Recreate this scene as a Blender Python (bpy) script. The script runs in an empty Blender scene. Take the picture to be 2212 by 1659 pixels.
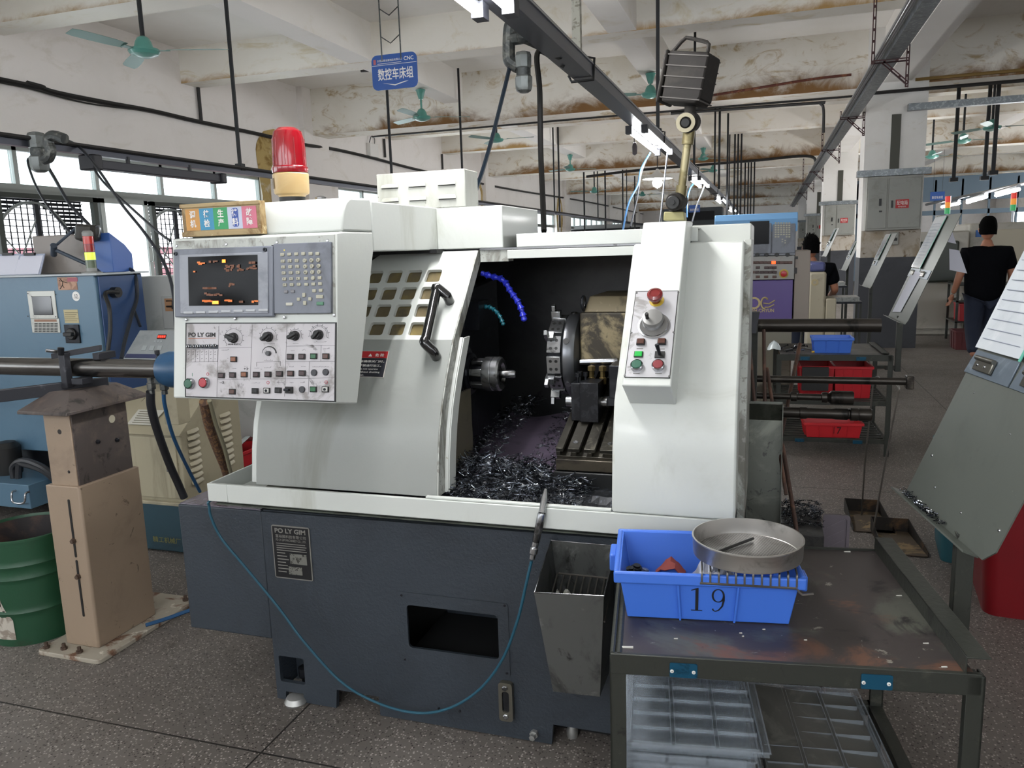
import bpy, bmesh, math, random
from mathutils import Vector, Matrix
R = math.radians
rnd = random.Random(7)
sc = bpy.context.scene
col = sc.collection

# ------------------------------------------------------------------ camera (measured from the photo's vanishing points)
FPX, YAW, PIT, ROL, EYE = 1697.75, .31765, .16880, -.03214, 1.45
def cam_axes():
    cy, sy = math.cos(YAW), math.sin(YAW)
    r = Vector((cy, sy, 0)); f = Vector((-sy, cy, 0)); u = Vector((0, 0, 1))
    cp, sp = math.cos(PIT), math.sin(PIT)
    f2 = f*cp - u*sp; u2 = u*cp + f*sp
    cr, sr = math.cos(ROL), math.sin(ROL)
    return r*cr + u2*sr, u2*cr - r*sr, f2
CR, CU, CF = cam_axes()
CO = Vector((0, 0, EYE))
cd = bpy.data.cameras.new('camera'); cam = bpy.data.objects.new('camera', cd); col.objects.link(cam)
m = Matrix((CR, CU, -CF)).transposed().to_4x4(); m.translation = CO
cam.matrix_world = m
cd.sensor_width = 36; cd.lens = 36*FPX/2212; cd.clip_start = .05; cd.clip_end = 200
sc.camera = cam
def at(px, py, X=None, Y=None, Z=None):
    """world point seen at photo pixel (px,py) on the plane X=, Y= or Z="""
    d = CR*((px-1106)/FPX) - CU*((py-829.5)/FPX) + CF
    t = (X-CO.x)/d.x if X is not None else (Y-CO.y)/d.y if Y is not None else (Z-CO.z)/d.z
    return CO + d*t

# ------------------------------------------------------------------ world, exposure
sc.view_settings.view_transform = 'Standard'; sc.view_settings.look = 'None'
sc.view_settings.exposure = 0.22; sc.view_settings.gamma = 1; sc.view_settings.use_curve_mapping = False
w = bpy.data.worlds.new('overcast_sky'); sc.world = w; w.use_nodes = True
bg = w.node_tree.nodes['Background']; bg.inputs[0].default_value = (.90, .95, 1, 1); bg.inputs[1].default_value = 4.2
sc.cycles.max_bounces = 7; sc.cycles.diffuse_bounces = 4; sc.cycles.glossy_bounces = 3; sc.cycles.transparent_max_bounces = 12
sc.cycles.transmission_bounces = 6
sc.cycles.sample_clamp_indirect = 4
sc.cycles.use_denoising = True; sc.cycles.adaptive_threshold = .02
TUBE_L = 100.0     # radiance of a lit fluorescent tube

# ------------------------------------------------------------------ materials
def lin(h):
    h = h.lstrip('#'); o = []
    for i in (0, 2, 4):
        c = int(h[i:i+2], 16)/255
        o.append(c/12.92 if c <= .04045 else ((c+.055)/1.055)**2.4)
    return (*o, 1)
MATS = {}
def nt_new(name):
    m = bpy.data.materials.new(name); m.use_nodes = True
    nt = m.node_tree; b = nt.nodes['Principled BSDF']
    return m, nt, b
def noise(nt, scale, detail=5, rough=.6, dist=0, vec=None, sc3=None):
    n = nt.nodes.new('ShaderNodeTexNoise'); n.inputs['Scale'].default_value = scale
    n.inputs['Detail'].default_value = detail; n.inputs['Roughness'].default_value = rough
    n.inputs['Distortion'].default_value = dist
    if vec is None:
        t = nt.nodes.new('ShaderNodeTexCoord'); vec = t.outputs['Object']
    if sc3:
        mp = nt.nodes.new('ShaderNodeMapping'); mp.inputs['Scale'].default_value = sc3
        nt.links.new(vec, mp.inputs['Vector']); vec = mp.outputs['Vector']
    nt.links.new(vec, n.inputs['Vector'])
    return n.outputs['Fac']
def ramp(nt, fac, lo, hi):
    n = nt.nodes.new('ShaderNodeMapRange'); n.inputs['From Min'].default_value = lo; n.inputs['From Max'].default_value = hi
    n.interpolation_type = 'SMOOTHSTEP'
    nt.links.new(fac, n.inputs['Value']); return n.outputs['Result']
def mix(nt, fac, a, b):
    n = nt.nodes.new('ShaderNodeMix'); n.data_type = 'RGBA'
    for s, v in ((n.inputs['Factor'], fac), (n.inputs['A'], a), (n.inputs['B'], b)):
        if isinstance(v, (int, float, tuple)): s.default_value = v
        else: nt.links.new(v, s)
    return n.outputs['Result']
def M(name, c, rough=.5, metal=0, dirt=None, bump=0, bscale=60, speck=None, emis=0, coat=0, alpha=1, ior=None, spec=None):
    """dirt: list of (colour, scale, lo, hi[, stretch]) noise patches laid over the base; speck: (colour, scale, threshold)"""
    if name in MATS: return MATS[name]
    m, nt, b = nt_new(name)
    base = lin(c); cur = base
    for d in (dirt or []):
        f = ramp(nt, noise(nt, d[1], 6, .65, .6, sc3=d[4] if len(d) > 4 else None), d[2], d[3])
        cur = mix(nt, f, cur, lin(d[0]))
    if speck:
        v = nt.nodes.new('ShaderNodeTexVoronoi'); v.inputs['Scale'].default_value = speck[1]
        t = nt.nodes.new('ShaderNodeTexCoord'); nt.links.new(t.outputs['Object'], v.inputs['Vector'])
        f = ramp(nt, v.outputs['Distance'], speck[2], speck[2]*.5)
        cur = mix(nt, f, cur, lin(speck[0]))
    if isinstance(cur, tuple): b.inputs['Base Color'].default_value = cur
    else: nt.links.new(cur, b.inputs['Base Color'])
    b.inputs['Roughness'].default_value = rough; b.inputs['Metallic'].default_value = metal
    b.inputs['Coat Weight'].default_value = coat; b.inputs['Coat Roughness'].default_value = .08
    if spec is not None: b.inputs['Specular IOR Level'].default_value = spec
    if bump:
        bp = nt.nodes.new('ShaderNodeBump'); bp.inputs['Strength'].default_value = bump; bp.inputs['Distance'].default_value = .01
        nt.links.new(noise(nt, bscale, 4), bp.inputs['Height']); nt.links.new(bp.outputs['Normal'], b.inputs['Normal'])
    if emis:
        b.inputs['Emission Color'].default_value = base; b.inputs['Emission Strength'].default_value = emis
    if alpha < 1: b.inputs['Alpha'].default_value = alpha
    m.diffuse_color = base
    MATS[name] = m
    return m
def glassy(name, c, rough=.05, trans=1., ior=1.45, alpha=1, thin=True):
    if name in MATS: return MATS[name]
    m, nt, b = nt_new(name)
    if thin:      # clear sheet: tinted see-through plus gloss
        out = nt.nodes['Material Output']
        tr = nt.nodes.new('ShaderNodeBsdfTransparent'); tr.inputs[0].default_value = lin(c)
        gl = nt.nodes.new('ShaderNodeBsdfGlossy'); gl.inputs['Roughness'].default_value = rough
        lw = nt.nodes.new('ShaderNodeLayerWeight'); lw.inputs[0].default_value = .25
        pw = nt.nodes.new('ShaderNodeMath'); pw.operation = 'MULTIPLY'; pw.inputs[1].default_value = .45; nt.links.new(lw.outputs['Facing'], pw.inputs[0])
        ad = nt.nodes.new('ShaderNodeMath'); ad.operation = 'ADD'; ad.inputs[1].default_value = .03; nt.links.new(pw.outputs[0], ad.inputs[0])
        mx = nt.nodes.new('ShaderNodeMixShader'); nt.links.new(ad.outputs[0], mx.inputs[0])
        nt.links.new(tr.outputs[0], mx.inputs[1]); nt.links.new(gl.outputs[0], mx.inputs[2])
        nt.links.new(mx.outputs[0], out.inputs[0])
    else:
        b.inputs['Base Color'].default_value = lin(c); b.inputs['Roughness'].default_value = rough
        b.inputs['Transmission Weight'].default_value = trans; b.inputs['IOR'].default_value = ior
    MATS[name] = m
    return m

# ------------------------------------------------------------------ mesh helpers
class MB:
    def __init__(s, F=None): s.bm = bmesh.new(); s.F = F
    def v(s, co):
        co = Vector(co)
        return s.bm.verts.new(s.F @ co if s.F is not None else co)
    def poly(s, pts):
        return s.bm.faces.new([s.v(p) for p in pts])
    def box(s, x0, x1, y0, y1, z0, z1):
        V = [s.v((x, y, z)) for z in (z0, z1) for x, y in ((x0, y0), (x1, y0), (x1, y1), (x0, y1))]
        for f in ((3, 2, 1, 0), (4, 5, 6, 7), (0, 1, 5, 4), (1, 2, 6, 5), (2, 3, 7, 6), (3, 0, 4, 7)):
            s.bm.faces.new([V[i] for i in f])
        return s
    def hexa(s, b4, t4):
        V = [s.v(p) for p in list(b4)+list(t4)]
        for f in ((3, 2, 1, 0), (4, 5, 6, 7), (0, 1, 5, 4), (1, 2, 6, 5), (2, 3, 7, 6), (3, 0, 4, 7)):
            s.bm.faces.new([V[i] for i in f])
        return s
    def prism(s, pts, ax, a0, a1):
        mk = {'x': lambda p, a: (a, p[0], p[1]), 'y': lambda p, a: (p[0], a, p[1]), 'z': lambda p, a: (p[0], p[1], a)}[ax]
        A = [s.v(mk(p, a0)) for p in pts]; B = [s.v(mk(p, a1)) for p in pts]; n = len(pts)
        s.bm.faces.new(A[::-1]); s.bm.faces.new(B)
        for i in range(n): s.bm.faces.new((A[i], A[(i+1) % n], B[(i+1) % n], B[i]))
        return s
    def ring(s, c, u, w_, r, n, r2=None):
        r2 = r if r2 is None else r2
        return [s.v(c + u*(r*math.cos(2*math.pi*i/n)) + w_*(r2*math.sin(2*math.pi*i/n))) for i in range(n)]
    def bridge(s, A, B):
        n = len(A)
        for i in range(n): s.bm.faces.new((A[i], A[(i+1) % n], B[(i+1) % n], B[i]))
    def cyl(s, p0, p1, r0, r1=None, n=16, cap=True):
        p0, p1 = Vector(p0), Vector(p1); r1 = r0 if r1 is None else r1
        d = (p1-p0).normalized(); u = d.orthogonal().normalized(); w_ = d.cross(u)
        A = s.ring(p0, u, w_, r0, n); B = s.ring(p1, u, w_, r1, n); s.bridge(A, B)
        if cap: s.bm.faces.new(A[::-1]); s.bm.faces.new(B)
        return s
    def lathe(s, prof, o, d=(0, 0, 1), n=24, closed=False):
        """prof: (radius, height) pairs turned about the axis d through o"""
        o, d = Vector(o), Vector(d).normalized(); u = d.orthogonal().normalized(); w_ = d.cross(u)
        rs = []
        for r, h in prof:
            rs.append([s.v(o+d*h)] if r < 1e-6 else s.ring(o+d*h, u, w_, r, n))
        for A, B in zip(rs, rs[1:] + ([rs[0]] if closed else [])):
            if len(A) == 1 and len(B) == 1: continue
            if len(A) == 1:
                for i in range(n): s.bm.faces.new((A[0], B[(i+1) % n], B[i]))
            elif len(B) == 1:
                for i in range(n): s.bm.faces.new((A[i], A[(i+1) % n], B[0]))
            else: s.bridge(A, B)
        return s
    def tube(s, pts, r, n=8, cap=True, close=False):
        pts = [Vector(p) for p in pts]; N = len(pts)
        rr = r if isinstance(r, (list, tuple)) else [r]*N
        u = None; rings = []
        for i, p in enumerate(pts):
            if close: d = (pts[(i+1) % N]-pts[i-1])
            else: d = pts[min(i+1, N-1)]-pts[max(i-1, 0)]
            d = d.normalized() if d.length > 1e-9 else Vector((0, 0, 1))
            if u is None: u = d.orthogonal().normalized()
            else:
                u = (u - d*u.dot(d)); u = u.normalized() if u.length > 1e-6 else d.orthogonal().normalized()
            rings.append(s.ring(p, u, d.cross(u), rr[i], n))
        for A, B in zip(rings, rings[1:]): s.bridge(A, B)
        if close: s.bridge(rings[-1], rings[0])
        elif cap: s.bm.faces.new(rings[0][::-1]); s.bm.faces.new(rings[-1])
        return s
    def sheet(s, rows, thick=0, flip=False):
        """grid of points -> surface, optionally thickened along its normals"""
        G = [[s.v(p) for p in r] for r in rows]
        fs = []
        for a, b in zip(G, G[1:]):
            for i in range(len(a)-1): fs.append(s.bm.faces.new((a[i], a[i+1], b[i+1], b[i])))
        if thick: bmesh.ops.recalc_face_normals(s.bm, faces=fs); bmesh.ops.solidify(s.bm, geom=fs, thickness=thick)
        return s
    def plate(s, outer, holes, t, tri=True):
        """flat sheet in the local xy plane with holes, thickness t along z"""
        es = []
        for loop in [outer]+list(holes):
            V = [s.v((p[0], p[1], 0)) for p in loop]
            for i in range(len(V)): es.append(s.bm.edges.new((V[i], V[(i+1) % len(V)])))
        r = bmesh.ops.triangle_fill(s.bm, edges=es, use_beauty=True, use_dissolve=False)
        fs = [g for g in r['geom'] if isinstance(g, bmesh.types.BMFace)]
        ex = bmesh.ops.extrude_face_region(s.bm, geom=fs)
        vs = [g for g in ex['geom'] if isinstance(g, bmesh.types.BMVert)]
        d = (s.F.to_3x3() if s.F is not None else Matrix.Identity(3)) @ Vector((0, 0, t))
        bmesh.ops.translate(s.bm, verts=vs, vec=d)
        return s
OFF = {}
def tag(o, label=None, cat=None, group=None, kind=None):
    if label: o['label'] = label
    if cat: o['category'] = cat
    if group: o['group'] = group
    if kind: o['kind'] = kind
    return o
def obj(name, mb, mat, parent=None, bevel=0, smooth=35, recalc=True, label=None, seg=2):
    bm = mb.bm
    if recalc: bmesh.ops.recalc_face_normals(bm, faces=bm.faces)
    off = OFF.get(parent.name, Vector()) if parent else None
    if off is None:      # top-level single mesh: origin at its base centre
        xs = [v.co for v in bm.verts]
        lo = Vector([min(c[i] for c in xs) for i in range(3)]); hi = Vector([max(c[i] for c in xs) for i in range(3)])
        off = Vector(((lo.x+hi.x)/2, (lo.y+hi.y)/2, lo.z)); top = True
    else: top = False
    if off.length: bmesh.ops.translate(bm, verts=bm.verts, vec=-off)
    if smooth:
        for f in bm.faces: f.smooth = True
        for e in bm.edges:
            if len(e.link_faces) != 2 or e.calc_face_angle(0) > R(smooth): e.smooth = False
    me = bpy.data.meshes.new(name); bm.to_mesh(me); bm.free()
    if mat is not None: me.materials.append(mat)
    o = bpy.data.objects.new(name, me); col.objects.link(o)
    if parent: o.parent = parent; OFF[o.name] = off
    else: o.location = off; OFF[o.name] = off
    if bevel:
        b = o.modifiers.new('bevel', 'BEVEL'); b.width = bevel; b.segments = seg; b.limit_method = 'ANGLE'; b.angle_limit = R(40)
        b.harden_normals = False
    if label: o['label'] = label
    return o
def thing(name, loc, label, cat, group=None, rz=0, local=False):
    """Empty at the thing's base; its parts are given in world coordinates unless local"""
    o = bpy.data.objects.new(name, None); col.objects.link(o); o.location = loc; o.rotation_euler = (0, 0, rz)
    o.empty_display_size = .05
    OFF[o.name] = Vector() if local else Vector(loc)
    return tag(o, label, cat, group)
def struct(name, mb, mat, **k):
    o = obj(name, mb, mat, **k); o['kind'] = 'structure'; return o
def copy_tree(o, parent=None):
    c = o.copy(); col.objects.link(c); c.parent = parent
    OFF[c.name] = OFF.get(o.name, Vector())
    for ch in [x for x in list(o.children)]: copy_tree(ch, c)
    return c
def frame(o, u, v):
    """local x=u, y=v, z=u x v at origin o"""
    u = Vector(u).normalized(); v = Vector(v); v = (v-u*v.dot(u)).normalized(); n = u.cross(v)
    mm = Matrix((u, v, n)).transposed().to_4x4(); mm.translation = Vector(o); return mm
def text(name, body, F, w_, h_, mat, parent=None, t=.0006, bold=0):
    """lettering fitted to a w x h box whose lower left corner is the origin of frame F"""
    cu = bpy.data.curves.new('txt', 'FONT'); cu.body = body; cu.extrude = .01; cu.resolution_u = 3; cu.offset = bold
    to = bpy.data.objects.new('txt', cu); col.objects.link(to)
    dg = bpy.context.evaluated_depsgraph_get(); dg.update()
    me = bpy.data.meshes.new_from_object(to.evaluated_get(dg)); bpy.data.objects.remove(to); bpy.data.curves.remove(cu)
    mb = MB(); mb.bm.from_mesh(me); bpy.data.meshes.remove(me)
    if not mb.bm.verts: mb.bm.free(); return None
    xs = [v.co.x for v in mb.bm.verts]; ys = [v.co.y for v in mb.bm.verts]
    x0, x1, y0, y1 = min(xs), max(xs), min(ys), max(ys)
    for v in mb.bm.verts:
        c = v.co; v.co = F @ Vector(((c.x-x0)/(x1-x0)*w_, (c.y-y0)/(y1-y0)*h_, t*(1 if c.z > 0 else -.5)))
    return obj(name, mb, mat, parent, smooth=0)
def rrect(x0, x1, y0, y1, r, n=4):
    pts = []
    for cx, cy, a in ((x1-r, y1-r, 0), (x0+r, y1-r, 90), (x0+r, y0+r, 180), (x1-r, y0+r, 270)):
        for i in range(n+1):
            t = R(a+90*i/n); pts.append((cx+r*math.cos(t), cy+r*math.sin(t)))
    return pts
def bez(pts, n=8):
    """smooth curve (Catmull-Rom) through points"""
    P = [Vector(p) for p in pts]; P = [P[0]*2-P[1]]+P+[P[-1]*2-P[-2]]; out = []
    for i in range(1, len(P)-2):
        for k in range(n):
            t = k/n
            out.append(.5*((2*P[i]) + (P[i+1]-P[i-1])*t + (2*P[i-1]-5*P[i]+4*P[i+1]-P[i+2])*t*t + (3*P[i]-P[i-1]-3*P[i+1]+P[i+2])*t**3))
    out.append(P[-2]); return out
def arealamp(name, loc, sx, sy, watts, c=(1, .98, .95), rot=(0, 0, 0), parent=None):
    l = bpy.data.lights.new(name, 'AREA'); l.shape = 'RECTANGLE'; l.size = sx; l.size_y = sy; l.energy = watts; l.color = c
    o = bpy.data.objects.new(name, l); col.objects.link(o); o.rotation_euler = rot
    if parent: o.parent = parent; o.location = Vector(loc)-OFF[parent.name]
    else: o.location = loc
    return o

# ================================================================== BUILDING SHELL
def plaster(name, base, stain, s1, lo, hi, bottom=None, zb=0, zt=1, c2=None, patch=.4):
    """limewashed concrete; bottom=(colour) adds rust-brown stain that gathers at the lower arris of a beam (a shape of its own)"""
    m, nt, b = nt_new(name)
    cur = lin(base)
    t = nt.nodes.new('ShaderNodeTexCoord'); g = nt.nodes.new('ShaderNodeNewGeometry')
    pos = g.outputs['Position']
    cur = mix(nt, ramp(nt, noise(nt, .5, 5, .6, .3, pos), .45, .75), cur, lin(c2 or '#b9b6ae'))
    cur = mix(nt, ramp(nt, noise(nt, s1, 8, .68, 1.6, pos, (1, 1, 1.9)), lo, hi), cur, lin(stain))
    if bottom:
        sx = nt.nodes.new('ShaderNodeSeparateXYZ'); nt.links.new(pos, sx.inputs[0])
        mr = nt.nodes.new('ShaderNodeMapRange'); mr.inputs['From Min'].default_value = zt; mr.inputs['From Max'].default_value = zb
        nt.links.new(sx.outputs['Z'], mr.inputs['Value'])
        ns0 = noise(nt, 1.7, 8, .7, 1.2, pos); lowf = ramp(nt, noise(nt, .33, 3, .5, .2, pos), patch, patch+.22)
        nm = nt.nodes.new('ShaderNodeMath'); nm.operation = 'MULTIPLY_ADD'; nm.inputs[1].default_value = .30; nt.links.new(lowf, nm.inputs[0]); nt.links.new(ns0, nm.inputs[2]); ns = nm.outputs[0]
        ad = nt.nodes.new('ShaderNodeMath'); ad.operation = 'MULTIPLY_ADD'; ad.inputs[1].default_value = .95; ad.inputs[2].default_value = 0
        nt.links.new(mr.outputs['Result'], ad.inputs[0])
        a2 = nt.nodes.new('ShaderNodeMath'); a2.operation = 'ADD'; nt.links.new(ad.outputs[0], a2.inputs[0]); nt.links.new(ns, a2.inputs[1])
        sn = nt.nodes.new('ShaderNodeSeparateXYZ'); nt.links.new(g.outputs['Normal'], sn.inputs[0])
        ab = nt.nodes.new('ShaderNodeMath'); ab.operation = 'ABSOLUTE'; nt.links.new(sn.outputs['Y'], ab.inputs[0])
        f1 = nt.nodes.new('ShaderNodeMath'); f1.operation = 'MULTIPLY'; nt.links.new(ramp(nt, a2.outputs[0], 1.30, 1.72), f1.inputs[0]); nt.links.new(ab.outputs[0], f1.inputs[1])
        cur = mix(nt, f1.outputs[0], cur, lin(bottom))
    nt.links.new(cur, b.inputs['Base Color']); b.inputs['Roughness'].default_value = .9
    bp = nt.nodes.new('ShaderNodeBump'); bp.inputs['Strength'].default_value = .25; bp.inputs['Distance'].default_value = .02
    nt.links.new(noise(nt, 6, 6, .6, .4, pos), bp.inputs['Height']); nt.links.new(bp.outputs['Normal'], b.inputs['Normal'])
    MATS[name] = m; return m
P_WALL = plaster('wall_plaster', '#f1ece8', '#e2dcd3', 1.1, .52, .75, c2='#e8e3de')
P_SLAB = plaster('slab_plaster', '#f6f3ee', '#ebe5d8', 1.0, .55, .8, c2='#efebe4')
P_RUST = plaster('stained_main_beam', '#f3efe6', '#c4b08c', 1.9, .52, .68, '#82603a', 3.36, 4.0, c2='#e3dccb', patch=.34)
P_BEAM = plaster('stained_joist', '#f5f1e8', '#dccfae', 1.5, .52, .76, '#b28f5c', 3.65, 3.93, c2='#ece6d8', patch=.46)

def floor_mat():
    m, nt, b = nt_new('terrazzo_floor')
    g = nt.nodes.new('ShaderNodeNewGeometry'); pos = g.outputs['Position']
    cur = mix(nt, ramp(nt, noise(nt, .8, 6, .6, .3, pos), .35, .7), lin('#625c57'), lin('#716b66'))
    cur = mix(nt, ramp(nt, noise(nt, 3, 6, .7, .5, pos), .55, .75), cur, lin('#524c46'))
    v = nt.nodes.new('ShaderNodeTexVoronoi'); v.inputs['Scale'].default_value = 135; v.inputs['Randomness'].default_value = 1
    nt.links.new(pos, v.inputs['Vector'])
    sc_ = nt.nodes.new('ShaderNodeSeparateColor'); nt.links.new(v.outputs['Color'], sc_.inputs[0])
    chip = nt.nodes.new('ShaderNodeMath'); chip.operation = 'MULTIPLY'
    nt.links.new(ramp(nt, v.outputs['Distance'], .5, .3), chip.inputs[0]); nt.links.new(ramp(nt, sc_.outputs[0], .55, .7), chip.inputs[1])
    cur = mix(nt, chip.outputs[0], cur, lin('#a39c94'))
    dk = nt.nodes.new('ShaderNodeMath'); dk.operation = 'MULTIPLY'
    nt.links.new(ramp(nt, v.outputs['Distance'], .5, .3), dk.inputs[0]); nt.links.new(ramp(nt, sc_.outputs[1], .68, .8), dk.inputs[1])
    cur = mix(nt, dk.outputs[0], cur, lin('#332e2a'))
    # dividing strips
    sx = nt.nodes.new('ShaderNodeSeparateXYZ'); nt.links.new(pos, sx.inputs[0])
    last = None
    for ax, off, per in (('X', -1.406, 2.86), ('Y', 1.774, 3.05)):
        a = nt.nodes.new('ShaderNodeMath'); a.operation = 'ADD'; a.inputs[1].default_value = -off+per*20+per/2; nt.links.new(sx.outputs[ax], a.inputs[0])
        mo = nt.nodes.new('ShaderNodeMath'); mo.operation = 'MODULO'; mo.inputs[1].default_value = per; nt.links.new(a.outputs[0], mo.inputs[0])
        s_ = nt.nodes.new('ShaderNodeMath'); s_.operation = 'SUBTRACT'; s_.inputs[1].default_value = per/2; nt.links.new(mo.outputs[0], s_.inputs[0])
        ab = nt.nodes.new('ShaderNodeMath'); ab.operation = 'ABSOLUTE'; nt.links.new(s_.outputs[0], ab.inputs[0])
        cur = mix(nt, ramp(nt, ab.outputs[0], .0045, .002), cur, lin('#211e1c'))
    nt.links.new(cur, b.inputs['Base Color']); 
    rg = nt.nodes.new('ShaderNodeMapRange'); rg.inputs['To Min'].default_value = .38; rg.inputs['To Max'].default_value = .7
    nt.links.new(noise(nt, 2.2, 5, .6, .3, pos), rg.inputs['Value']); nt.links.new(rg.outputs['Result'], b.inputs['Roughness'])
    return m
XW, ZS, YB, YE, XR = -7.1, 4.07, -3.0, 47.0, 11.0
struct('floor', MB().box(XW-.3, XR, YB, YE, -.15, 0), floor_mat())
struct('ceiling', MB().box(XW-.3, XR, YB, YE, ZS, ZS+.15), P_SLAB)
PRIM = [3.1+8.4*i for i in range(0, 6)]            # main beams over the pillars
PRIM = [3.1, 11.5, 19.9, 28.3, 36.7, 45.0]
for y in PRIM[:]:
    struct('trim_main_beam', MB().box(XW, XR, y, y+.46, 3.36, ZS+.01), P_RUST)
for y in (-2.5, .3, 5.86, 8.64, 14.25, 17.05, 22.7, 25.5, 31.1, 33.9, 39.5, 42.3):
    struct('trim_joist', MB().box(XW, XR, y, y+.33, 3.65, ZS+.01), P_BEAM)
for x in (-4.71, -1.66, 4.35, 7.4):
    struct('trim_long_joist', MB().box(x, x+.3, YB, YE, 3.655, ZS+.01), P_SLAB)
struct('trim_long_beam', MB().box(1.33, 1.66, YB, YE, 3.40, ZS+.01), P_SLAB)

# left wall with strip windows between the piers
WIN = [(-2.2, 1.6), (4.2, 10.25), (12.35, 18.7), (20.9, 27.2), (29.3, 35.6), (37.7, 44)]
Z0, Z1, ZT = .92, 2.64, 2.22
wl = MB(); prev = YB
for a, b_ in WIN+[(YE, YE)]:
    wl.box(XW-.28, XW, prev, a, 0, ZS)
    if b_ > a: wl.box(XW-.28, XW, a, b_, 0, Z0); wl.box(XW-.28, XW, a, b_, Z1, ZS)
    prev = b_
struct('wall_left', wl, P_WALL)
for y in PRIM: struct('pillar_left', MB().box(XW, XW+.10, y-.25, y+.46, 0, ZS), P_WALL)
# yellow water stain rings on the wall by the piers
P_STAIN = M('yellow_water_stain', '#b9a067', .9, dirt=[('#8d7038', 3, .5, .62), ('#cbc0a8', 5, .55, .7)])
def blob_ring(y, z, sy, sz, seed):
    r_ = random.Random(seed); n = 40; mb = MB(); o = []; i_ = []
    for k in range(n+1):
        t = R(-50+280*k/n); q = 1+.12*math.sin(3*t+seed)+.06*r_.random()
        o.append((XW+.004, y+sy*q*math.cos(t), z+sz*q*math.sin(t) if math.sin(t) > 0 else z+sz*2.2*math.sin(t)))
        q2 = .52+.1*math.sin(2*t)
        i_.append((XW+.004, y+sy*q2*math.cos(t), z+sz*q2*math.sin(t)*1.1 if math.sin(t) > 0 else z+sz*2.2*math.sin(t)))
    mb.sheet([o, i_], .002)
    ob = obj('trim_water_stain', mb, P_STAIN); ob['kind'] = 'structure'
blob_ring(10.75, 2.70, .70, .62, 1); blob_ring(19.3, 2.75, .42, .5, 2); blob_ring(27.6, 2.8, .4, .45, 3)

wb = MB(); wb.box(XW-.28, XR, YB-.2, YB, 0, 1.75); wb.box(XW-.28, XR, YB-.2, YB, 3.35, ZS)
for a_ in (XW-.28, -3.2, .6, 4.4, 8.2, XR-.3): wb.box(a_, a_+.5, YB-.2, YB, 1.75, 3.35)
struct('wall_back_added', wb, P_WALL)  # unseen wall, added to keep daylight off low fronts and darken screen reflections
struct('wall_far', MB().box(XW, XR, YE, YE+.2, 0, ZS), P_WALL)
wr = MB()
for a, b_ in ((YB, 16.), (24, 26), (34, 36), (44, YE)): wr.box(XR, XR+.2, a, b_, 0, ZS)
for a, b_ in ((16, 24), (26, 34), (36, 44)): wr.box(XR, XR+.2, a, b_, 0, 1.0); wr.box(XR, XR+.2, a, b_, 2.6, ZS)
struct('wall_right', wr, P_WALL)

# aluminium window frames
ALU = M('window_aluminium', '#8b8f8c', .4, .6)
GLS = glassy('window_glass', '#eef4f4', .02)
FROST, _nt, _b = nt_new('white_milky_pane')
_tl = _nt.nodes.new('ShaderNodeBsdfTranslucent'); _tl.inputs[0].default_value = (.95, .98, .97, 1); _nt.links.new(_tl.outputs[0], _nt.nodes['Material Output'].inputs[0])
def window(n, ya, yb, step, x=XW):
    mb = MB(); t = .05
    xa, xb = x-.16, x-.10
    mb.box(xa, xb, ya, yb, Z0, Z0+t); mb.box(xa, xb, ya, yb, Z1-t, Z1)
    mb.box(xa-.01, xb+.02, ya, yb, ZT-.05, ZT+.04)
    k = int(round((yb-ya)/step))
    for i in range(k+1):
        y = ya+(yb-ya)*i/k
        mb.box(xa, xb, max(ya, y-.025), min(yb, y+.025), ZT if n == 2 and 0 < i < k else Z0, Z1)
    fr = struct(f'window_{n}', mb, ALU)
    pn = MB()
    for i in range(k):
        y = ya+(yb-ya)*i/k; y2 = ya+(yb-ya)*(i+1)/k
        pn.box(x-.135, x-.131, y+.03, y2-.03, ZT+.04, Z1-.05)
    g = obj('pane', pn, GLS, fr); g['kind'] = 'structure'
    return fr
for i, (a, b_) in enumerate(WIN): window(i+1, a, b_, 1.02)
# lower sashes of the near window: two open dark sashes with security grilles, one milky pane between
DKF = M('dark_window_frame', '#3a403b', .5, .3)
GRL = M('dark_iron_grille', '#23252a', .6, .4)
def sash(ya, yb, kind, label):
    t = thing('sliding_window', (XW-.1, (ya+yb)/2, Z0), label, 'window', 'sashes of the near strip window')
    mb = MB()
    fw = .06
    mb.box(XW-.10, XW-.05, ya, ya+fw, Z0+.05, ZT-.05); mb.box(XW-.10, XW-.05, yb-fw, yb, Z0+.05, ZT-.05)
    mb.box(XW-.10, XW-.05, ya, yb, Z0+.05, Z0+.1); mb.box(XW-.10, XW-.05, ya, yb, ZT-.1, ZT-.05)
    obj('frame', mb, DKF if kind == 'open' else ALU, t)
    if kind == 'milky':
        obj('pane', MB().box(XW-.078, XW-.072, ya+fw, yb-fw, Z0+.1, ZT-.1), FROST, t)
        h = MB(); h.tube(bez([(XW-.045, yb-.04, 1.45), (XW-.01, yb-.04, 1.47), (XW-.01, yb-.04, 1.6), (XW-.045, yb-.04, 1.62)]), .008, 6)
        obj('handle', h, ALU, t)
for a, b_, k, l in ((4.25, 5.85, 'milky', 'milky glass sash at the left edge of the near strip window'),
                    (5.9, 7.14, 'open', 'dark framed open sash behind the folded lamp arm, showing an arched grille'),
                    (7.18, 7.9, 'milky', 'bright milky glass sash with flaking white film right of the blue cabinet'),
                    (7.96, 10.2, 'open', 'narrow dark framed open sash just left of the coloured status sign')):
    sash(a, b_, k, l)
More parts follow.
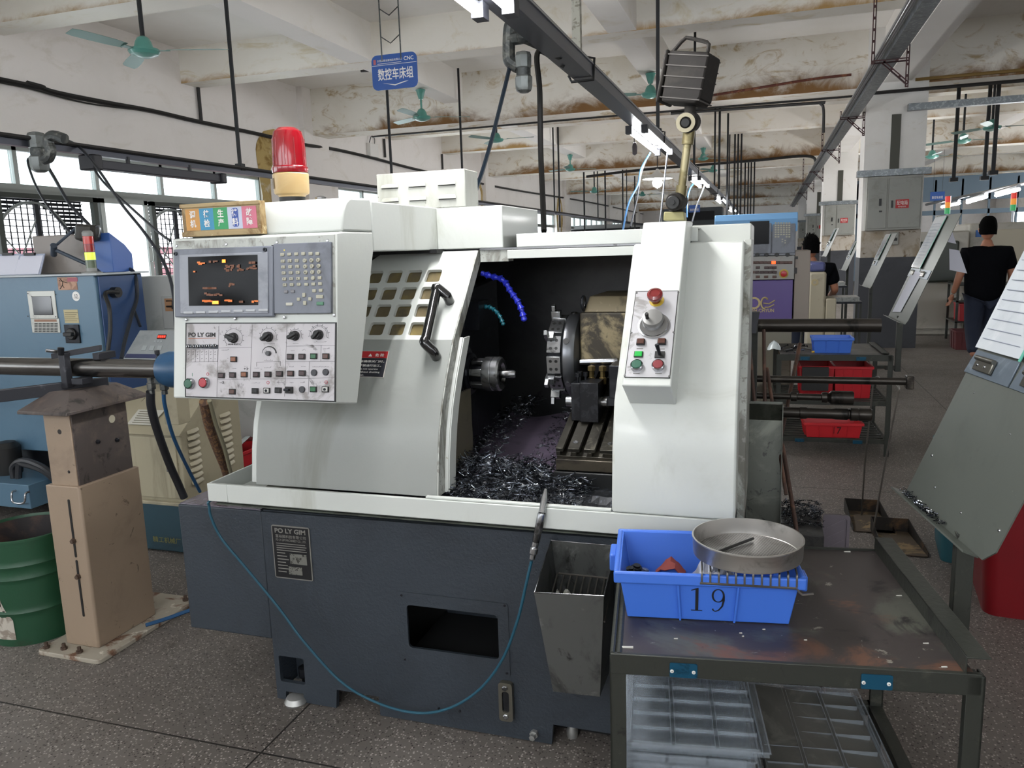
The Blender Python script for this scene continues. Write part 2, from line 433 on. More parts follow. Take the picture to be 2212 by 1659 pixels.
def grille(ya, yb, label):
    """wire mesh guard with an arched flat bar, set in the outer reveal"""
    x = XW-.275; t = thing('window_grille', (x, (ya+yb)/2, Z0), label, 'grille', 'security grilles outside the near window')
    mb = MB(); y = ya
    while y <= yb: mb.box(x, x+.008, y, y+.011, Z0, ZT+.02); y += .075
    z = Z0
    while z < ZT: mb.box(x-.002, x+.006, ya, yb, z, z+.009); z += .062
    obj('wire_mesh', mb, GRL, t)
    cy, cz = (ya+yb)/2-.05, 1.50; rr = (yb-ya)*.40; ar = MB()
    ar.tube([(x+.02, cy+rr*math.cos(R(a)), cz+.60*math.sin(R(a))) for a in range(-20, 201, 10)], .016, 6)
    ar.tube([(x+.02, cy-rr, 1.0), (x+.02, cy+rr*.1, 1.95)], .009, 5); ar.tube([(x+.02, cy-rr, 1.9), (x+.02, cy+rr*.2, 1.2)], .009, 5)
    obj('arched_bar', ar, ALU, t)
    lv = MB(); z = ZT-.03
    while z > 1.0:
        e = (z-cz)/.60; half = rr*math.sqrt(max(0, 1-e*e)) if z > cz else rr
        if abs(e) >= 1: lv.box(x-.02, x-.01, ya, yb, z-.030, z)
        else:
            if z > cz-.1: lv.box(x-.02, x-.01, ya, cy-half, z-.030, z)
            lv.box(x-.02, x-.01, cy+half, yb, z-.030, z)
        z -= .042
    obj('louver_slats', lv, GRL, t)
    obj('centre_bar', MB().box(x+.012, x+.03, (ya+yb)/2-.02, (ya+yb)/2+.03, Z0, ZT), GRL, t)
grille(5.9, 7.14, 'dark wire mesh grille with an arched bar behind the folded lamp arm')
grille(7.96, 9.2, 'dark wire mesh grille with an arched bar beside the coloured status sign')
# neighbouring house outside
nb = MB().box(-12.6, -12.2, 2, 22, -1, 1.75)
nbm = M('pink_tile_facade', '#80595f', .8, dirt=[('#5f4048', 9, .5, .62, (1, .4, 2)), ('#c5b4b8', 2, .54, .58, (1, .5, 3))])
tag(obj('neighbour_building', nb, nbm), 'pinkish tiled house seen through the grilles of the left windows', 'building')

# ------------------------------------------------------------------ pillars with their electrical cabinets
DADO = M('dark_grey_dado_paint', '#3c3e44', .45, dirt=[('#2e3036', 2, .5, .7), ('#5a5a5c', 9, .68, .74)], bump=.1)
PPAINT = plaster('pillar_paint', '#efede9', '#d5ccbc', 2.0, .58, .78, c2='#e2dfd9')
CABG = M('cabinet_grey_enamel', '#9a9a93', .45, dirt=[('#8a8a82', 3, .5, .7)])
CABD = M('cabinet_door_grey', '#8f908a', .4, dirt=[('#7f8079', 4, .5, .7)])
GALV = M('galvanised_sheet', '#7d8286', .4, .7, dirt=[('#9aa0a2', 30, .5, .6), ('#6a6f70', 8, .5, .7)])
DIRTP = M('stained_flaking_paint', '#bcb4a8', .85, dirt=[('#a39580', 5, .45, .65), ('#6f5a42', 9, .57, .70)])
BLK = M('black_plastic', '#141414', .45)
REDL = M('red_label', '#b3262a', .5); WHT = M('white_print', '#e8e6e2', .6)
def pillar(y, n):
    s = MB().box(1.145, 1.86, y-.02, y+.5, 1.2, ZS+.01); struct('pillar', s, PPAINT)
    struct('pillar_base', MB().box(1.14, 1.865, y-.025, y+.505, 0, 1.2), DADO)
    ch = MB().box(1.45, 1.56, y-.035, y, 2.3, 3.0)
    struct('trim_cable_chase', ch, M('olive_cable_duct', '#4a4a42', .5, .3))
    g = obj('cable_trough', MB().box(1.06, 1.92, y-.16, y-.001, 2.235, 2.315), GALV)
    words = ['grey galvanised cable trough across the nearest pillar', 'grey galvanised trough across the second pillar back', 'cable trough across the third pillar back', 'cable trough across the farthest pillar']
    tag(g, words[n], 'cable trough', 'cable troughs on the pillars')
    st = MB().box(1.15, 1.855, y-.026, y-.021, 1.2, 1.55)
    struct('trim_stained_plaster', st, DIRTP)
    wd = ['nearest pillar, large with a red warning label', 'second pillar back, behind the seated worker', 'third pillar back', 'farthest pillar']
    t = thing('distribution_cabinet', (1.5, y-.12, 1.55), 'grey two-door electrical distribution cabinet on the '+wd[n], 'cabinet', 'electrical cabinets on the pillars')
    obj('body', MB().box(1.18, 1.83, y-.14, y-.002, 1.55, 2.23), CABG, t, bevel=.004)
    for x0, x1, nm in ((1.20, 1.42, 0), (1.445, 1.815, 1)):
        d = obj('door', MB().box(x0, x1, y-.155, y-.139, 1.575, 2.20), CABD, t, bevel=.003)
        if nm == 0:
            obj('latch', MB().box(1.33, 1.36, y-.162, y-.154, 1.86, 1.95), BLK, d); obj('latch', MB().box(1.335, 1.37, y-.162, y-.154, 1.78, 1.80), BLK, d)
        else:
            obj('latch', MB().box(1.475, 1.495, y-.165, y-.154, 1.83, 1.92), BLK, d)
            obj('warning_label', MB().box(1.525, 1.68, y-.158, y-.1545, 1.82, 1.93), REDL, d, smooth=0)
            F = frame((1.54, y-.158, 1.86), (1, 0, 0), (0, 0, 1))
            if n < 2:
                text('label_text', '配电箱', F, .125, .055, WHT, d); F2 = frame((1.555, y-.158, 1.832), (1, 0, 0), (0, 0, 1))
                text('label_text', '有电危险', F2, .095, .018, WHT, d)
for n, y in enumerate((11.5, 19.9, 28.3, 36.7)): pillar(y, n)
mtr = thing('meter_box', (1.56, 11.42, 1.3), 'small pale meter box on the stained nearest pillar under the cabinet', 'meter box')
obj('body', MB().box(1.49, 1.59, 11.42, 11.49, 1.36, 1.52), CABG, mtr, bevel=.004)
obj('window', MB().box(1.505, 1.575, 11.414, 11.421, 1.41, 1.45), BLK, mtr)
# galvanised duct along the main beam to the right of the nearest pillar, and pipes on the beam
tag(obj('cable_trough', MB().box(1.62, 10.9, 11.34, 11.45, 3.02, 3.10), GALV), 'long galvanised trough running right from the nearest pillar', 'cable trough')
PIPE = M('dark_pipe', '#3b3a3a', .5, .5); RUSTP = M('rusty_red_pipe', '#5b2c20', .7, dirt=[('#7b4a30', 8, .5, .6)])
tag(obj('conduit_pipe', MB().tube([(1.0, 11.46, 3.28), (11, 11.46, 3.28)], .022, 8), PIPE), 'dark conduit along the main beam right of the nearest pillar', 'pipe')
tag(obj('conduit_pipe', MB().tube([(1.7, 11.46, 3.40), (11, 11.46, 3.42)], .02, 8), M('ochre_stained_pipe', '#8d713f', .7)), 'ochre stained pipe above the dark conduit on the main beam', 'pipe')
p = bez([(-.9, 11.46, 3.42), (-.2, 11.46, 3.47), (.5, 11.46, 3.52), (.95, 11.46, 3.53)], 6)
tag(obj('conduit_pipe', MB().tube(p, .016, 8), RUSTP), 'rusty red pipe sagging along the main beam behind the work lamp', 'pipe')
tag(obj('power_cable', MB().tube([(-6.2, 11.98, 3.34), (-2.6, 11.98, 3.35), (1.1, 11.98, 3.345)], .014, 6), BLK), 'thin black cable along the lower edge of the nearest main beam', 'cable')
tag(obj('power_cable', MB().tube(bez([(-4.4, 19.88, 3.2), (-3, 19.86, 3.28), (-.5, 19.86, 3.33), (.75, 19.86, 3.36), (1.0, 19.86, 3.2)], 6), .032, 6), BLK), 'thick black cable along the second main beam', 'cable')
tag(obj('conduit_pipe', MB().tube(bez([(-1.4, 12.0, 3.32), (.5, 12.0, 3.30), (.62, 12.0, 3.28), (.66, 12.0, 3.2), (.67, 12, 2.9)], 5), .02, 6), PIPE), 'dark pipe bending down by the right cable tray', 'pipe')

# ================================================================== OVERHEAD: fans, rods, trunking, lamps, sign
TEAL = M('fan_green_enamel', '#58968a', .35, coat=.3)
BLADE = M('fan_blade_grey_green', '#6f8f88', .4, .3)
ROD = M('black_hanger_rod', '#1d1f22', .5, .2)
TRUNK = M('dark_painted_trunking', '#4a4c55', .4, .5)
ALUT = M('aluminium_trunking', '#8d9094', .3, .8)
TUBEM = M('lit_fluorescent_tube', '#ffffff', .5, emis=TUBE_L)
CONN = M('lamp_end_cap', '#23242a', .5)
def make_fan(loc, ztop, a0, label, canopy=True, rodm=None):
    x, y, z = loc
    t = thing('ceiling_fan', (x, y, z), label, 'fan', 'green ceiling fans', local=True)
    h = ztop-z
    obj('motor_housing', MB().lathe([(0, -.005), (.05, 0), (.105, .02), (.122, .045), (.118, .062), (.075, .07), (.072, .085), (.062, .12), (.045, .15), (.02, .165), (0, .165)], (0, 0, 0), n=20), TEAL, t)
    if canopy:
        obj('rod', MB().cyl((0, 0, .15), (0, 0, h), .014, n=8), TEAL, t)
        obj('canopy', MB().lathe([(0, h-.14), (.03, h-.14), (.045, h-.09), (.062, h-.03), (.07, h-.02), (.06, h-.012), (0, h-.012)], (0, 0, 0), n=14), TEAL, t)
    else: obj('rod', MB().cyl((0, 0, .15), (0, 0, h), .018, n=8), rodm or ROD, t)
    for k in range(3):
        a = a0+k*2*math.pi/3; c, s = math.cos(a), math.sin(a)
        def pt(r_, w_, zz): return (r_*c-w_*s, r_*s+w_*c, zz)
        mb = MB(); mb.hexa([pt(.09, -.02, .045), pt(.2, -.022, .045), pt(.2, .022, .052), pt(.09, .02, .05)], [pt(.09, -.02, .05), pt(.2, -.022, .05), pt(.2, .022, .057), pt(.09, .02, .055)])
        pts = [(.18, .035), (.3, .055), (.45, .06), (.6, .058), (.66, .04)]
        mb.sheet([[pt(r_, -w_, .045) for r_, w_ in pts], [pt(r_, 0, .056) for r_, w_ in pts], [pt(r_, w_, .067) for r_, w_ in pts]], .003)
        obj('blade', mb, BLADE, t)
    return t
make_fan((-4.85, 5.5, 3.08), ZS, 2.5, 'nearest green ceiling fan on a black rod, upper left over the windows', False)
make_fan((-4.56, 10.3, 3.225), 3.65, .5, 'green ceiling fan below and right of the blue hanging sign')
make_fan((-4.56, 13.45, 3.30), ZS, .1, 'grey-green ceiling fan above the louvred box, right of the sloping hose', False)
make_fan((-4.56, 18.84, 3.256), 3.65, .6, 'small ceiling fan right of the black drop cable, over the machine roof')
make_fan((-1.51, 10.71, 3.33), 3.65, 1.3, 'green ceiling fan left of the big work lamp head')
make_fan((-1.51, 19.33, 3.354), 3.65, .7, 'small ceiling fan right of the work lamp arm')
make_fan((-1.51, 22.67, 3.36), 3.65, 2.2, 'tiny ceiling fan right of the lamp arm, just beyond the previous small one')
make_fan((-4.56, 21.56, 2.90), ZS, 1.5, 'tiny far ceiling fan low behind the lathe roof, left of the pendant lamp', False)
make_fan((-4.4, 29.1, 3.21), 3.65, .2, 'tiny far ceiling fan between the blue cables and the bright pendant lamp', False)
make_fan((3.0, 13.3, 2.914), ZS, .15, 'right-hand green ceiling fan, largest of the three beyond the nearest pillar', False)
make_fan((3.0, 15.12, 2.947), ZS, .35, 'middle green ceiling fan of the three beyond the nearest pillar', False)
make_fan((3.0, 17.77, 2.957), ZS, .55, 'farthest green ceiling fan of the three, close beside the nearest pillar', False)

def rod(x, y, z0, z1, label, r=.014, clip=True, group='black hanger rods'):
    mb = MB(); mb.box(x-r, x+r, y-r*.6, y+r*.6, z0, z1)
    if clip: mb.box(x-r*2.2, x+r*2.2, y-r*2, y+r*2, z0-.02, z0+.04)
    return tag(obj('hanger_rod', mb, ROD), label, 'rod', group)
# --- centre lighting trunking above the lathe row
TX, TZ = -.905, 2.285
tr = thing('light_trunking', (TX, 10, TZ), 'long dark steel lighting channel running into the depth above the white lathe', 'trunking')
g1 = MB(); g1.box(TX-.05, TX+.05, -2.6, 30, TZ, TZ+.075); obj('channel', g1, TRUNK, tr)
g2 = MB(); g2.box(TX-.056, TX+.056, -2.6, 30, TZ+.058, TZ+.066); obj('lip', g2, ALUT, tr)
for y in (4.05, 6.85, 10.2, 14, 18.5, 23, 27):
    obj('wire_clamp', MB().tube([(TX-.075, y, TZ+.02), (TX-.06, y, TZ-.012), (TX+.052, y, TZ-.012), (TX+.058, y, TZ+.09), (TX+.01, y, TZ+.1)], .007, 6), BLK, tr)
obj('hanger_strap', MB().box(TX-.03, TX+.01, 3.95, 3.99, TZ+.07, 3.655), M('pale_galvanised_strap', '#a9a79c', .5, .4, dirt=[('#7f7c70', 30, .5, .6)]), tr)
for y, l in ((6.85, 'black hanger rod passing left of the big work lamp head down to the lighting channel'), (10.2, 'black hanger rod behind the big work lamp head'), (14.0, 'thin black hanger rod right of the lamp arm'), (19., 'far black hanger rod on the lighting channel')):
    rod(TX, y, TZ+.08, ZS+.005, l)
def tube_pair(x, y, z, L, label, group, light=True, single=False, axis='y'):
    t = thing('tube_lamp', (x, y, z), label, 'lamp', group, local=True)
    for dx in ((-.055, .055) if not single else (0,)):
        mb = MB(); mb.cyl((dx, 0, 0), (dx, L, 0), .015, n=10); o = obj('tube', mb, TUBEM, t)
        for yy in (0, L): obj('end_cap', MB().box(dx-.022, dx+.022, yy-.03, yy+.03, -.02, .033), CONN, t)
        obj('mount', MB().box(dx-.008, dx+.008, .0, L, .022, .030), ALUT, t)
    if axis == 'x': t.rotation_euler = (0, 0, -math.pi/2)
    return t
gL = 'twin tube lamps under the centre lighting channel'
for i, (y, L, lb) in enumerate([(-1.9, 1.25, None), (1.45, 1.25, 'nearest twin tube lamp, cut off by the top edge of the photo'), (5.75, 1.5, 'bright twin tube lamp left of the big work lamp'), (10.3, 1.5, 'second bright twin tube lamp, just right of the work lamp arm'), (15.2, 1.5, 'third twin tube lamp along the channel, small'), (20, 1.5, 'fourth tiny twin tube lamp along the channel'), (25, 1.5, 'last tiny twin tube lamp at the far end of the channel')]):
    tube_pair(TX, y, TZ-.035, L, lb or 'unseen twin tube lamp added behind the viewer', gL)  # first pair is out of view, added for more light from behind
t = thing('pull_switch', (TX-.03, 5.7, 1.9), 'small black hand switch dangling under the bright twin tube lamp', 'switch')
P0 = at(1370, 282, Y=5.72); P1 = at(1370, 310, Y=5.72); P2 = at(1371, 336, Y=5.72)
obj('cord', MB().cyl(P0, P1, .003, n=5), BLK, t); obj('grip', MB().lathe([(0, 0), (.016, .01), (.018, .06), (.012, .085), (0, .09)], P2, n=8), M('brown_black_grip', '#3a3032', .4), t)

# --- left rail with an unlit lamp, air filters and hoses
LX, LZ = -4.35, 2.185
lr = thing('light_rail', (LX, 10, LZ), 'black steel rail running along the window side above the blue machine', 'rail')
obj('bar', MB().box(LX-.025, LX+.025, -2.6, 33, LZ-.02, LZ+.03), TRUNK, lr); obj('pipe', MB().cyl((LX+.05, -2.6, LZ+.03), (LX+.05, 33, LZ+.03), .014, n=6), PIPE, lr)
for (px, py, zt, l) in ((519, 362, ZS, 'black hanger rod left of the red beacon, down to the window rail'),):
    p = at(px, py, X=LX); rod(LX, p.y, LZ+.03, ZS+.005, l)
rod(-4.35, 8.85, LZ, ZS+.005, 'black hanger rod below the blue hanging sign'); r2 = rod(-4.35, 11.2, LZ, ZS+.005, 'black hanger rod with a thick top joint, right of the nearest hanging fan')
for y, l in ((16.5, 'thin black hanger rod left of the black drop cable'), (21., 'thin far hanger rod at the window side rail'), (25.5, 'thinnest far hanger rod at the window side rail')):
    rod(-4.35, y, LZ, ZS+.005, l)
ul = thing('unlit_tube_lamp', (LX+.02, 4.6, LZ-.1), 'unlit dark tube lamp hanging in front of the bright windows', 'lamp')
pa, pb = at(200, 352, X=LX+.03), at(468, 377, X=LX+.03)
obj('body', MB().box(LX-.01, LX+.08, pa.y, pb.y, pa.z-.04, pa.z+.02), M('dark_lamp_body', '#2c2d36', .5), ul, bevel=.006)
obj('end_cap', MB().box(LX-.03, LX+.1, pa.y-.06, pa.y+.02, pa.z-.05, pa.z+.05), CONN, ul, bevel=.01); obj('end_cap', MB().box(LX-.03, LX+.1, pb.y-.02, pb.y+.04, pa.z-.05, pa.z+.03), CONN, ul, bevel=.01)
for k in (.25, .75):
    yy = pa.y+(pb.y-pa.y)*k; obj('bracket', MB().box(LX+.01, LX+.03, yy, yy+.02, pa.z, LZ), CONN, ul)
IRON = M('galvanised_iron_fitting', '#4a4d4d', .45, .6, dirt=[('#6b6c68', 18, .5, .6)], bump=.2, bscale=90)
CANM = M('cast_aluminium_housing', '#7d8180', .4, .6, dirt=[('#5f6361', 9, .5, .6)])
def air_filter(o, s, pipes, label):
    """drain canister: faceted upper and lower cups, elbow pipe work"""
    t = thing('air_filter', o, label, 'air filter', 'drain canisters on the compressed air pipes')
    o = Vector(o)
    mb = MB(); mb.lathe([(0, .0), (.4*s, .02*s), (.7*s, .2*s), (.8*s, .5*s), (.82*s, 1.35*s), (.7*s, 1.5*s), (.6*s, 1.55*s)], o, n=8); obj('lower_cup', mb, CANM, t, smooth=20)
    mb = MB(); mb.lathe([(.62*s, 1.5*s), (.66*s, 1.5*s), (.66*s, 2.1*s), (.6*s, 2.1*s)], o, n=16); obj('collar', mb, IRON, t)
    mb = MB(); mb.lathe([(.6*s, 2.05*s), (.76*s, 2.2*s), (.78*s, 3.2*s), (.66*s, 3.5*s), (.3*s, 3.6*s), (0, 3.62*s)], o, n=8); obj('upper_cup', mb, CANM, t, smooth=20)
    for p in pipes: obj('elbow_pipe', MB().tube(bez(p, 6), .028 if s > .04 else .02, 10), IRON, t)
    return t
YR = 3.45; o = at(1132, 201, Y=YR); e = lambda x, y, Y=YR: at(x, y, Y=Y)
air_filter(o, .052*.92, [[e(1120, 145), e(1108, 138), e(1100, 128), e(1099, 105), e(1100, 70), e(1104, 52), e(1116, 44, 3.5)], [e(1100, 85), e(1122, 82), e(1140, 82), (TX, 3.6, TZ+.02)]], 'grey faceted air filter canister hanging from the lighting channel')
YR = at(85, 330, X=LX+.06).y; o = at(88, 373, Y=YR)
air_filter(o, .075*.9, [[e(95, 345), e(106, 340), e(110, 325), e(105, 310), e(106, 298), e(118, 293), e(140, 300)]], 'grey faceted air filter canister hanging before the bright window at far left')
HOSE = M('dark_air_hose', '#20242b', .45); BHOSE = M('blue_air_hose', '#23537e', .4); GHOSE = M('dark_green_cable', '#22332f', .5)
def hose(name, pts, r, mat, label, cat='hose', n=7, group=None, k=8):
    return tag(obj(name, MB().tube(bez(pts, k), r, n), mat), label, cat, group)
# hoses falling from the elbow at far left to the blue machine
q = lambda x, y, Y: at(x, y, Y=Y)
hose('air_hose', [q(140, 301, 4.3), q(172, 318, 4.2), q(215, 370, 4.1), q(262, 440, 3.9), q(310, 500, 3.75), q(350, 560, 3.6), q(372, 620, 3.5), q(379, 700, 3.45), q(380, 720, 3.45)], .009, HOSE, 'dark hose sweeping from the elbow past the white sash down to the slanted panel')
hose('air_hose', [q(140, 301, 4.35), q(185, 340, 4.3), q(225, 395, 4.2), q(290, 455, 4.0), q(340, 500, 3.8), q(368, 520, 3.7)], .008, HOSE, 'dark green hose ending behind the coloured status sign')
hose('air_hose', [q(66, 340, 4.2), q(60, 350, 4.2), q(75, 395, 4.1), q(100, 440, 4.0), q(140, 490, 3.9), q(190, 535, 3.85), q(240, 575, 3.8), q(270, 620, 3.75), q(290, 670, 3.7), q(303, 705, 3.65)], .008, HOSE, 'dark hose from the left canister crossing before the signal tower')
hose('air_hose', [q(100, 355, 4.2), q(118, 385, 4.15), q(150, 440, 4.0), q(200, 495, 3.9), q(235, 548, 3.8), q(270, 575, 3.8), q(291, 592, 3.75), q(296, 640, 3.7), q(285, 680, 3.6), q(270, 735, 3.5), q(262, 775, 3.4)], .011, HOSE, 'black hose with a knot running down the side of the blue machine')
hose('power_cable', [(XW+.04, .5, 3.22), at(0, 172, X=XW+.03), at(60, 180, X=XW+.03), at(120, 200, X=XW+.03), at(230, 222, X=XW+.03), at(330, 240, X=XW+.03), at(430, 263, X=XW+.03), at(560, 290, X=XW+.03), at(655, 312, X=XW+.13), at(720, 322, X=XW+.03), at(800, 340, X=XW+.03), at(900, 366, X=XW+.03), at(1020, 392, X=XW+.03), at(1110, 410, X=XW+.03), at(1300, 442, X=XW+.03), at(1420, 470, X=XW+.03)], .028, BLK, 'thick black cable bundle pinned along the left wall', 'cable')
hose('power_cable', [at(0, 178, X=XW+.05), at(60, 190, X=XW+.05), at(140, 212, X=XW+.05), at(200, 225, X=XW+.05), at(270, 234, X=XW+.05), at(300, 236, X=XW+.04)], .009, BLK, 'thin black wire sagging under the wall cable bundle', 'cable')
for px, y0, y1, l in ((428, 189, 262, 'short dark pipe on the left wall below the nearest joist'), (694, 318, 395, 'dark pipe on the left wall right of the red beacon'), (830, 300, 340, 'short dark pipe on the wall beside the small white junction box'), (955, 333, 366, 'short pipe on the wall above the louvred box')):
    a_, b_ = at(px, y0, X=XW+.03), at(px+2, y1, X=XW+.03)
    tag(obj('wall_pipe', MB().cyl((XW+.03, a_.y, a_.z), (XW+.03, a_.y, b_.z), .022, n=6), PIPE), l, 'pipe')
jb = thing('junction_box', at(803, 330, X=XW), 'small white junction box with loose wires on the far left wall', 'junction box')
p = at(803, 325, X=XW+.02); obj('case', MB().box(XW, XW+.08, p.y-.16, p.y+.16, p.z-.12, p.z+.12), WHT, jb, bevel=.01)
obj('loose_wire', MB().tube(bez([(XW+.03, p.y-.1, p.z+.12), (XW+.06, p.y-.05, p.z+.25), (XW+.03, p.y+.12, p.z+.22), (XW+.03, p.y+.1, p.z+.1)], 5), .008, 4), HOSE, jb)
# vertical drop cables to the lathe
hose('power_cable', [(TX-.02, 3.75, TZ), q(1163, 112, 3.7), q(1166, 200, 3.65), q(1168, 330, 3.6), q(1172, 420, 3.5), q(1175, 500, 3.35)], .013, BLK, 'thick black taped cable dropping from the lighting channel behind the lathe roof', 'cable')
hose('air_hose', [q(1102, 140, 3.45), q(1090, 190, 3.4), q(1065, 290, 3.3), q(1045, 360, 3.2), q(1030, 405, 3.1), q(1020, 440, 3.0)], .009, M('navy_hose', '#12202d', .4), 'dark blue-green hose sloping from the filter canister to the louvred box')
for pts, c, l in (([q(1405, 330, 6.9), q(1385, 365, 6.8), q(1378, 400, 6.6), q(1358, 440, 6.3), q(1345, 500, 6)], BHOSE, 'blue air hose hanging below the bright tube lamp'),
                  ([q(1400, 335, 7.0), q(1385, 375, 6.9), q(1376, 430, 6.7), q(1362, 490, 6.4)], HOSE, 'thin dark cable hanging beside the blue air hose'),
                  ([q(1442, 330, 7.0), q(1436, 380, 6.8), q(1430, 440, 6.5), q(1424, 490, 6.3)], HOSE, 'thin black cable left of the work lamp arm'),
                  ([Vector((TX+.03, 11.6, TZ+.01)), q(1518, 412, 11.6), q(1505, 445, 11.4), q(1495, 480, 11)], HOSE, 'thin dark cable right of the work lamp base'),
                  ([Vector((TX-.03, 11.0, TZ+.01)), q(1492, 405, 11.0), q(1485, 430, 10.9), q(1484, 470, 10.6)], BHOSE, 'short blue hose below the second bright tube lamp')):
    hose('air_hose', pts, .008 if pts[0].y < 9 else .011, c, l)
# --- hanging sign
SBL = M('sign_blue', '#1c4f9c', .35); 
sy = 5.2; a_ = at(805, 125, Y=sy); b_ = at(900, 120, Y=sy); c_ = at(808, 195, Y=sy)
sw, sh = (b_-a_).length*1.03, (a_-c_).length*1.08
s0 = at(812, 196, Y=sy)
F = frame(at(806, 197, Y=sy), (1, 0, 0), (0, 0, 1))
sg = thing('hanging_sign', at(855, 197, Y=sy), 'blue rounded workshop sign with white lettering hanging on thin wires', 'sign')
mb = MB(F); r0 = rrect(0, sw, 0, sh, .04); mb.prism(r0, 'z', -.006, 0); obj('panel', mb, SBL, sg)
mb = MB(F); mb.box(.003, sw-.003, sh*.70, sh*.712, 0, .0008); obj('white_line', mb, WHT, sg, smooth=0)
text('sign_text', '数控车床组', frame(F @ Vector((sw*.13, sh*.27, .0005)), (1, 0, 0), (0, 0, 1)), sw*.78, sh*.34, WHT, sg, bold=.012)
text('sign_text', 'CNC', frame(F @ Vector((sw*.72, sh*.78, .0005)), (1, 0, 0), (0, 0, 1)), sw*.21, sh*.11, WHT, sg, bold=.012)
text('sign_text', '东莞精密金属制品有限公司', frame(F @ Vector((sw*.13, sh*.80, .0005)), (1, 0, 0), (0, 0, 1)), sw*.55, sh*.065, WHT, sg)
mb = MB(F); mb.box(sw*.13, sw*.66, sh*.745, sh*.757, 0, .0008); mb.prism([(sw*.22, sh*.20), (sw*.5, sh*.10), (sw*.80, sh*.20), (sw*.72, sh*.20), (sw*.5, sh*.13), (sw*.28, sh*.185)], 'z', 0, .0008); obj('white_print', mb, WHT, sg, smooth=0)
mb = MB(F); mb.box(sw*.045, sw*.10, sh*.74, sh*.88, 0, .0008); obj('red_mark', mb, M('sign_red_mark', '#b35f66', .5), sg, smooth=0)
wr_ = MB(); x1, x2 = F @ Vector((sw*.24, sh, 0)), F @ Vector((sw*.66, sh, 0))
for xx in (x1, x2): wr_.cyl(xx-Vector((0, 0, .04)), (xx.x, xx.y, ZS), .005, n=5)
for zz in (.12, .30, .48, .66): wr_.tube([(x1.x, sy, x1.z+zz), ((x1.x+x2.x)/2, sy, x1.z+zz-.05), (x2.x, sy, x1.z+zz)], .004, 5)
obj('hanger_wire', wr_, IRON, sg)
tag(obj('fan_regulator_pipe', MB().tube([(at(780, 153, Y=10.2)), at(812, 153, Y=10.2), at(815, 153, Y=10.2)+Vector((0, 0, .3))], .02, 6), PIPE), 'short dark pipe stub showing left of the blue sign', 'pipe')
# --- pendant lamp
p = at(1420, 398, Y=14.3)
pl = thing('pendant_lamp', p, 'glowing pendant lamp with a white cone shade right of the blue hose', 'lamp')
obj('shade', MB().lathe([(.02, .26), (.06, .2), (.26, .1), (.262, .09), (.05, .19)], p, n=20), WHT, pl); obj('bulb', MB().lathe([(0, -.07), (.07, -.03), (.09, .03), (.05, .11), (0, .12)], p, n=12), TUBEM, pl)
obj('cord', MB().cyl(p+Vector((0, 0, .25)), (p.x, p.y, ZS), .008, n=5), HOSE, pl)
# --- right tray on slotted brackets
BRK = M('oxide_red_slotted_angle', '#3d1d1f', .6)
RX, RZ = .965, 3.02
rt = thing('cable_tray', (RX, 12, RZ), 'long galvanised cable tray and bare pipes running along the pillars', 'cable tray')
obj('channel', MB().box(RX-.02, RX+.1, -2.5, 40, RZ, RZ+.08), GALV, rt)
for k, dx in enumerate((-.095, -.065, -.04)): obj('pipe', MB().cyl((RX+dx, -2.5, RZ+.03+.015*k), (RX+dx, 40, RZ+.03+.015*k), .013, n=8), M('bright_conduit', '#77797b', .3, .8), rt)
def slotted(x0, y, z0, x1, z1, w_=.03):
    """flat slotted angle between two points in the xz plane"""
    d = Vector((x1-x0, 0, z1-z0)); L = d.length; F = frame((x0, y, z0), d, (0, 1, 0)); mb = MB()
    F = Matrix.Translation((x0, y, z0)) @ Matrix(((d.x/L, 0, -d.z/L, 0), (0, 1, 0, 0), (d.z/L, 0, d.x/L, 0), (0, 0, 0, 1)))
    mb = MB(F); n = max(1, int(L/.09))
    mb.box(0, L, 0, .004, -w_/2, -w_*.18); mb.box(0, L, 0, .004, w_*.18, w_/2)
    for i in range(n+1):
        a = L*i/n; mb.box(max(0, a-.012), min(L, a+.012), 0, .004, -w_*.18, w_*.18)
    mb.box(0, L, 0, .03, -w_/2, -w_/2+.004)
    return mb
for y, l, pil in ((4.2, 'nearest oxide red bracket at the top edge of the photo', 0), (8.1, 'oxide red slotted bracket hanging from the ceiling before the nearest pillar', 0), (11.55, 'oxide red triangular bracket fixed to the nearest pillar', 1), (15.4, 'oxide red slotted bracket between the first and second pillars', 0), (19.95, 'oxide red bracket on the second pillar', 1), (24, 'small red bracket beyond the second pillar', 0), (28.4, 'tiny red bracket on the third pillar', 1)):
    t = thing('tray_bracket', (RX, y, RZ), l, 'bracket', 'slotted brackets under the cable tray')
    obj('arm', slotted(.84, y-.01, RZ-.012, 1.145, RZ-.012), BRK, t)
    obj('brace', slotted(.93, y-.01, RZ-.02, 1.14, RZ-.22), BRK, t)
    obj('upright', slotted(1.13, y-.012, RZ-.25, 1.13, RZ+.05 if pil else ZS-.42 if y != 4.2 else RZ+.2), BRK, t)
    if not pil: obj('hanger', slotted(.845, y-.012, RZ-.03, .845, ZS-.005), BRK, t)
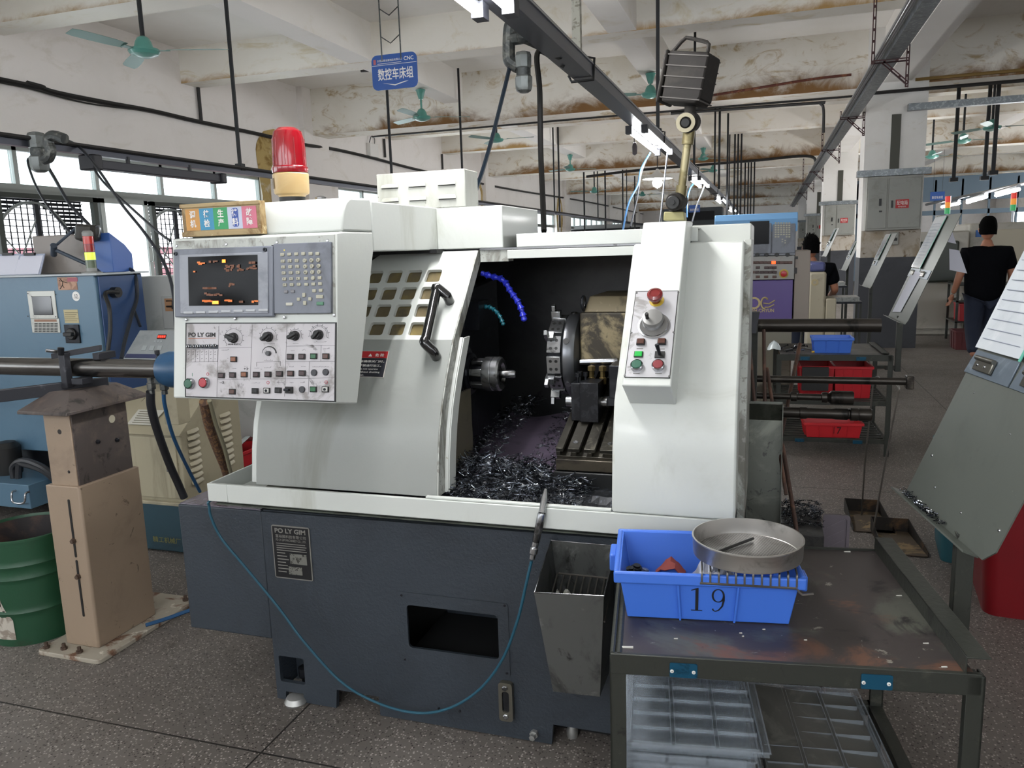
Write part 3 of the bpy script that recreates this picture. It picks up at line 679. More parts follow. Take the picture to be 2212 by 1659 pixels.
# more thin drop pipes far back
for i, (px, py, Y, zt) in enumerate(((1555, 240, 13.2, 0), (1573, 246, 15.5, 0), (1587, 352, 19.5, 1), (1594, 358, 19.5, 1), (1601, 358, 19.5, 1), (1609, 410, 24, 1), (1616, 410, 24, 1), (1622, 410, 24, 1), (1629, 410, 24, 1), (1206, 320, 17, 1), (1261, 372, 21, 1), (1307, 380, 22, 1), (1345, 380, 25, 1), (1371, 382, 26, 1))):
    p = at(px, py, Y=Y)
    rod(p.x, Y, 1.9 if Y > 14 else 2.3, ZS+.005, ('drop rod just right of the work lamp arm', 'drop rod second right of the work lamp arm', 'leftmost rod of the three-rod cluster left of the cable tray', 'middle rod of the three-rod cluster left of the cable tray', 'rightmost rod of the three-rod cluster left of the cable tray', 'first rod of the far four-rod cluster above the sky blue machine top', 'second rod of the far four-rod cluster above the sky blue machine top', 'third rod of the far four-rod cluster above the sky blue machine top', 'last rod of the far four-rod cluster above the sky blue machine top', 'thin drop rod right of the black drop cable, near the small fan', 'thin drop rod between two small far fans behind the lathe roof', 'thin far drop rod left of the blue hose', 'thin far drop rod beside the blue hose', 'thin far drop rod left of the pendant lamp')[i], r=.017 if Y < 18 else .02, clip=False, group='thin drop rods far back')
for px, Y, l in ((2132, 14.1, 'thick black rod over the right-hand lamp row, right of the largest far fan'), (2065, 14.1, 'black rod over the right-hand lamp row beside the middle far fan'), (2150, 13, 'black rod at the right, nearest of those over the right-hand lamp row')):
    p = at(px, 300, Y=Y); rod(p.x, Y, 2.3, ZS+.005, l, r=.025, group='hanger rods over the right-hand lamp row')
# --- right lamp row
rr = thing('light_rail', (4, 17, 2.2), 'grey rail carrying the right-hand row of tube lamps', 'rail')
A_, B_ = at(2000, 447, Y=13.4), at(2212, 395, Y=13.4); d = (B_-A_)
zr = 2.25
ra, rb = at(2010, 440, Z=zr), at(2212, 397, Z=zr); dirr = (rb-ra).normalized()
obj('bar', MB().cyl(ra-dirr*.5, rb+dirr*2, .03, n=6), ALUT, rr)
for i, (pa, pb, l) in enumerate((((2035, 447), (2072, 439), 'leftmost lit tube of the right-hand lamp row'), ((2090, 437), (2130, 425), 'middle lit tube of the right-hand lamp row'), ((2152, 422), (2200, 409), 'rightmost lit tube of the right-hand lamp row'))):
    A_ = at(*pa, Z=zr-.12); B_ = at(*pb, Z=zr-.12)
    t = thing('tube_lamp', (A_+B_)/2, l, 'lamp', 'right-hand lamp row')
    obj('tube', MB().cyl(A_, B_, .03, n=8), TUBEM, t); obj('reflector', MB().cyl(A_+Vector((0, 0, .05)), B_+Vector((0, 0, .05)), .035, n=6), ALUT, t)

# ================================================================== THE WHITE CNC LATHE
WPAINT = M('lathe_white_enamel', '#c9ccc7', .38, dirt=[('#b4b6ad', 3.5, .54, .74, (1, 1, .35)), ('#9b9784', 26, .70, .76), ('#a9a58f', 7, .68, .8, (2, 2, .25))], coat=.08, bump=.04, bscale=45)
WSIDE = M('lathe_white_worn_edge', '#aeb0aa', .4, dirt=[('#6e6c63', 9, .5, .62, (1, 1, .4)), ('#8b8a82', 30, .55, .6)])
BASEP = M('lathe_base_blue_grey', '#2f363e', .5, dirt=[('#282e35', 2.5, .45, .7), ('#434a4f', 40, .70, .74)], bump=.25, bscale=110)
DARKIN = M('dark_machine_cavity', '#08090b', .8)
INNERP = M('oily_dark_inner_sheet', '#2e2f30', .35, dirt=[('#1b1c20', 2.5, .42, .62), ('#101114', 9, .58, .7)])
STEEL = M('bright_ground_steel', '#8d8e90', .25, .9, dirt=[('#4b4a49', 12, .5, .62)])
DSTEEL = M('dark_oiled_steel', '#23252a', .3, .6, dirt=[('#3a3c40', 8, .5, .65)])
GRIME = M('oil_grimed_cast_iron', '#3a352c', .5, .3, dirt=[('#8b7f63', 5, .52, .62), ('#15130f', 7, .52, .62)])
LATHE = thing('cnc_lathe', (-.85, 2.45, 0), 'large white CNC lathe with open sliding door, blue-grey base and hanging control console', 'machine')
YF = 2.035
def fz(px, py): 
    p = at(px, py, Y=YF); return (p.x, max(p.z, .004))
# --- base casting: front sheet with cut-outs
XL, XRB = -1.526, -.075
outer = [(XL, .652), (XL, .004), (-1.494, .004), (-1.491, .034), (-1.424, .036), (-1.424, .004), (-1.304, .004), (-1.298, .069), (-1.147, .068), (-1.145, .004), (-.581, .004), (-.575, .069), (-.36, .069), (-.35, .004), (-.31, .004), (-.31, .66)]
hole = [(x, z) for x, z in rrect(-1.035, -.731, .249, .399, .012, 3)]
hole2 = [(x, z) for x, z in rrect(-1.508, -1.414, .068, .16, .006, 2)]
Fb = frame((0, YF+.016, 0), (1, 0, 0), (0, 0, 1))
mb = MB(Fb); mb.plate(outer, [hole, hole2], .016)
mb.F = None
mb.box(XL, XL+.014, YF+.015, 3.0, .03, .652); mb.box(XRB-.014, XRB, 2.12, 3.0, .03, .66); mb.box(-.322, -.31, YF+.01, 2.13, .02, .655); mb.box(-.31, XRB, 2.12, 2.134, .02, .655); mb.box(XL, -.31, YF+.012, 3.0, .64, .655); mb.box(-.31, XRB, 2.13, 3.0, .64, .655); mb.box(XL, XRB, 2.98, 3.0, .03, .65)
mb.box(-1.508-.02, -1.39, YF+.10, YF+.11, .02, .2); mb.box(-1.05, -.71, YF+.35, YF+.36, .2, .45)
base = obj('base', mb, BASEP, LATHE)
mb = MB(); mb.box(-1.5, -.1, YF+.36, YF+.38, .01, .63); mb.box(-1.06, -.70, YF+.02, YF+.36, .19, .2); mb.box(-1.32, -1.13, YF+.1, YF+.12, .01, .2); mb.box(-.6, -.1, YF+.08, YF+.1, .01, .2)
obj('cavity_shade_sheet', mb, DARKIN, base)  # near-black sheets stand in for the shade behind the base cut-outs
fr = MB(Fb); fr.plate(rrect(-1.057, -.703, .2, .434, .008, 2), [rrect(-1.030, -.736, .254, .394, .012, 3)], .0025)
for v in fr.bm.verts: v.co.y -= .016
obj('access_frame', fr, BASEP, base)
for x, z in ((-1.045, .423), (-.713, .428), (-1.045, .212), (-.713, .214), (-.94, .063), (-.87, .065)): 
    obj('screw', MB().lathe([(.004, 0), (.004, .002), (0, .003)], (x, YF-.002, z), (0, -1, 0), 8), DSTEEL, base)
obj('levelling_foot', MB().lathe([(.034, 0), (.038, .008), (.030, .024), (.018, .03), (0, .03)], (-1.452, YF-.004, 0), n=18), M('zinc_foot', '#a9a9a6', .4, .7), LATHE)
obj('levelling_screw', MB().lathe([(.012, .03), (.012, .06), (.02, .07), (.021, .1), (.014, .104), (0, .104)], (-1.447, YF+.05, 0), n=14), DSTEEL, LATHE)
obj('levelling_foot', MB().lathe([(.016, 0), (.018, .02), (.01, .04), (0, .045)], (-.533, YF+.06, 0), n=14), M('zinc_foot', '#a9a9a6'), LATHE)
gz = MB(Fb); gz.plate(rrect(-.737, -.694, .066, .19, .010, 4), [rrect(-.7265, -.7045, .095, .162, .008, 4)], .016)
for v in gz.bm.verts: v.co.y -= .018
lg = obj('oil_level_gauge', gz, M('worn_bronze_plate', '#77746a', .35, .8), LATHE)
obj('sight_glass', MB().box(-.728, -.703, YF-.012, YF-.004, .092, .164), M('dark_sight_glass', '#14161a', .1), lg)
for z in (.083, .175): obj('bolt', MB().lathe([(.009, 0), (.009, .006), (.006, .008), (0, .008)], (-.7155, YF-.016, z), (0, -1, 0), 6), STEEL, lg)
obj('drain_plug', MB().lathe([(.013, 0), (.013, .014), (.009, .014), (.009, .03), (0, .031)], (-.633, YF-.001, .033), (0, -1, 0), 6), M('zinc_foot', '#a9a9a6'), LATHE)
# coolant box to the left of the base
t_ = obj('coolant_tank', MB().box(-1.854, -1.53, YF+.004, 2.75, .213, .652), BASEP, LATHE, bevel=.004)
TOPM = M('oily_violet_grey_steel', '#8f8794', .18, .5, dirt=[('#6b6670', 30, .5, .6), ('#a9a3b0', 9, .55, .65)])
obj('lid', MB().box(-1.85, -1.535, YF+.01, 2.74, .652, .655), TOPM, t_)
obj('round_cover', MB().lathe([(.1, 0), (.1, .003), (0, .0035)], (-1.66, 2.24, .655), n=28), TOPM, t_)
# plate with lettering
PLATE = M('black_name_plate', '#232325', .35, .3); SILV = M('worn_silver_print', '#8d8b86', .4, .5)
np_ = obj('name_plate', MB(frame((0, YF, 0), (1, 0, 0), (0, 0, 1))).plate(rrect(-1.491, -1.352, .435, .613, .006, 2), [], .003), SILV, LATHE)
mb = MB(); mb.box(-1.487, -1.356, YF-.0042, YF-.003, .439, .609); obj('black_field', mb, PLATE, np_)
def pt_(body, x0, x1, z0, z1, m_=SILV, b=0): text('plate_text', body, frame((x0, YF-.0042, z0), (1, 0, 0), (0, 0, 1)), x1-x0, z1-z0, m_, np_, .0004, b)
pt_('PO LY GIM', -1.478, -1.366, .588, .604, b=.03)
pt_('富裕國科技有限公司', -1.476, -1.366, .572, .583); pt_('PO LY GIM MACHINERY CO., LTD.', -1.476, -1.366, .560, .569)
for k in range(4): 
    obj('plate_line', MB().box(-1.476, -1.37+.004*(k % 2), YF-.0046, YF-.0042, .552-.0075*k, .5545-.0075*k), SILV, np_, smooth=0)
for k in range(7): obj('plate_line', MB().box(-1.476, -1.446+.006*(k % 3), YF-.0046, YF-.0042, .520-.0105*k, .5232-.0105*k), SILV, np_, smooth=0)
FOIL = M('scratched_metal_sticker', '#8a8a84', .3, .6, dirt=[('#4d4c48', 70, .5, .55)])
obj('serial_sticker', MB().box(-1.429, -1.368, YF-.005, YF-.0042, .488, .522), FOIL, np_, smooth=0); obj('serial_sticker', MB().box(-1.437, -1.388, YF-.005, YF-.0042, .452, .478), FOIL, np_, smooth=0)
# --- chip tray running along the front
RM = MB()
prof = [(2.07, .655), (1.925, .716), (1.925, .772), (1.937, .772), (1.937, .722), (2.07, .668)]
RM.prism(prof, 'x', -1.56, -.075)
RM.hexa([(-1.56, 2.07, .655), (-1.56, 2.07, .668), (-1.56, 1.937, .722), (-1.56, 1.925, .716)], [(-1.52, 2.4, .655), (-1.52, 2.4, .668), (-1.63, 2.4, .722), (-1.632, 2.4, .716)])
RM.box(-1.632, -1.5605, 1.925, 1.937, .716, .772)
RM.box(-1.632, -1.626, 1.937, 2.75, .716, .772)
RM.hexa([(-1.632, 1.93, .716), (-1.56, 1.93, .716), (-1.53, 2.05, .657), (-1.54, 2.05, .655)], [(-1.632, 1.93, .72), (-1.56, 1.93, .72), (-1.53, 2.05, .661), (-1.54, 2.05, .66)])
RM.hexa([(-1.632, 1.935, .716), (-1.54, 2.05, .655), (-1.54, 2.7, .655), (-1.632, 2.7, .716)], [(-1.630, 1.935, .722), (-1.538, 2.05, .66), (-1.538, 2.7, .66), (-1.630, 2.7, .722)])
tray = obj('chip_tray', RM, WPAINT, LATHE, bevel=.0025)
mb = MB(); mb.box(-1.62, -.08, 1.943, 2.4, .7, .704); obj('tray_floor', mb, M('dirty_green_grey_steel', '#50554b', .6, .3, dirt=[('#3d4039', 6, .5, .6)]), tray)
# --- left casing and the sliding door
DP = [(1.952, .772), (1.966, .872), (1.985, .95), (2.012, 1.02), (2.052, 1.095), (2.117, 1.197), (2.35, 1.452)]
def dy(z, P=DP):
    for (ya, za), (yb, zb) in zip(P, P[1:]):
        if z <= zb: return ya+(yb-ya)*(z-za)/(zb-za)
    return P[-1][0]
XD0, XD1 = -1.472, -.875
mb = MB()
rowsz = [z for _, z in DP[:6]]
wz = [(1.209, 1.245), (1.26, 1.296), (1.3095, 1.346), (1.36, 1.397)]
wx = [(-1.363+.068*k, -1.363+.068*k+.0505) for k in range(6)]
G = [[mb.v((x, dy(z), z)) for x in (XD0, XD1)] for z in rowsz]
for a, b_ in zip(G, G[1:]): mb.bm.faces.new((a[0], a[1], b_[1], b_[0]))
# upper slanted part with window openings: exact plate in its own plane
dv = Vector((0, DP[6][0]-DP[5][0], DP[6][1]-DP[5][1])); Ls = dv.length; Fd = frame((0, DP[5][0], DP[5][1]), (1, 0, 0), dv)
kz = Ls/(DP[6][1]-DP[5][1]); tz = lambda z: (z-DP[5][1])*kz
mb2 = MB(Fd)
mb2.plate([(XD0, 0), (XD1, 0), (XD1, Ls), (-1.205, Ls), (-1.26, tz(1.41)), (XD0, tz(1.41))], [rrect(x0, x1, tz(z0), tz(z1), .0075, 3) for z0, z1 in wz for x0, x1 in wx], -.012)
bmesh.ops.solidify(mb.bm, geom=list(mb.bm.faces), thickness=-.012)
tmp = bpy.data.meshes.new('tmp'); mb2.bm.to_mesh(tmp); mb.bm.from_mesh(tmp); bpy.data.meshes.remove(tmp); mb2.bm.free()
door = obj('door', mb, WPAINT, LATHE, smooth=30)
obj('window_pane', MB(Fd).box(-1.38, -.95, tz(1.2), tz(1.405), -.020, -.0145), M('oil_stained_pane', '#6b6048', .2, dirt=[('#8d7c48', 5, .45, .7), ('#4b443a', 4, .5, .7)], coat=.4), door)
# door return edge facing the opening (dirty), two strips
def sidestrip(x0, x1, P, d0, d1, mat, name, parent, zlo=.772, zhi=1.452):
    mb = MB(); rows = []
    pts = [(y, z) for y, z in P if zlo <= z <= zhi]
    for y, z in pts: rows.append([(x0, y+d0, z), (x1, y+d1, z)])
    mb.sheet(rows, .004); return obj(name, mb, mat, parent)
sidestrip(-.874, -.874, DP, -.001, .05, WSIDE, 'door_edge', door)
sidestrip(-.874, -.862, DP, .05, .053, WPAINT, 'door_edge', door, zhi=1.43)
sidestrip(-.862, -.862, DP, .053, .10, WPAINT, 'door_seal_strip', door, zhi=1.44)
sidestrip(-1.471, -1.471, DP, 0, .42, WPAINT, 'casing_side', LATHE)
sidestrip(-1.50, -1.50, [(y+.02, z) for y, z in DP], 0, .5, WPAINT, 'casing_side', LATHE)
mb = MB(); mb.sheet([[(-1.50, y+.022, z), (-1.47, y+.022, z)] for y, z in DP], .004); obj('casing_strip', mb, WPAINT, LATHE)
# handle
HB = at(975, 650, Y=2.16); nrm = Vector((0, -dv.z, dv.y)).normalized()
def dsurf(px, py, off=0):
    n = nrm; P0 = Vector((0, DP[5][0], DP[5][1])); d = CR*((px-1106)/FPX) - CU*((py-829.5)/FPX) + CF
    t = (P0-CO).dot(n)/d.dot(n); return CO+d*t+n*off
ta, ba = dsurf(972, 652), dsurf(942, 770)
to, bo = ta+nrm*.042+Vector((-.012, 0, .02)), ba+nrm*.042+Vector((-.004, 0, -.012))
to = dsurf(955, 641, .045) ; bo = dsurf(929, 762, .045)
obj('handle', MB().tube([ta-nrm*.004, ta+nrm*.02] + bez([ta+nrm*.03, to+(bo-to)*.02+nrm*.004, to+(bo-to)*.09], 5) + [to+(bo-to)*.5] + bez([to+(bo-to)*.92, to+(bo-to)*.99+nrm*.003, ba+nrm*.026], 5)+[ba+nrm*.012, ba-nrm*.004], .0150, 16), M('black_gloss_handle', '#101012', .15, coat=.8), door)
# warning label on the door
zl0, zl1 = 1.093, 1.165
def lab(x0, x1, z0, z1, mat, nm, o):
    mb = MB(); mb.sheet([[(x0, dy(z)-o, z), (x1, dy(z)-o, z)] for z in (z0, (z0*.5+z1*.5), z1)], .0006); return obj(nm, mb, mat, door, smooth=0)
lab(-1.175, -1.07, zl0, zl1, M('label_cream', '#d9d4cc', .5), 'warning_label', .0018)
lab(-1.173, -1.072, 1.146, 1.164, REDL, 'warning_label', .0026); lab(-1.173, -1.072, zl0+.0015, 1.1455, M('label_navy', '#23242e', .5), 'warning_label', .0026)
def ltext(b_, x0, x1, z0, z1, bold=.01):
    v = Vector((0, dy(z1)-dy(z0), z1-z0)); text('label_text', b_, frame((x0, dy(z0)-.0034, z0), (1, 0, 0), v), x1-x0, z1-z0, WHT, door, .0004, bold)
ltext('▲', -1.135, -1.122, 1.150, 1.159); ltext('危 险', -1.112, -1.083, 1.150, 1.160)
ltext('未确保关门时，', -1.158, -1.078, 1.133, 1.141); ltext('严禁进行加工。', -1.158, -1.085, 1.1215, 1.1295)
ltext('Do not operate', -1.158, -1.094, 1.1125, 1.1185); ltext('without shutting', -1.158, -1.086, 1.104, 1.1105); ltext('door.', -1.158, -1.136, 1.0965, 1.1025)
# --- right casing panel
RP = [(1.93, .7725), (1.93, .80), (1.944, .94), (1.977, 1.057), (2.055, 1.154), (2.152, 1.27), (2.232, 1.375), (2.305, 1.455)]
mb = MB(); XP0, XP1 = -.378, -.066
pp = RP+[(2.60, 1.455), (2.60, .7725)]
mb.prism(pp, 'x', XP0+.004, XP1)
obj('right_casing', mb, WPAINT, LATHE, bevel=.006, smooth=30)
mb = MB(); mb.box(-.9, XP0+.002, 1.93, 1.944, .7725, .7795); obj('sill', mb, WPAINT, LATHE, bevel=.002)
# little edge plate at the right rear side
mb = MB(); mb.prism([(2.07, .72), (2.07, .8), (2.12, 1.08), (2.3, 1.38), (2.34, 1.458), (2.62, 1.458), (2.62, .72)], 'x', XP1-.002, XP1+.018); obj('side_cover', mb, WSIDE, LATHE, bevel=.002)
mb = MB(); mb.box(-.225, -.052, 2.48, 2.9, 1.44, 1.506); obj('rear_cover', mb, M('chipped_white_cover', '#bfc1bb', .3, dirt=[('#7a4a2c', 22, .71, .73)]), LATHE, bevel=.004)
# top rails over the opening
mb = MB(); mb.box(-.75, -.2, 2.37, 2.40, 1.458, 1.499); mb.box(-.75, -.2, 2.40, 2.9, 1.494, 1.499); obj('top_rail', mb, WPAINT, LATHE, bevel=.002)
obj('slide_rail', MB().box(-.86, -.36, 2.335, 2.372, 1.452, 1.458), STEEL, LATHE)
obj('lintel', MB().box(-.768, -.37, 2.33, 2.345, 1.424, 1.450), WPAINT, LATHE, bevel=.001)
obj('rail_bracket', MB().box(-.86, -.768, 2.34, 2.39, 1.416, 1.452), WSIDE, LATHE)
# roof boxes
mb = MB(); mb.box(-1.012, -.79, 2.36, 2.76, 1.458, 1.588); obj('roof_box', mb, WPAINT, LATHE, bevel=.003)
obj('roof_box', MB().box(-1.505, -1.012, 1.927, 2.7, 1.458, 1.59), WPAINT, LATHE, bevel=.003)
obj('roof_box', MB().box(-1.49, -.99, 2.3, 2.372, 1.448, 1.46), DARKIN, LATHE)  # near-black strip painted as the shaded gap under the roof box
vb = obj('ventilated_box', MB().box(-1.222, -.914, 2.372, 2.49, 1.589, 1.706), M('louvred_box_paint', '#b3b4ad', .4, dirt=[('#9c9c92', 5, .5, .7, (1, 1, .4)), ('#77756a', 22, .62, .68)]), LATHE, bevel=.003)
for x0 in (-1.205, -1.108, -1.006):
    for z0 in (1.617, 1.660):
        mb = MB(); w_ = .062
        mb.sheet([[(x0+.005, 2.3715, z0+.011), (x0+w_/2, 2.3715, z0+.0125), (x0+w_-.005, 2.3715, z0+.011)], [(x0+.002, 2.369, z0+.007), (x0+w_/2, 2.368, z0+.008), (x0+w_-.002, 2.369, z0+.007)], [(x0, 2.3655, z0), (x0+w_/2, 2.3645, z0), (x0+w_, 2.3655, z0)]], .0015)
        lo_ = obj('louver', mb, MATS['louvred_box_paint'], vb); obj('louver_slot', MB().box(x0+.003, x0+w_-.003, 2.3665, 2.3725, z0-.0025, z0-.0002), BLK, lo_)
# --- inner cavity
mb = MB(); mb.box(-1.5, -.1, 2.98, 3.0, .66, 1.5); mb.box(-1.49, -1.47, 2.2, 2.98, .66, 1.45); mb.box(-1.47, -.2, 2.42, 2.98, 1.44, 1.455); mb.box(XP0, XP0+.004, 2.06, 2.98, .7, 1.0)
mb.box(-.20, -.18, 2.36, 2.98, .66, 1.45)
obj('inner_sheet', mb, INNERP, LATHE)
mb = MB(); mb.box(-.905, -.895, 2.04, 2.3, .72, 1.02); obj('inner_guard', mb, M('inner_guard_beige', '#5b5648', .4, dirt=[('#2b2a27', 6, .5, .7)]), LATHE)
mb = MB(); mb.prism([(2.12, .70), (2.12, 1.05), (2.37, 1.33), (2.7, 1.36), (2.7, .70)], 'x', -1.3, -.93); obj('headstock', mb, DSTEEL, LATHE, bevel=.01)
SY, SZ = 2.34, 1.062
mb = MB(); mb.lathe([(0, -.06), (.10, -.06), (.10, 0), (.092, .008), (.075, .012), (.07, .02), (0, .02)], (-.935, SY, SZ), (1, 0, 0), 40); obj('spindle_nose', mb, DSTEEL, LATHE)
ck = MB(); ck.lathe([(0, 0), (.066, 0), (.066, .012), (.052, .016), (.052, .02)], (-.915, SY, SZ), (1, 0, 0), 40)
ch_ = obj('collet_chuck', ck, DSTEEL, LATHE)
for k in range(6):
    a = R(60*k+18); mb = MB(); F = Matrix.Translation((-.9, SY, SZ)) @ Matrix.Rotation(a, 4, 'X'); mb = MB(F); mb.box(0, .05, -.012, .012, .036, .05); obj('jaw', mb, STEEL, ch_, bevel=.002)
obj('collet_core', MB().cyl((-.9, SY, SZ), (-.84, SY, SZ), .034, n=24), DSTEEL, ch_)
mb = MB(); mb.lathe([(.036, 0), (.054, 0), (.055, .004), (.055, .026), (.0535, .028), (.055, .030), (.055, .048), (.05, .054), (.036, .054), (.03, .044), (0, .04)], (-.855, SY, SZ), (1, 0, 0), 44); obj('collet_nut', mb, STEEL, ch_)
obj('work_stub', MB().lathe([(.013, 0), (.013, .05), (.009, .056), (0, .057)], (-.812, SY, SZ), (1, 0, 0), 20), STEEL, ch_)
# slanted T-slot slide
S0, S1 = Vector((0, 2.15, .878)), Vector((0, 2.60, 1.035)); sv = (S1-S0); SL = sv.length
Fs = frame((-.58, S0.y, S0.z), (1, 0, 0), sv)
mb = MB(Fs)
SLT = M('t_slot_table_steel', '#55524b', .28, .8, dirt=[('#2e2c29', 5, .5, .65), ('#7d786c', 16, .58, .66)])
for a, b_ in ((0, .022), (.036, .070), (.084, .116), (.130, .3)): mb.box(a, b_, 0, SL, -.012, 0)
for a, b_ in ((-.0, .012), (.046, .06), (.094, .106), (.142, .3)): mb.box(a, b_, 0, SL, -.026, -.012)
mb.box(0, .3, 0, SL, -.034, -.026); slt = obj('slide_table', mb, SLT, LATHE, bevel=.001)
for a in (.053, .155): obj('screw', MB().lathe([(.0075, 0), (.0075, .0015), (.003, .002), (0, .0005)], Fs @ Vector((a, .035, 0)), Fs.to_3x3() @ Vector((0, 0, 1)), 14), STEEL, slt)
mb = MB(); mb.box(-.578, -.2, 2.14, 2.5, .815, .848); mb.hexa([(-.578, 2.14, .82), (-.2, 2.14, .82), (-.2, 2.6, .98), (-.578, 2.6, .98)], [(-.578, 2.15, .845), (-.2, 2.15, .845), (-.2, 2.6, 1.0), (-.578, 2.6, 1.0)])
obj('slide_saddle', mb, M('brown_oiled_steel', '#4c463c', .35, .6, dirt=[('#2a2724', 6, .5, .65)]), LATHE, bevel=.002)
mb = MB(); mb.box(-.584, -.2, 2.135, 2.5, .748, .812); obj('slide_apron', mb, M('black_greasy_casting', '#1b1c1d', .4, .3, dirt=[('#4a463c', 12, .66, .72)]), LATHE, bevel=.003)
# gang tool post
Ft = frame(Fs @ Vector((.018, .19, 0)), (1, 0, 0), (0, 1, 0))
tp = obj('tool_post', MB().box(-.565, -.482, 2.29, 2.36, .93, 1.045), M('black_oxide_steel', '#1d1e22', .3, .4, dirt=[('#2d2f34', 40, .5, .6)]), LATHE, bevel=.0015)
obj('tool_block', MB().box(-.535, -.478, 2.275, 2.36, .93, 1.05), MATS['black_oxide_steel'], tp, bevel=.0015)
for x, y in ((-.548, 2.31), (-.528, 2.33), (-.548, 2.345)): obj('clamp_screw', MB().lathe([(.004, 0), (.004, .018), (.0075, .018), (.0075, .03), (.004, .031), (.004, .026), (0, .026)], (x, y, 1.044), n=12), DSTEEL, tp)
for x, s in ((-.565, -1), (-.478, 1)): obj('boss', MB().cyl((x, 2.315, .985), (x+s*.02, 2.315, .985), .016, n=20), STEEL, tp)
obj('tool_bar', MB().box(-.478, -.25, 2.31, 2.34, .975, 1.0), DSTEEL, tp)
# turret with its holders and housing
TC = Vector((-.62, 2.5, 1.105))
tu = obj('turret', MB().lathe([(0, -.05), (.06, -.05), (.115, -.045), (.118, -.04), (.118, 0), (.06, .004), (0, .004)], TC, (1, 0, 0), 12), DSTEEL, LATHE, smooth=20, bevel=.002)
obj('turret_disc', MB().lathe([(.08, .004), (.13, .006), (.138, .012), (.138, .03), (.128, .045), (.1, .055), (0, .055)], TC, (1, 0, 0), 48), M('dark_turret_disc', '#6b6d71', .3, .8), tu)
for k in range(12):
    a = R(30*k+8); F = Matrix.Translation(TC) @ Matrix.Rotation(a, 4, 'X')
    mb = MB(F); mb.box(-.044, .002, -.028, .028, .098, .128); hb = obj('tool_holder', mb, STEEL if k % 3 else M('bright_clamp_steel', '#a2a4a6', .25, .9), tu, bevel=.002)
    if k in (1, 2, 3, 4, 5, 6):
        for yy in (-.013, .013): obj('bolt_hole', MB(F).cyl((-.030, yy, .1282), (-.030, yy, .1288), .005, n=10), BLK, hb); obj('bolt_hole', MB(F).cyl((-.012, yy, .1282), (-.012, yy, .1288), .005, n=10), BLK, hb)
for k, a in enumerate((52, 98, 158, 195)):
    F = Matrix.Translation(TC) @ Matrix.Rotation(R(a-40), 4, 'X')
    mb = MB(F); mb.box(-.048, -.018, -.012, .012, .11, .150); mb.prism([(-.012, .150), (.012, .150), (.005, .172), (-.010, .168)], 'x', -.046, -.034) ; obj('cutting_tool', mb, M('bright_clamp_steel', '#c4c6c8'), tu, bevel=.0015)
for k in range(6):
    a = R(60*k+25); c = TC+Vector((.028, math.sin(a)*.128, math.cos(a)*.128)); obj('disc_slot', MB().lathe([(.010, .0), (.010, .0125), (0, .0125)], TC+Vector((.022, -math.cos(a)*.128, math.sin(a)*.128)), Vector((0, -math.cos(a), math.sin(a))), 12), STEEL if k % 2 else BLK, tu)
ho = obj('turret_housing', MB().box(-.562, -.22, 2.41, 2.75, 1.085, 1.25), GRIME, LATHE, bevel=.006)
mb = MB(); mb.hexa([(-.55, 2.42, 1.25), (-.22, 2.42, 1.25), (-.22, 2.75, 1.25), (-.55, 2.75, 1.25)], [(-.54, 2.46, 1.298), (-.22, 2.46, 1.298), (-.22, 2.75, 1.298), (-.54, 2.75, 1.298)]); obj('housing_cover', mb, M('worn_tan_cast_cover', '#7e735c', .5, dirt=[('#4a4336', 6, .5, .62), ('#a79c80', 18, .6, .66)]), ho, bevel=.004)
obj('eye_bolt', MB().tube([(-.553+0*math.cos(t), 2.43+.018*math.cos(t), 1.278+.02*math.sin(t)) for t in [R(20*i) for i in range(18)]], .0055, 8, close=True), DSTEEL, ho)
obj('coolant_pipe', MB().cyl((-.56, 2.40, 1.095), (-.44, 2.40, 1.10), .009, n=10), STEEL, ho)
obj('servo_cover', MB().box(-.45, -.22, 2.30, 2.40, 1.0, 1.10), DSTEEL, ho, bevel=.003)
for x in (-.52, -.485, -.45): obj('fitting', MB().lathe([(.012, 0), (.012, .02), (.008, .022), (.008, .04), (.013, .042), (.013, .055), (0, .06)], (x, 2.38, 1.03), n=6), M('brass_fitting', '#7a6a45', .35, .8, dirt=[('#2a261d', 20, .5, .6)]), ho)
# snap-together coolant hoses
def snap(pts, r, mat, label):
    P = [Vector(p) for p in pts]; t = None; mb = None
    C_ = bez(P, 10); L = [0]
    for a, b_ in zip(C_, C_[1:]): L.append(L[-1]+(b_-a).length)
    n = int(L[-1]/(r*1.75)); o = None
    def pos(s):
        for i in range(len(L)-1):
            if L[i+1] >= s: f = (s-L[i])/(L[i+1]-L[i]+1e-9); return C_[i].lerp(C_[i+1], f)
        return C_[-1]
    for k in range(n):
        a, b_ = pos(L[-1]*k/n), pos(L[-1]*(k+1)/n); d = (b_-a)
        mb = MB(); h = d.length; mb.lathe([(0, 0), (r*.62, 0), (r*.72, h*.2), (r*.55, h*.45), (r*.8, h*.75), (r, h*.98), (r*.9, h), (0, h)], a, d, 16)
        if o is None: o = obj('coolant_hose', mb, mat, LATHE, label=label)
        else: obj('hose_segment', mb, mat, o)
    mb = MB(); mb.lathe([(0, 0), (r*.6, 0), (r*.8, r*.7), (r*.8, r*1.1), (r*.4, r*1.5), (0, r*1.5)], C_[-1], C_[-1]-C_[-3], 14); obj('nozzle', mb, mat, o)
YH = 2.42
snap([at(1040, 590, Y=YH), at(1062, 597, Y=YH), at(1088, 605, Y=YH), at(1103, 630, Y=YH), at(1118, 650, Y=YH), at(1126, 668, Y=YH), at(1130, 682, Y=YH)], .0125, M('coolant_hose_blue', '#2a35c4', .35, coat=.3), 'royal blue segmented coolant hose')
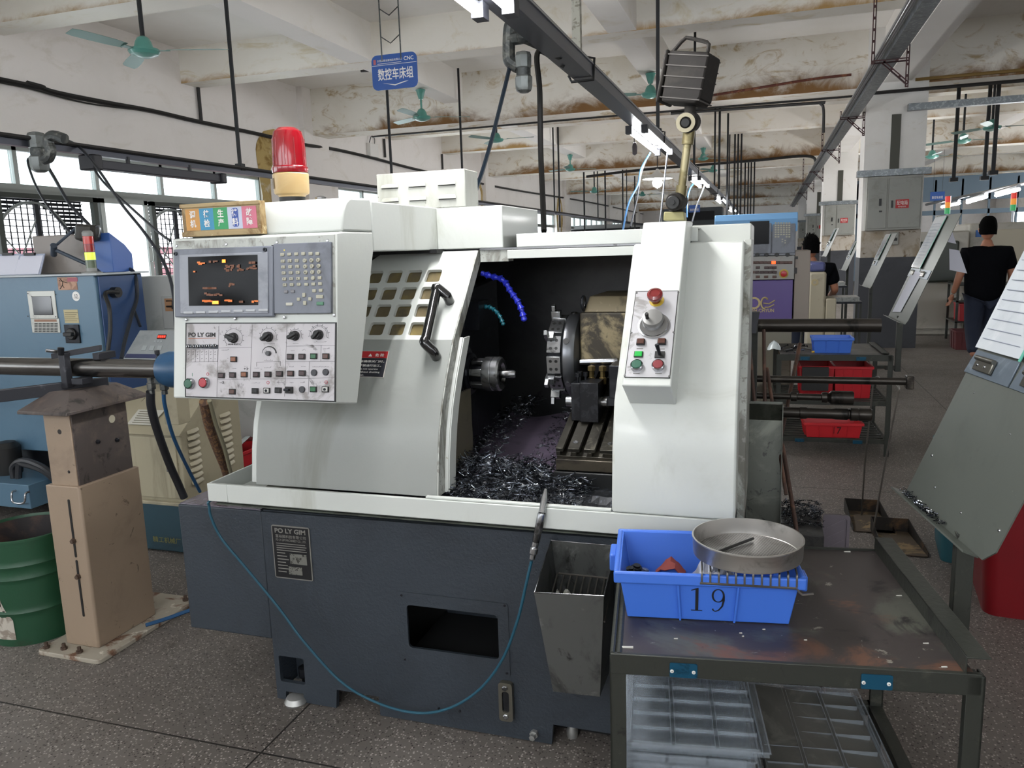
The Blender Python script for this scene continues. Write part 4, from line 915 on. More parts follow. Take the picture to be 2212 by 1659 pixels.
snap([at(1030, 668, Y=YH), at(1052, 662, Y=YH), at(1066, 668, Y=YH), at(1078, 680, Y=YH), at(1085, 695, Y=YH)], .0085, M('coolant_hose_teal', '#17606e', .35, coat=.3), 'teal segmented coolant hose')
obj('hose_block', MB().box(-1.05, -.88, 2.36, 2.5, 1.2, 1.29), DSTEEL, LATHE)
r2_ = random.Random(21)
# chip pan: violet-grey wiper sheet and swarf bed
mb = MB(); rows = []
for i in range(15):
    v = i/14; y = 2.02+.85*v; row = []
    for j in range(17):
        u = j/16; x = -.93+.36*u+.02*math.sin(v*5)
        z = .735+.085*v+.012*math.sin(u*7+v*3)
        if v < .3: z -= (.3-v)*.12*math.sin(u*3.1)
        row.append((x, y, z))
    rows.append(row)
bd = MB(); bd.sheet([[(-1.05+.70*j/33, 1.95+.42*i/20, .70+.062*min(1, i/6)+.006*math.sin(j*.9)*math.cos(i*.7)+r2_.uniform(0, .006)) for j in range(34)] for i in range(21)], .002)
obj('swarf_bed', bd, M('black_fine_swarf', '#15171b', .45, .5, dirt=[('#3b3f46', 90, .55, .6)]), LATHE, smooth=0)
mb.sheet(rows, .002); obj('wiper_sheet', mb, M('violet_grey_wiper', '#6a5f70', .3, dirt=[('#4a4350', 4, .5, .65)]), LATHE, smooth=80)
SWARF = M('blued_steel_swarf', '#6d737c', .25, .9, dirt=[('#24272e', 30, .42, .52), ('#c6c9cd', 60, .56, .62)])
sw = MB(); r_ = random.Random(3)

def curl(c, d, L, r, turns, sw=None):
    sw = sw or globals()['sw']; d = Vector(d).normalized(); u = d.orthogonal().normalized(); w_ = d.cross(u); n = int(turns*7); A = []; B = []
    for i in range(n+1):
        t = i/n; a = 2*math.pi*turns*t; p = c+d*(L*(t-.5)); o = u*math.cos(a)+w_*math.sin(a)
        A.append(sw.v(p+o*r)); B.append(sw.v(p+o*r*.9+d*(L/turns*.5)))
    for i in range(n): sw.bm.faces.new((A[i], A[i+1], B[i+1], B[i]))
def bedz(x, y):
    if y < 2.15: return .725+.07*(y-1.95)/.2+.03*math.exp(-((x+.78)**2)/.02)
    return .795+.10*(y-2.15)/.7
for i in range(3200):
    k = r_.random()
    if k < .62: x, y = r_.uniform(-.92, -.47), r_.uniform(1.955, 2.25)
    elif k < .85: x, y = r_.uniform(-.92, -.80), r_.uniform(2.2, 2.85)
    else: x, y = r_.uniform(-.70, -.56), r_.uniform(2.3, 2.85)
    if x > -.6 and y > 2.13: continue
    z = bedz(x, y)+r_.uniform(-.008, .018)
    L = r_.choice([.006, .008, .012, .03, .045, .06]) if y < 2.3 else r_.choice([.004, .006, .009, .02])
    rr = r_.uniform(.0012, .0026)
    curl(Vector((x, y, z)), (r_.uniform(-1, 1), r_.uniform(-.7, .7), r_.uniform(-.35, .35)), L, rr, max(1.5, L/.0035))
so = obj('metal_chips', sw, SWARF, None, smooth=0, recalc=False); tag(so, 'heap of curly blued steel chips lying inside the open white lathe', 'metal chips', kind='stuff')
# ------------------------------------------------------------------ push-button column on the right casing
K0, K1 = Vector((0, 1.865, 1.118)), Vector((0, 2.225, 1.513)); kv = K1-K0
pc = [(K0.y, K0.z), (K1.y, K1.z), (2.40, 1.515), (2.32, 1.45), (1.975, 1.052)]
X0, X1 = -.334, -.215
col_ = obj('button_column', MB().prism(pc, 'x', X0, X1), WPAINT, LATHE, bevel=.004)
def on(F, px, py):
    """local (x, y) on the plane of frame F seen at photo pixel (px, py)"""
    n = F.to_3x3() @ Vector((0, 0, 1)); P0 = F.translation; d = CR*((px-1106)/FPX) - CU*((py-829.5)/FPX) + CF
    t = (P0-CO).dot(n)/d.dot(n); q_ = F.inverted() @ (CO+d*t); return q_.x, q_.y
Fk = frame((X0, K0.y, K0.z), (1, 0, 0), kv)
s5 = 580/1375
c5 = lambda a, b_: on(Fk, 1180+a*s5, 440+b_*s5)
ax0, ay1 = c5(458, 452); ax1, _ = c5(686, 450); bx0, ay0 = c5(398, 890)
PW = M('brushed_aluminium_panel', '#b9b8bb', .35, .35, dirt=[('#8f8d8b', 14, .55, .65), ('#6d6a66', 50, .66, .7)])
bp_ = obj('button_plate', MB(Fk).box(.006, X1-X0-.006, ay0, ay1, 0, .0022), PW, col_)
ed = MB(Fk); 
for a_, b_, c_, d_ in ((.0045, X1-X0-.0045, ay1-.001, ay1+.0006), (.0045, X1-X0-.0045, ay0-.0006, ay0+.001), (.0045, .0062, ay0, ay1), (X1-X0-.0062, X1-X0-.0045, ay0, ay1)): ed.box(a_, b_, c_, d_, 0, .0026)
obj('plate_edge', ed, BLK, bp_)
Nk = Fk.to_3x3() @ Vector((0, 0, 1))
def kn(px, py, prof, mat, name, n=24, parent=None):
    a, b_ = c5(px, py); return obj(name, MB().lathe(prof, Fk @ Vector((a, b_, .002)), Nk, n), mat, parent or bp_)
CHR = M('chrome_bezel', '#a8a9ab', .2, .95)
YEL = M('yellow_ring', '#b79b36', .5)
kn(566, 500, [(.019, 0), (.019, .0015), (0, .0016)], YEL, 'yellow_disc')
es = kn(562, 500, [(.012, 0), (.012, .012), (.0125, .014), (.019, .018), (.0205, .024), (.0195, .029), (.013, .033), (.012, .0315), (0, .0315)], M('mushroom_red', '#6e1f1f', .25, coat=.5), 'emergency_stop')
mp = kn(552, 628, [(.040, 0), (.040, .003), (.036, .004), (.035, .006), (0, .006)], CHR, 'handwheel_dial', 40)
kn(548, 605, [(.026, 0), (.027, .006), (.027, .014), (.025, .018), (.0235, .0185), (0, .018)], M('grey_knurled_wheel', '#8b8a88', .35, .5), 'handwheel', 32, mp)
kn(522, 610, [(.005, .018), (.004, .022), (.005, .034), (.004, .037), (0, .037)], BLK, 'crank_knob', 12, mp)
def kbox(px, py, w_, h_, t, mat, name='push_button'):
    a, b_ = c5(px, py); o = obj(name, MB(Fk).box(a-w_/2, a+w_/2, b_-h_/2, b_+h_/2, .002, .002+t*.6), BLK, bp_, bevel=.0008); obj('cap', MB(Fk).box(a-w_*.42, a+w_*.42, b_-h_*.42, b_+h_*.42, .002, .002+t), mat, o, bevel=.001)
BRN = M('brown_lens', '#4a2a20', .3); GRN = M('lit_green_lens', '#1f9a3f', .3, emis=.25)
kbox(485, 714, .021, .017, .009, BRN); kbox(592, 713, .021, .017, .009, BRN); kbox(473, 776, .022, .017, .006, GRN)
a, b_ = c5(582, 778); ts = obj('toggle_switch', MB(Fk).box(a-.012, a+.012, b_-.009, b_+.009, .002, .006), BLK, bp_); obj('lever', MB().tube([Fk @ Vector((a, b_, .006)), Fk @ Vector((a-.006, b_+.012, .03))], [.004, .0055], 8), DSTEEL, ts)
for (px, py, c) in ((465, 836, '#2c5a48'), (574, 836, '#7c3236')):
    kb = kn(px, py, [(.0155, 0), (.0155, .009), (.0135, .011), (.013, .009)], CHR, 'round_button', 28); kn(px, py, [(.0128, .006), (.0125, .011), (.011, .0125), (0, .0128)], M('round_cap_'+c[1:], c, .35), 'cap', 24, kb)
for px, py in ((464, 460), (677, 457), (437, 664), (652, 662), (402, 883), (630, 887)): kn(px, py, [(.0028, 0), (.0026, .0015), (0, .0018)], CHR, 'screw', 8)
for px, py in ((480, 745), (590, 747), (462, 872), (575, 872)):
    a, b_ = c5(px, py); obj('smudge_print', MB(Fk).box(a-.008, a+.008, b_-.001, b_+.001, .002, .0026), M('grey_print', '#6f6c68', .6), bp_, smooth=0)
# ------------------------------------------------------------------ work lamp on top of the column
LOL = M('lamp_anthracite', '#1f1c1a', .75, 0, dirt=[('#2b2824', 9, .5, .65)], spec=.25); OLV = M('olive_brass_tube', '#6f6648', .35, .7, dirt=[('#8c8467', 12, .5, .6)])
LY = 2.50
wl_ = obj('work_lamp', MB().hexa([at(1435, 474, Y=LY)+Vector((0, -.03, -.004)), at(1481, 474, Y=LY)+Vector((0, -.03, -.004)), at(1481, 474, Y=LY)+Vector((0, .04, -.004)), at(1435, 474, Y=LY)+Vector((0, .04, -.004))], [at(1437, 458, Y=LY)+Vector((0, -.03, 0)), at(1479, 458, Y=LY)+Vector((0, -.03, 0)), at(1479, 458, Y=LY)+Vector((0, .04, 0)), at(1437, 458, Y=LY)+Vector((0, .04, 0))]), M('khaki_lamp_base', '#8a8459', .5), LATHE, bevel=.003)
L = lambda px, py, dyy=0: at(px, py, Y=LY+dyy)
obj('joint', MB().tube([L(1460, 458), L(1462, 448), L(1465, 440)], [.024, .018, .02], 12), LOL, wl_)
j1 = obj('joint', MB().cyl(L(1456, 436, -.045), L(1468, 434, .03), .027, n=22), LOL, wl_, bevel=.003)
obj('joint_knob', MB().cyl(L(1453, 437, -.055), L(1455, 437, -.044), .02, n=20), BLK, j1, bevel=.002); obj('joint_bolt', MB().cyl(L(1452, 437, -.062), L(1453, 437, -.054), .008, n=6), BLK, j1)
obj('arm_tube', MB().cyl(L(1470, 426), L(1486, 304), .0125, n=16), OLV, wl_); obj('arm_sleeve', MB().cyl(L(1469, 430), L(1473, 401), .017, n=16), OLV, wl_); obj('arm_sleeve', MB().cyl(L(1485, 312), L(1489, 280), .018, n=16), OLV, wl_)
j2 = obj('joint', MB().cyl(L(1484, 264, -.035), L(1492, 264, .035), .031, n=26), LOL, wl_, bevel=.003)
obj('joint_ring', MB().lathe([(.017, 0), (.028, 0), (.028, .004), (.017, .004)], L(1481, 265, -.040), (0, -1, 0), 24), M('worn_cream_ring', '#9a927a', .5), j2); obj('joint_knob', MB().cyl(L(1480, 265, -.048), L(1481, 265, -.038), .012, n=14), BLK, j2)
obj('neck', MB().cyl(L(1490, 256), L(1491, 230), .017, n=14), LOL, wl_)
# finned square head, turned a little and tilted
hc = L(1489, 172); Rt = Matrix.Rotation(R(-13), 3, 'Z'); 
ux = (L(1540, 133)-L(1448, 123)); ux = Vector((ux.x, 0.0, ux.z)).normalized(); ux = Matrix.Rotation(R(-18), 3, 'Z') @ ux
uz = (L(1448, 123)-L(1434, 222)).normalized(); Fh = frame(hc, ux, uz)
W_, H_ = .064, .072
hd = MB(Fh); 
profh = [(-W_*.92, -H_), (W_*.80, -H_*.98), (W_, -H_*.75), (W_, H_*.9), (W_*.95, H_), (-W_, H_)]
hd.prism(profh, 'z', -.052, .040); head = obj('lamp_head', hd, LOL, wl_, bevel=.006)
for k in range(5):
    b0 = -H_*.86+k*H_*.42; obj('cooling_rib', MB(Fh).prism([(-W_, b0), (W_*.99, b0), (W_*1.0, b0+.003), (-W_, b0+.003)], 'z', -.054, .0425), M('rib_edge_grey', '#45413d', .7), head)
obj('front_rim', MB(Fh).box(-W_-.012, -W_, -H_*1.05, H_*1.02, -.056, .045), LOL, head, bevel=.008)
obj('head_handle', MB().tube([Fh @ Vector(p) for p in [(-W_*.85, H_*.98, .03), (-W_*.55, H_*1.35, .03), (-W_*.35, H_*1.52, .03), (-W_*.1, H_*1.5, .03), (W_*.7, H_*1.38, .03), (W_*.82, H_*1.3, .03), (W_*.84, H_*1.0, .03)]], .0055, 8), LOL, head)
tag(wl_, 'dark finned halogen work lamp on an olive arm')

# ================================================================== CONTROL CONSOLE (hangs on the lathe's left)
CX0, CX1 = -1.505, -1.012
cb = MB(); cb.prism([(1.68, 1.09), (1.712, 1.295), (1.737, 1.506), (1.772, 1.509), (1.925, 1.509), (1.925, 1.46), (1.785, 1.067)], 'x', CX0, CX1)
con = obj('control_console', cb, WPAINT, LATHE, bevel=.004)
hp = [(1.769, 1.509), (1.771, 1.535), (1.779, 1.562), (1.793, 1.582), (1.815, 1.594), (1.925, 1.597), (1.925, 1.509)]
obj('hood', MB().prism(hp, 'x', CX0+.03, CX1), WPAINT, con, bevel=.006, seg=3)
FU = frame((CX0, 1.712, 1.295), (1, 0, 0), (0, .025, .211)); FL = frame((CX0, 1.68, 1.09), (1, 0, 0), (0, .032, .205))
NU, NL = FU.to_3x3() @ Vector((0, 0, 1)), FL.to_3x3() @ Vector((0, 0, 1))
sk = 500/1659
CU_ = lambda a, b: on(FU, 360+a*sk, 400+b*sk)
CL_ = lambda a, b: on(FL, 360+a*sk, 400+b*sk)
def slab(F, mp, c0, c1, t0, t1, mat, name, parent, bevel=0, smooth=35):
    x0, y1 = mp(*c0); x1, y0 = mp(*c1)
    return obj(name, MB(F).box(min(x0, x1), max(x0, x1), min(y0, y1), max(y0, y1), t0, t1), mat, parent, bevel=bevel, smooth=smooth)
BEZ = M('blue_grey_bezel', '#70747e', .4, dirt=[('#5d6068', 6, .5, .68), ('#8a7563', 14, .70, .76)])
BEZ2 = M('blue_grey_bezel_light', '#8d9098', .4, dirt=[('#74777f', 8, .5, .7)])
scu = slab(FU, CU_, (70, 402), (1212, 925), .0, .004, WSIDE, 'screen_unit', con, .001)
slab(FU, CU_, (78, 465), (790, 945), .004, .016, BEZ, 'screen_bezel', scu, .003)
slab(FU, CU_, (125, 505), (760, 920), .016, .019, BEZ2, 'screen_bezel', scu, .002)
slab(FU, CU_, (785, 425), (1200, 920), .004, .013, BEZ, 'keyboard_panel', scu, .002)
GLASS = M('dark_crt_glass', '#08090c', .22, spec=.15)
x0, y1 = CU_(190, 520); x1, y0 = CU_(690, 862)
scr = MB(FU); n = 10
rows = [[(x0+(x1-x0)*i/n, y0+(y1-y0)*j/n, .0195+.004*(1-(2*i/n-1)**2)*(1-(2*j/n-1)**2)) for i in range(n+1)] for j in range(n+1)]
scr.sheet(rows); screen = obj('screen', scr, GLASS, con)
AMB = M('amber_screen_text', '#a85a22', .4, emis=1.0); AMD = M('dim_amber_text', '#5a3013', .4, emis=.5); AMX = M('bright_amber_text', '#ff8a2a', .4, emis=2.)
r_ = random.Random(5)
for (a0, b0, a1, b1, k, m_) in ((235, 550, 310, 580, 4, AMB), (345, 545, 410, 570, 3, AMD), (440, 540, 465, 562, 1, AMX), (455, 575, 530, 625, 9, AMD), (540, 565, 595, 625, 9, AMD), (610, 545, 675, 620, 10, AMD), (300, 735, 440, 748, 8, AMD), (310, 770, 440, 800, 8, AMD), (465, 700, 570, 740, 5, AMD), (265, 825, 370, 845, 7, AMB), (370, 833, 415, 855, 1, AMX), (440, 820, 500, 845, 4, AMB), (555, 830, 590, 850, 2, AMD), (650, 825, 690, 850, 3, AMB), (235, 620, 250, 630, 1, AMB)):
    mb = MB(FU)
    for i in range(k):
        if k == 1: p0, p1 = (a0, b0), (a1, b1)
        else:
            p0 = (r_.uniform(a0, a1-16), r_.uniform(b0, max(b0+1, b1-14))); p1 = (p0[0]+r_.uniform(12, 30), p0[1]+r_.uniform(7, 16))
        u0, v1 = CU_(*p0); u1, v0 = CU_(*p1)
        mb.box(u0, u1, min(v0, v1), max(v0, v1), .0236, .0239)
    obj('screen_text', mb, m_, screen, smooth=0)
for a in (195, 283, 373, 462, 551, 638, 728): slab(FU, CU_, (a-32, 893+(728-a)*.035-4), (a+32, 905+(728-a)*.035), .018, .0225, M('pale_soft_key', '#aeb0b4', .4), 'soft_key', scu, .001)
def uL(px, py, prof, mat, name, parent, F=FU, N=NU, mp=CU_, n=16, z=.0):
    a, b = mp(px, py); return obj(name, MB().lathe(prof, F @ Vector((a, b, z)), N, n), mat, parent)
for px, py in ((80, 436), (435, 424), (798, 410), (1160, 398), (148, 965), (497, 958), (850, 948), (1207, 932)): uL(px, py, [(.004, 0), (.0035, .002), (0, .0026)], CHR, 'screw', scu, z=.004)
for px, py in ((98, 497), (735, 468)): uL(px, py, [(.005, 0), (.005, .004), (.0025, .0042), (.0025, .002), (0, .002)], DSTEEL, 'socket_screw', scu, z=.016)
slab(FU, CU_, (775, 432), (783, 930), .004, .0142, M('bezel_gap', '#3d3f46', .6), 'bezel_gap', scu)
KEY = M('cream_key', '#a9a695', .45); KTX = M('key_print', '#55544c', .6)
kr = [('O', 'N', 'G'), ('X', 'Y', 'Z'), ('F', 'D', 'R'), ('P', 'Q', 'K'), ('M', 'S', 'T')]
def key(px, py, w_=.0105, h_=.0078, mat=KEY, lab=None, rnd_=False):
    a, b = CU_(px, py)
    if rnd_: o = obj('key', MB().lathe([(.0053, 0), (.0053, .003), (.0045, .0042), (0, .0044)], FU @ Vector((a, b, .013)), NU, 16), mat, scu)
    else: o = obj('key', MB(FU).box(a-w_/2, a+w_/2, b-h_/2, b+h_/2, .013, .0168), mat, scu, bevel=.0011)
    if lab: text('key_text', lab, FU @ Matrix.Translation((a-.0016, b-.0022, .0174 if rnd_ else .0168)), .0032, .004, KTX, o, .0003)
for j, yy in enumerate((502, 549, 591, 633, 676, 718)):
    dx = j*3.6
    for i, xx in enumerate((853, 903, 953)): key(xx+dx, yy-i*2, lab=None if j == 0 else kr[j-1][i])
    if j in (0,): 
        for xx in (1003, 1055, 1104): key(xx, yy-6)
    if j in (1, 2, 3):
        for i, xx in enumerate((1013, 1061, 1109)): key(xx+(j-1)*3, yy-4-i*2, rnd_=True, lab=('789', '456', '123')[j-1][i])
    if j in (4, 5):
        for i, xx in enumerate((1022, 1072, 1120)): key(xx+(j-4)*3, yy-4-i*2, rnd_=(j == 4 and i == 1))
for px, py in ((880, 766), (928, 764)): key(px, py, mat=M('grey_key', '#77767a', .45))
for px, py in ((1081, 760), (1128, 757)): key(px, py)
key(1120, 802, .0195, .0085); key(1123, 850, .0195, .0085, M('green_key', '#4f7d63', .45)); key(904, 855, .019, .0075, M('pale_bar_key', '#b5b3a8', .45))
for px, py in ((1008, 790), (969, 820), (1051, 818), (1014, 847)): key(px, py, .0085, .0105 if px in (1008, 1014) else .0085)
uL(865, 470, [(.0015, 0), (.0012, .0015), (0, .002)], M('amber_led', '#c4a93a', .3, emis=1), 'indicator', scu, z=.013)
# --- operation panel
OPW = M('scuffed_white_panel', '#bdb9bc', .45, dirt=[('#8f8a88', 11, .50, .66), ('#4f4b48', 20, .60, .72)])
x0, _ = CL_(148, 1015); x1, _ = CL_(1212, 985); yb_ = .006; yt_ = .197
op = obj('operation_panel', MB(FL).box(x0, x1, yb_, yt_, 0, .003), OPW, con)
mb = MB(FL)
for a_, b_, c_, d_ in ((x0-.003, x1+.003, yb_-.003, yb_), (x0-.003, x1+.003, yt_, yt_+.003), (x0-.003, x0, yb_, yt_), (x1, x1+.003, yb_, yt_)): mb.box(a_, b_, c_, d_, 0, .0036)
def lpt(px, py): return CL_(px, py)
def line(mb, p, q, w_=.0006, z0=.003, z1=.0034, F=None):
    a, b = lpt(*p), lpt(*q); d = Vector((b[0]-a[0], b[1]-a[1])); L = d.length; d /= L; n_ = Vector((-d.y, d.x))*w_/2
    P = [(a[0]+n_.x, a[1]+n_.y), (b[0]+n_.x, b[1]+n_.y), (b[0]-n_.x, b[1]-n_.y), (a[0]-n_.x, a[1]-n_.y)]
    mb.hexa([(x, y, z0) for x, y in P], [(x, y, z1) for x, y in P])
obj('panel_border', mb, BLK, op)
mb = MB(FL)
for p, q in (((380, 1010), (365, 1525)), ((620, 1002), (605, 1390)), ((868, 995), (850, 1515)), ((380, 1168), (612, 1162)), ((866, 1155), (1215, 1147)), ((1113, 1150), (1110, 1262)), ((860, 1265), (1213, 1262)), ((1028, 1265), (1020, 1500)), ((1022, 1385), (1213, 1380)), ((372, 1392), (1020, 1385)), ((150, 1180), (375, 1172)), ((150, 1268), (372, 1262))): line(mb, p, q)
for i in range(8): line(mb, (150+31.5*i, 1180), (149+31.5*i, 1266), .0004)
line(mb, (650, 1270), (650, 1300)); line(mb, (650, 1270), (820, 1262)); line(mb, (820, 1262), (820, 1295))
for (cx, cy, rr, a0, a1) in ((485, 1095, 65, -45, 225), (735, 1085, 58, -20, 200), (928, 1078, 45, -20, 200), (1097, 1070, 66, -20, 200), (1097, 1070, 56, -20, 200)):
    P = [(cx+rr*math.cos(R(a)), cy-rr*math.sin(R(a))) for a in range(a0, a1+1, 15)]
    for p, q in zip(P, P[1:]): line(mb, p, q, .0006)
    for a in range(a0, a1+1, 30):
        c_, s_ = math.cos(R(a)), math.sin(R(a)); line(mb, (cx+(rr+4)*c_, cy-(rr+4)*s_), (cx+(rr+12)*c_, cy-(rr+12)*s_), .001)
P = [(740+50*math.cos(R(a)), 1205-48*math.sin(R(a)), a) for a in range(0, 181, 12)]
for (a, b, t), (c, d, _) in zip(P, P[1:]): line(mb, (a, b), (c, d), .0006+.0035*(1-t/180))
r_ = random.Random(11)
for (a, b, w_) in ((445, 1140, 80), (700, 1138, 80), (910, 1135, 40), (1060, 1125, 90), (400, 1182, 50), (440, 1240, 10), (560, 1298, 28), (570, 1316, 24), (480, 1315, 24), (635, 1312, 34), (705, 1308, 50), (800, 1308, 34), (885, 1303, 28), (970, 1300, 30), (895, 1186, 26), (975, 1182, 26), (1058, 1180, 24), (1130, 1172, 40), (1050, 1303, 120), (385, 1415, 30), (548, 1480, 8), (615, 1418, 60), (795, 1415, 50), (888, 1415, 26), (965, 1415, 30), (1130, 1412, 36), (705, 1258, 60)):
    x = a
    while x < a+w_:
        d = r_.uniform(4, 9); h_ = r_.choice((2, 5, 7)); line(mb, (x, b), (min(a+w_, x+d), b+r_.choice((0, 0, -h_))), .0007); x += d+3
for i in range(7):
    for yy in (1198, 1215, 1246): line(mb, (160+31.5*i, yy), (168+31.5*i, yy-r_.choice((4, 6, 0))), .001)
obj('panel_print', mb, M('panel_print_black', '#2a2828', .6), op, smooth=0)
def ltx(body, x0, y0, x1, y1, mat, bold=0):
    a, b = lpt(x0, y1); c, d = lpt(x1, y0); text('panel_text', body, FL @ Matrix.Translation((a, b, .003)), c-a, d-b, mat, op, .0006, bold)
ltx('PO LY GIM', 162, 1057, 356, 1088, M('panel_print_black', '#2a2828'), .035)
ltx('HOME SELECT', 446, 1136, 532, 1146, MATS['panel_print_black']); ltx('+2', 558, 1307, 590, 1325, MATS['panel_print_black']); ltx('-2', 392, 1405, 418, 1422, MATS['panel_print_black'])
mb = MB(FL); line(mb, (163, 1101), (358, 1096), .0014); obj('red_underline', mb, M('orange_underline', '#a2603a', .6), op, smooth=0)
def lL(px, py, prof, mat, name, parent=None, n=22): return uL(px, py, prof, mat, name, parent or op, FL, NL, CL_, n, .003)
for i in range(7):
    k = lL(162+31.8*i, 1157-1.2*i, [(.0047, 0), (.0047, .003), (.0032, .0035), (.003, .002)], CHR, 'led_holder', n=14); lL(162+31.8*i, 1157-1.2*i, [(.003, .001), (.0025, .003), (0, .0035)], BLK, 'lens', k, 10)
slab(FL, CL_, (150, 1142), (376, 1172), .003, .0042, DSTEEL, 'led_strip', op)
def knob(px, py, r, ang):
    k = lL(px, py, [(r, 0), (r, .004), (r*.86, .005), (r*.84, .014), (r*.7, .016), (0, .016)], BLK, 'selector_knob', n=26)
    a, b = CL_(px, py); F = FL @ Matrix.Translation((a, b, .003)) @ Matrix.Rotation(R(ang), 4, 'Z')
    obj('knob_grip', MB(F).prism([(-r*1.05, -r*.28), (r*1.0, -r*.42), (r*1.22, 0), (r*1.0, r*.42), (-r*1.05, r*.28)], 'z', .005, .021), BLK, k, bevel=.002)
knob(488, 1095, .0135, 160); knob(738, 1087, .013, 215); knob(928, 1080, .0125, 205); knob(1098, 1072, .0125, 225)
lL(740, 1206, [(.0065, 0), (.0062, .008), (.0055, .0095), (0, .0095)], M('grey_small_knob', '#4a4a4c', .4), 'small_knob')
def lb(px, py, mat, w_=.019, h_=.0145, t=.006):
    a, b = CL_(px, py); o = obj('push_button', MB(FL).box(a-w_/2, a+w_/2, b-h_/2, b+h_/2, .003, .003+t*.8), BLK, op, bevel=.001)
    obj('cap', MB(FL).box(a-w_*.38, a+w_*.38, b-h_*.36, b+h_*.38, .003, .003+t), mat, o, bevel=.001)
BRL = M('brown_lens', '#4a2a20'); BRO = M('amber_brown_lens', '#7a4522', .3); DKB = M('dark_red_lens', '#33191a', .3); GRD = M('dark_green_lens', '#1c5a34', .3)
for px, py, m_ in ((490, 1248, BRO), (895, 1230, DKB), (978, 1229, DKB), (1062, 1227, GRD), (1149, 1227, BRL), (480, 1480, BRL), (402, 1364, DKB), (482, 1361, DKB), (565, 1357, BRO), (651, 1358, DKB), (735, 1356, DKB), (817, 1352, DKB), (897, 1350, BRL), (980, 1348, DKB), (1060, 1463, GRD)): lb(px, py, m_)
for px, py in ((643, 1474), (808, 1470)): lb(px, py, BLK)
for px, py in ((727, 1472), (1146, 1463)):
    lb(px, py, M('pale_key_plate', '#bdbcb8', .4)); lL(px, py, [(.0035, .006), (.0035, .0075), (.002, .0076), (0, .006)], DSTEEL, 'key_cylinder', n=12)
lb(888, 1468, BLK, .021, .017, .008); a, b = CL_(885, 1468); obj('rocker', MB(FL).box(a-.009, a+.006, b-.003, b+.004, .008, .018), DSTEEL, op, bevel=.002)
for px, py in ((1064, 1344), (1147, 1340), (978, 1464)): lL(px, py, [(.0085, 0), (.0083, .004), (.0075, .005), (0, .005)], M('charcoal_round_plug', '#35353a', .45), 'round_plug')
for px, py, c in ((180, 1422, '#2d5c46'), (285, 1415, '#a5303a')):
    k = lL(px, py, [(.0145, 0), (.0145, .010), (.0128, .0125), (.0122, .010)], CHR, 'round_button', n=28); lL(px, py, [(.012, .006), (.0117, .012), (.0105, .0135), (0, .0138)], M('console_cap_'+c[1:], c, .35), 'cap', k, 24)
mb = MB(FL); line(mb, (190, 1370), (190, 1346), .0012); obj('green_mark', mb, M('green_mark', '#3d7a5a', .5), op, smooth=0)
for px, py in ((300, 1354), (732, 1415), (1148, 1412)): lL(px, py, [(.003, 0), (.0042, 0), (.0042, .0005), (.003, .0005)], M('red_ring_print', '#b0404a', .5), 'red_ring', n=14)
# --- status sign box with coloured fields
SF = frame((-1.462, 1.742, 1.5105), (1, 0, 0), (0, .004, 1)); sgw, sgh = .238, .082
S_ = lambda a, b: on(SF, 360+a*sk, 400+b*sk)
WOODP = M('yellowed_plastic_frame', '#a58f66', .5, dirt=[('#7a5f37', 8, .5, .62), ('#c4b48c', 20, .58, .68)])
sx0, sy1 = S_(100, 140); sx1, sy0 = S_(683, 345)
ss = obj('status_sign', MB(SF).box(sx0, sx1, 0, sy1, -.024, 0), WOODP, con, bevel=.002)
for b0, b1 in ((0, .013), (sy1-.010, sy1)): obj('frame_rail', MB(SF).box(sx0-.002, sx1+.002, b0, b1, -.002, .004), WOODP, ss, bevel=.0015)
CH = ['调机', '待检', '生产', '待料', '故障']; CC = ['#c0893c', '#2a86ad', '#1f9152', '#b9bfd2', '#c96a80']
i0, i1 = sx0+.013, sx1-.011; wd = (i1-i0)/5; bz0, bz1 = .016, sy1-.013
for i in range(5):
    fld = obj('colour_field', MB(SF).box(i0+wd*i, i0+wd*(i+1), bz0, bz1, 0, .001), M('sign_field_'+CC[i][1:], CC[i], .35), ss, smooth=0)
    if i == 3: 
        mb = MB(SF); mb.prism([(i0+wd*3.30+x, bz0+.005+y) for x, y in rrect(0, wd*.45, 0, bz1-bz0-.008, .006, 3)], 'z', .001, .0014); obj('blue_field', mb, M('sign_blue_field', '#24479a', .35), fld, smooth=0)
    for k, c in enumerate(CH[i]):
        hh = (bz1-bz0)*.36
        text('sign_text', c, SF @ Matrix.Translation((i0+wd*(i+.30), bz1-(k+1)*(hh+.0035)-.001, .0014)), wd*.42, hh, M('sign_white_print', '#e2dfdc', .5), ss, .0004, .02)
# --- rotating beacon
BX, BY = -1.212, 1.865
bc = obj('warning_beacon', MB().lathe([(0, 0), (.034, 0), (.036, .004), (.044, .008), (.046, .012), (.047, .058), (.044, .062), (0, .062)], (BX, BY, 1.607), n=40), M('yellowed_beacon_base', '#bfa271', .35, dirt=[('#d8c79c', 3, .5, .7)]), LATHE)
obj('beacon_foot', MB().lathe([(.03, -.012), (.034, -.010), (.034, .004), (0, .004)], (BX, BY, 1.607), n=24), BLK, bc)
obj('red_dome', MB().lathe([(.046, .062), (.047, .066), (.047, .076), (.043, .079), (.0415, .10), (.0405, .15), (.036, .168), (.024, .177), (0, .179)], (BX, BY, 1.607), n=40), M('red_translucent_dome', '#7d0614', .15, coat=.6), bc)
for k in range(10): a = R(36*k); obj('dome_rib', MB().cyl((BX+.0425*math.cos(a), BY+.0425*math.sin(a), 1.688), (BX+.0408*math.cos(a), BY+.0408*math.sin(a), 1.757), .0012, n=5), MATS['red_translucent_dome'], bc)
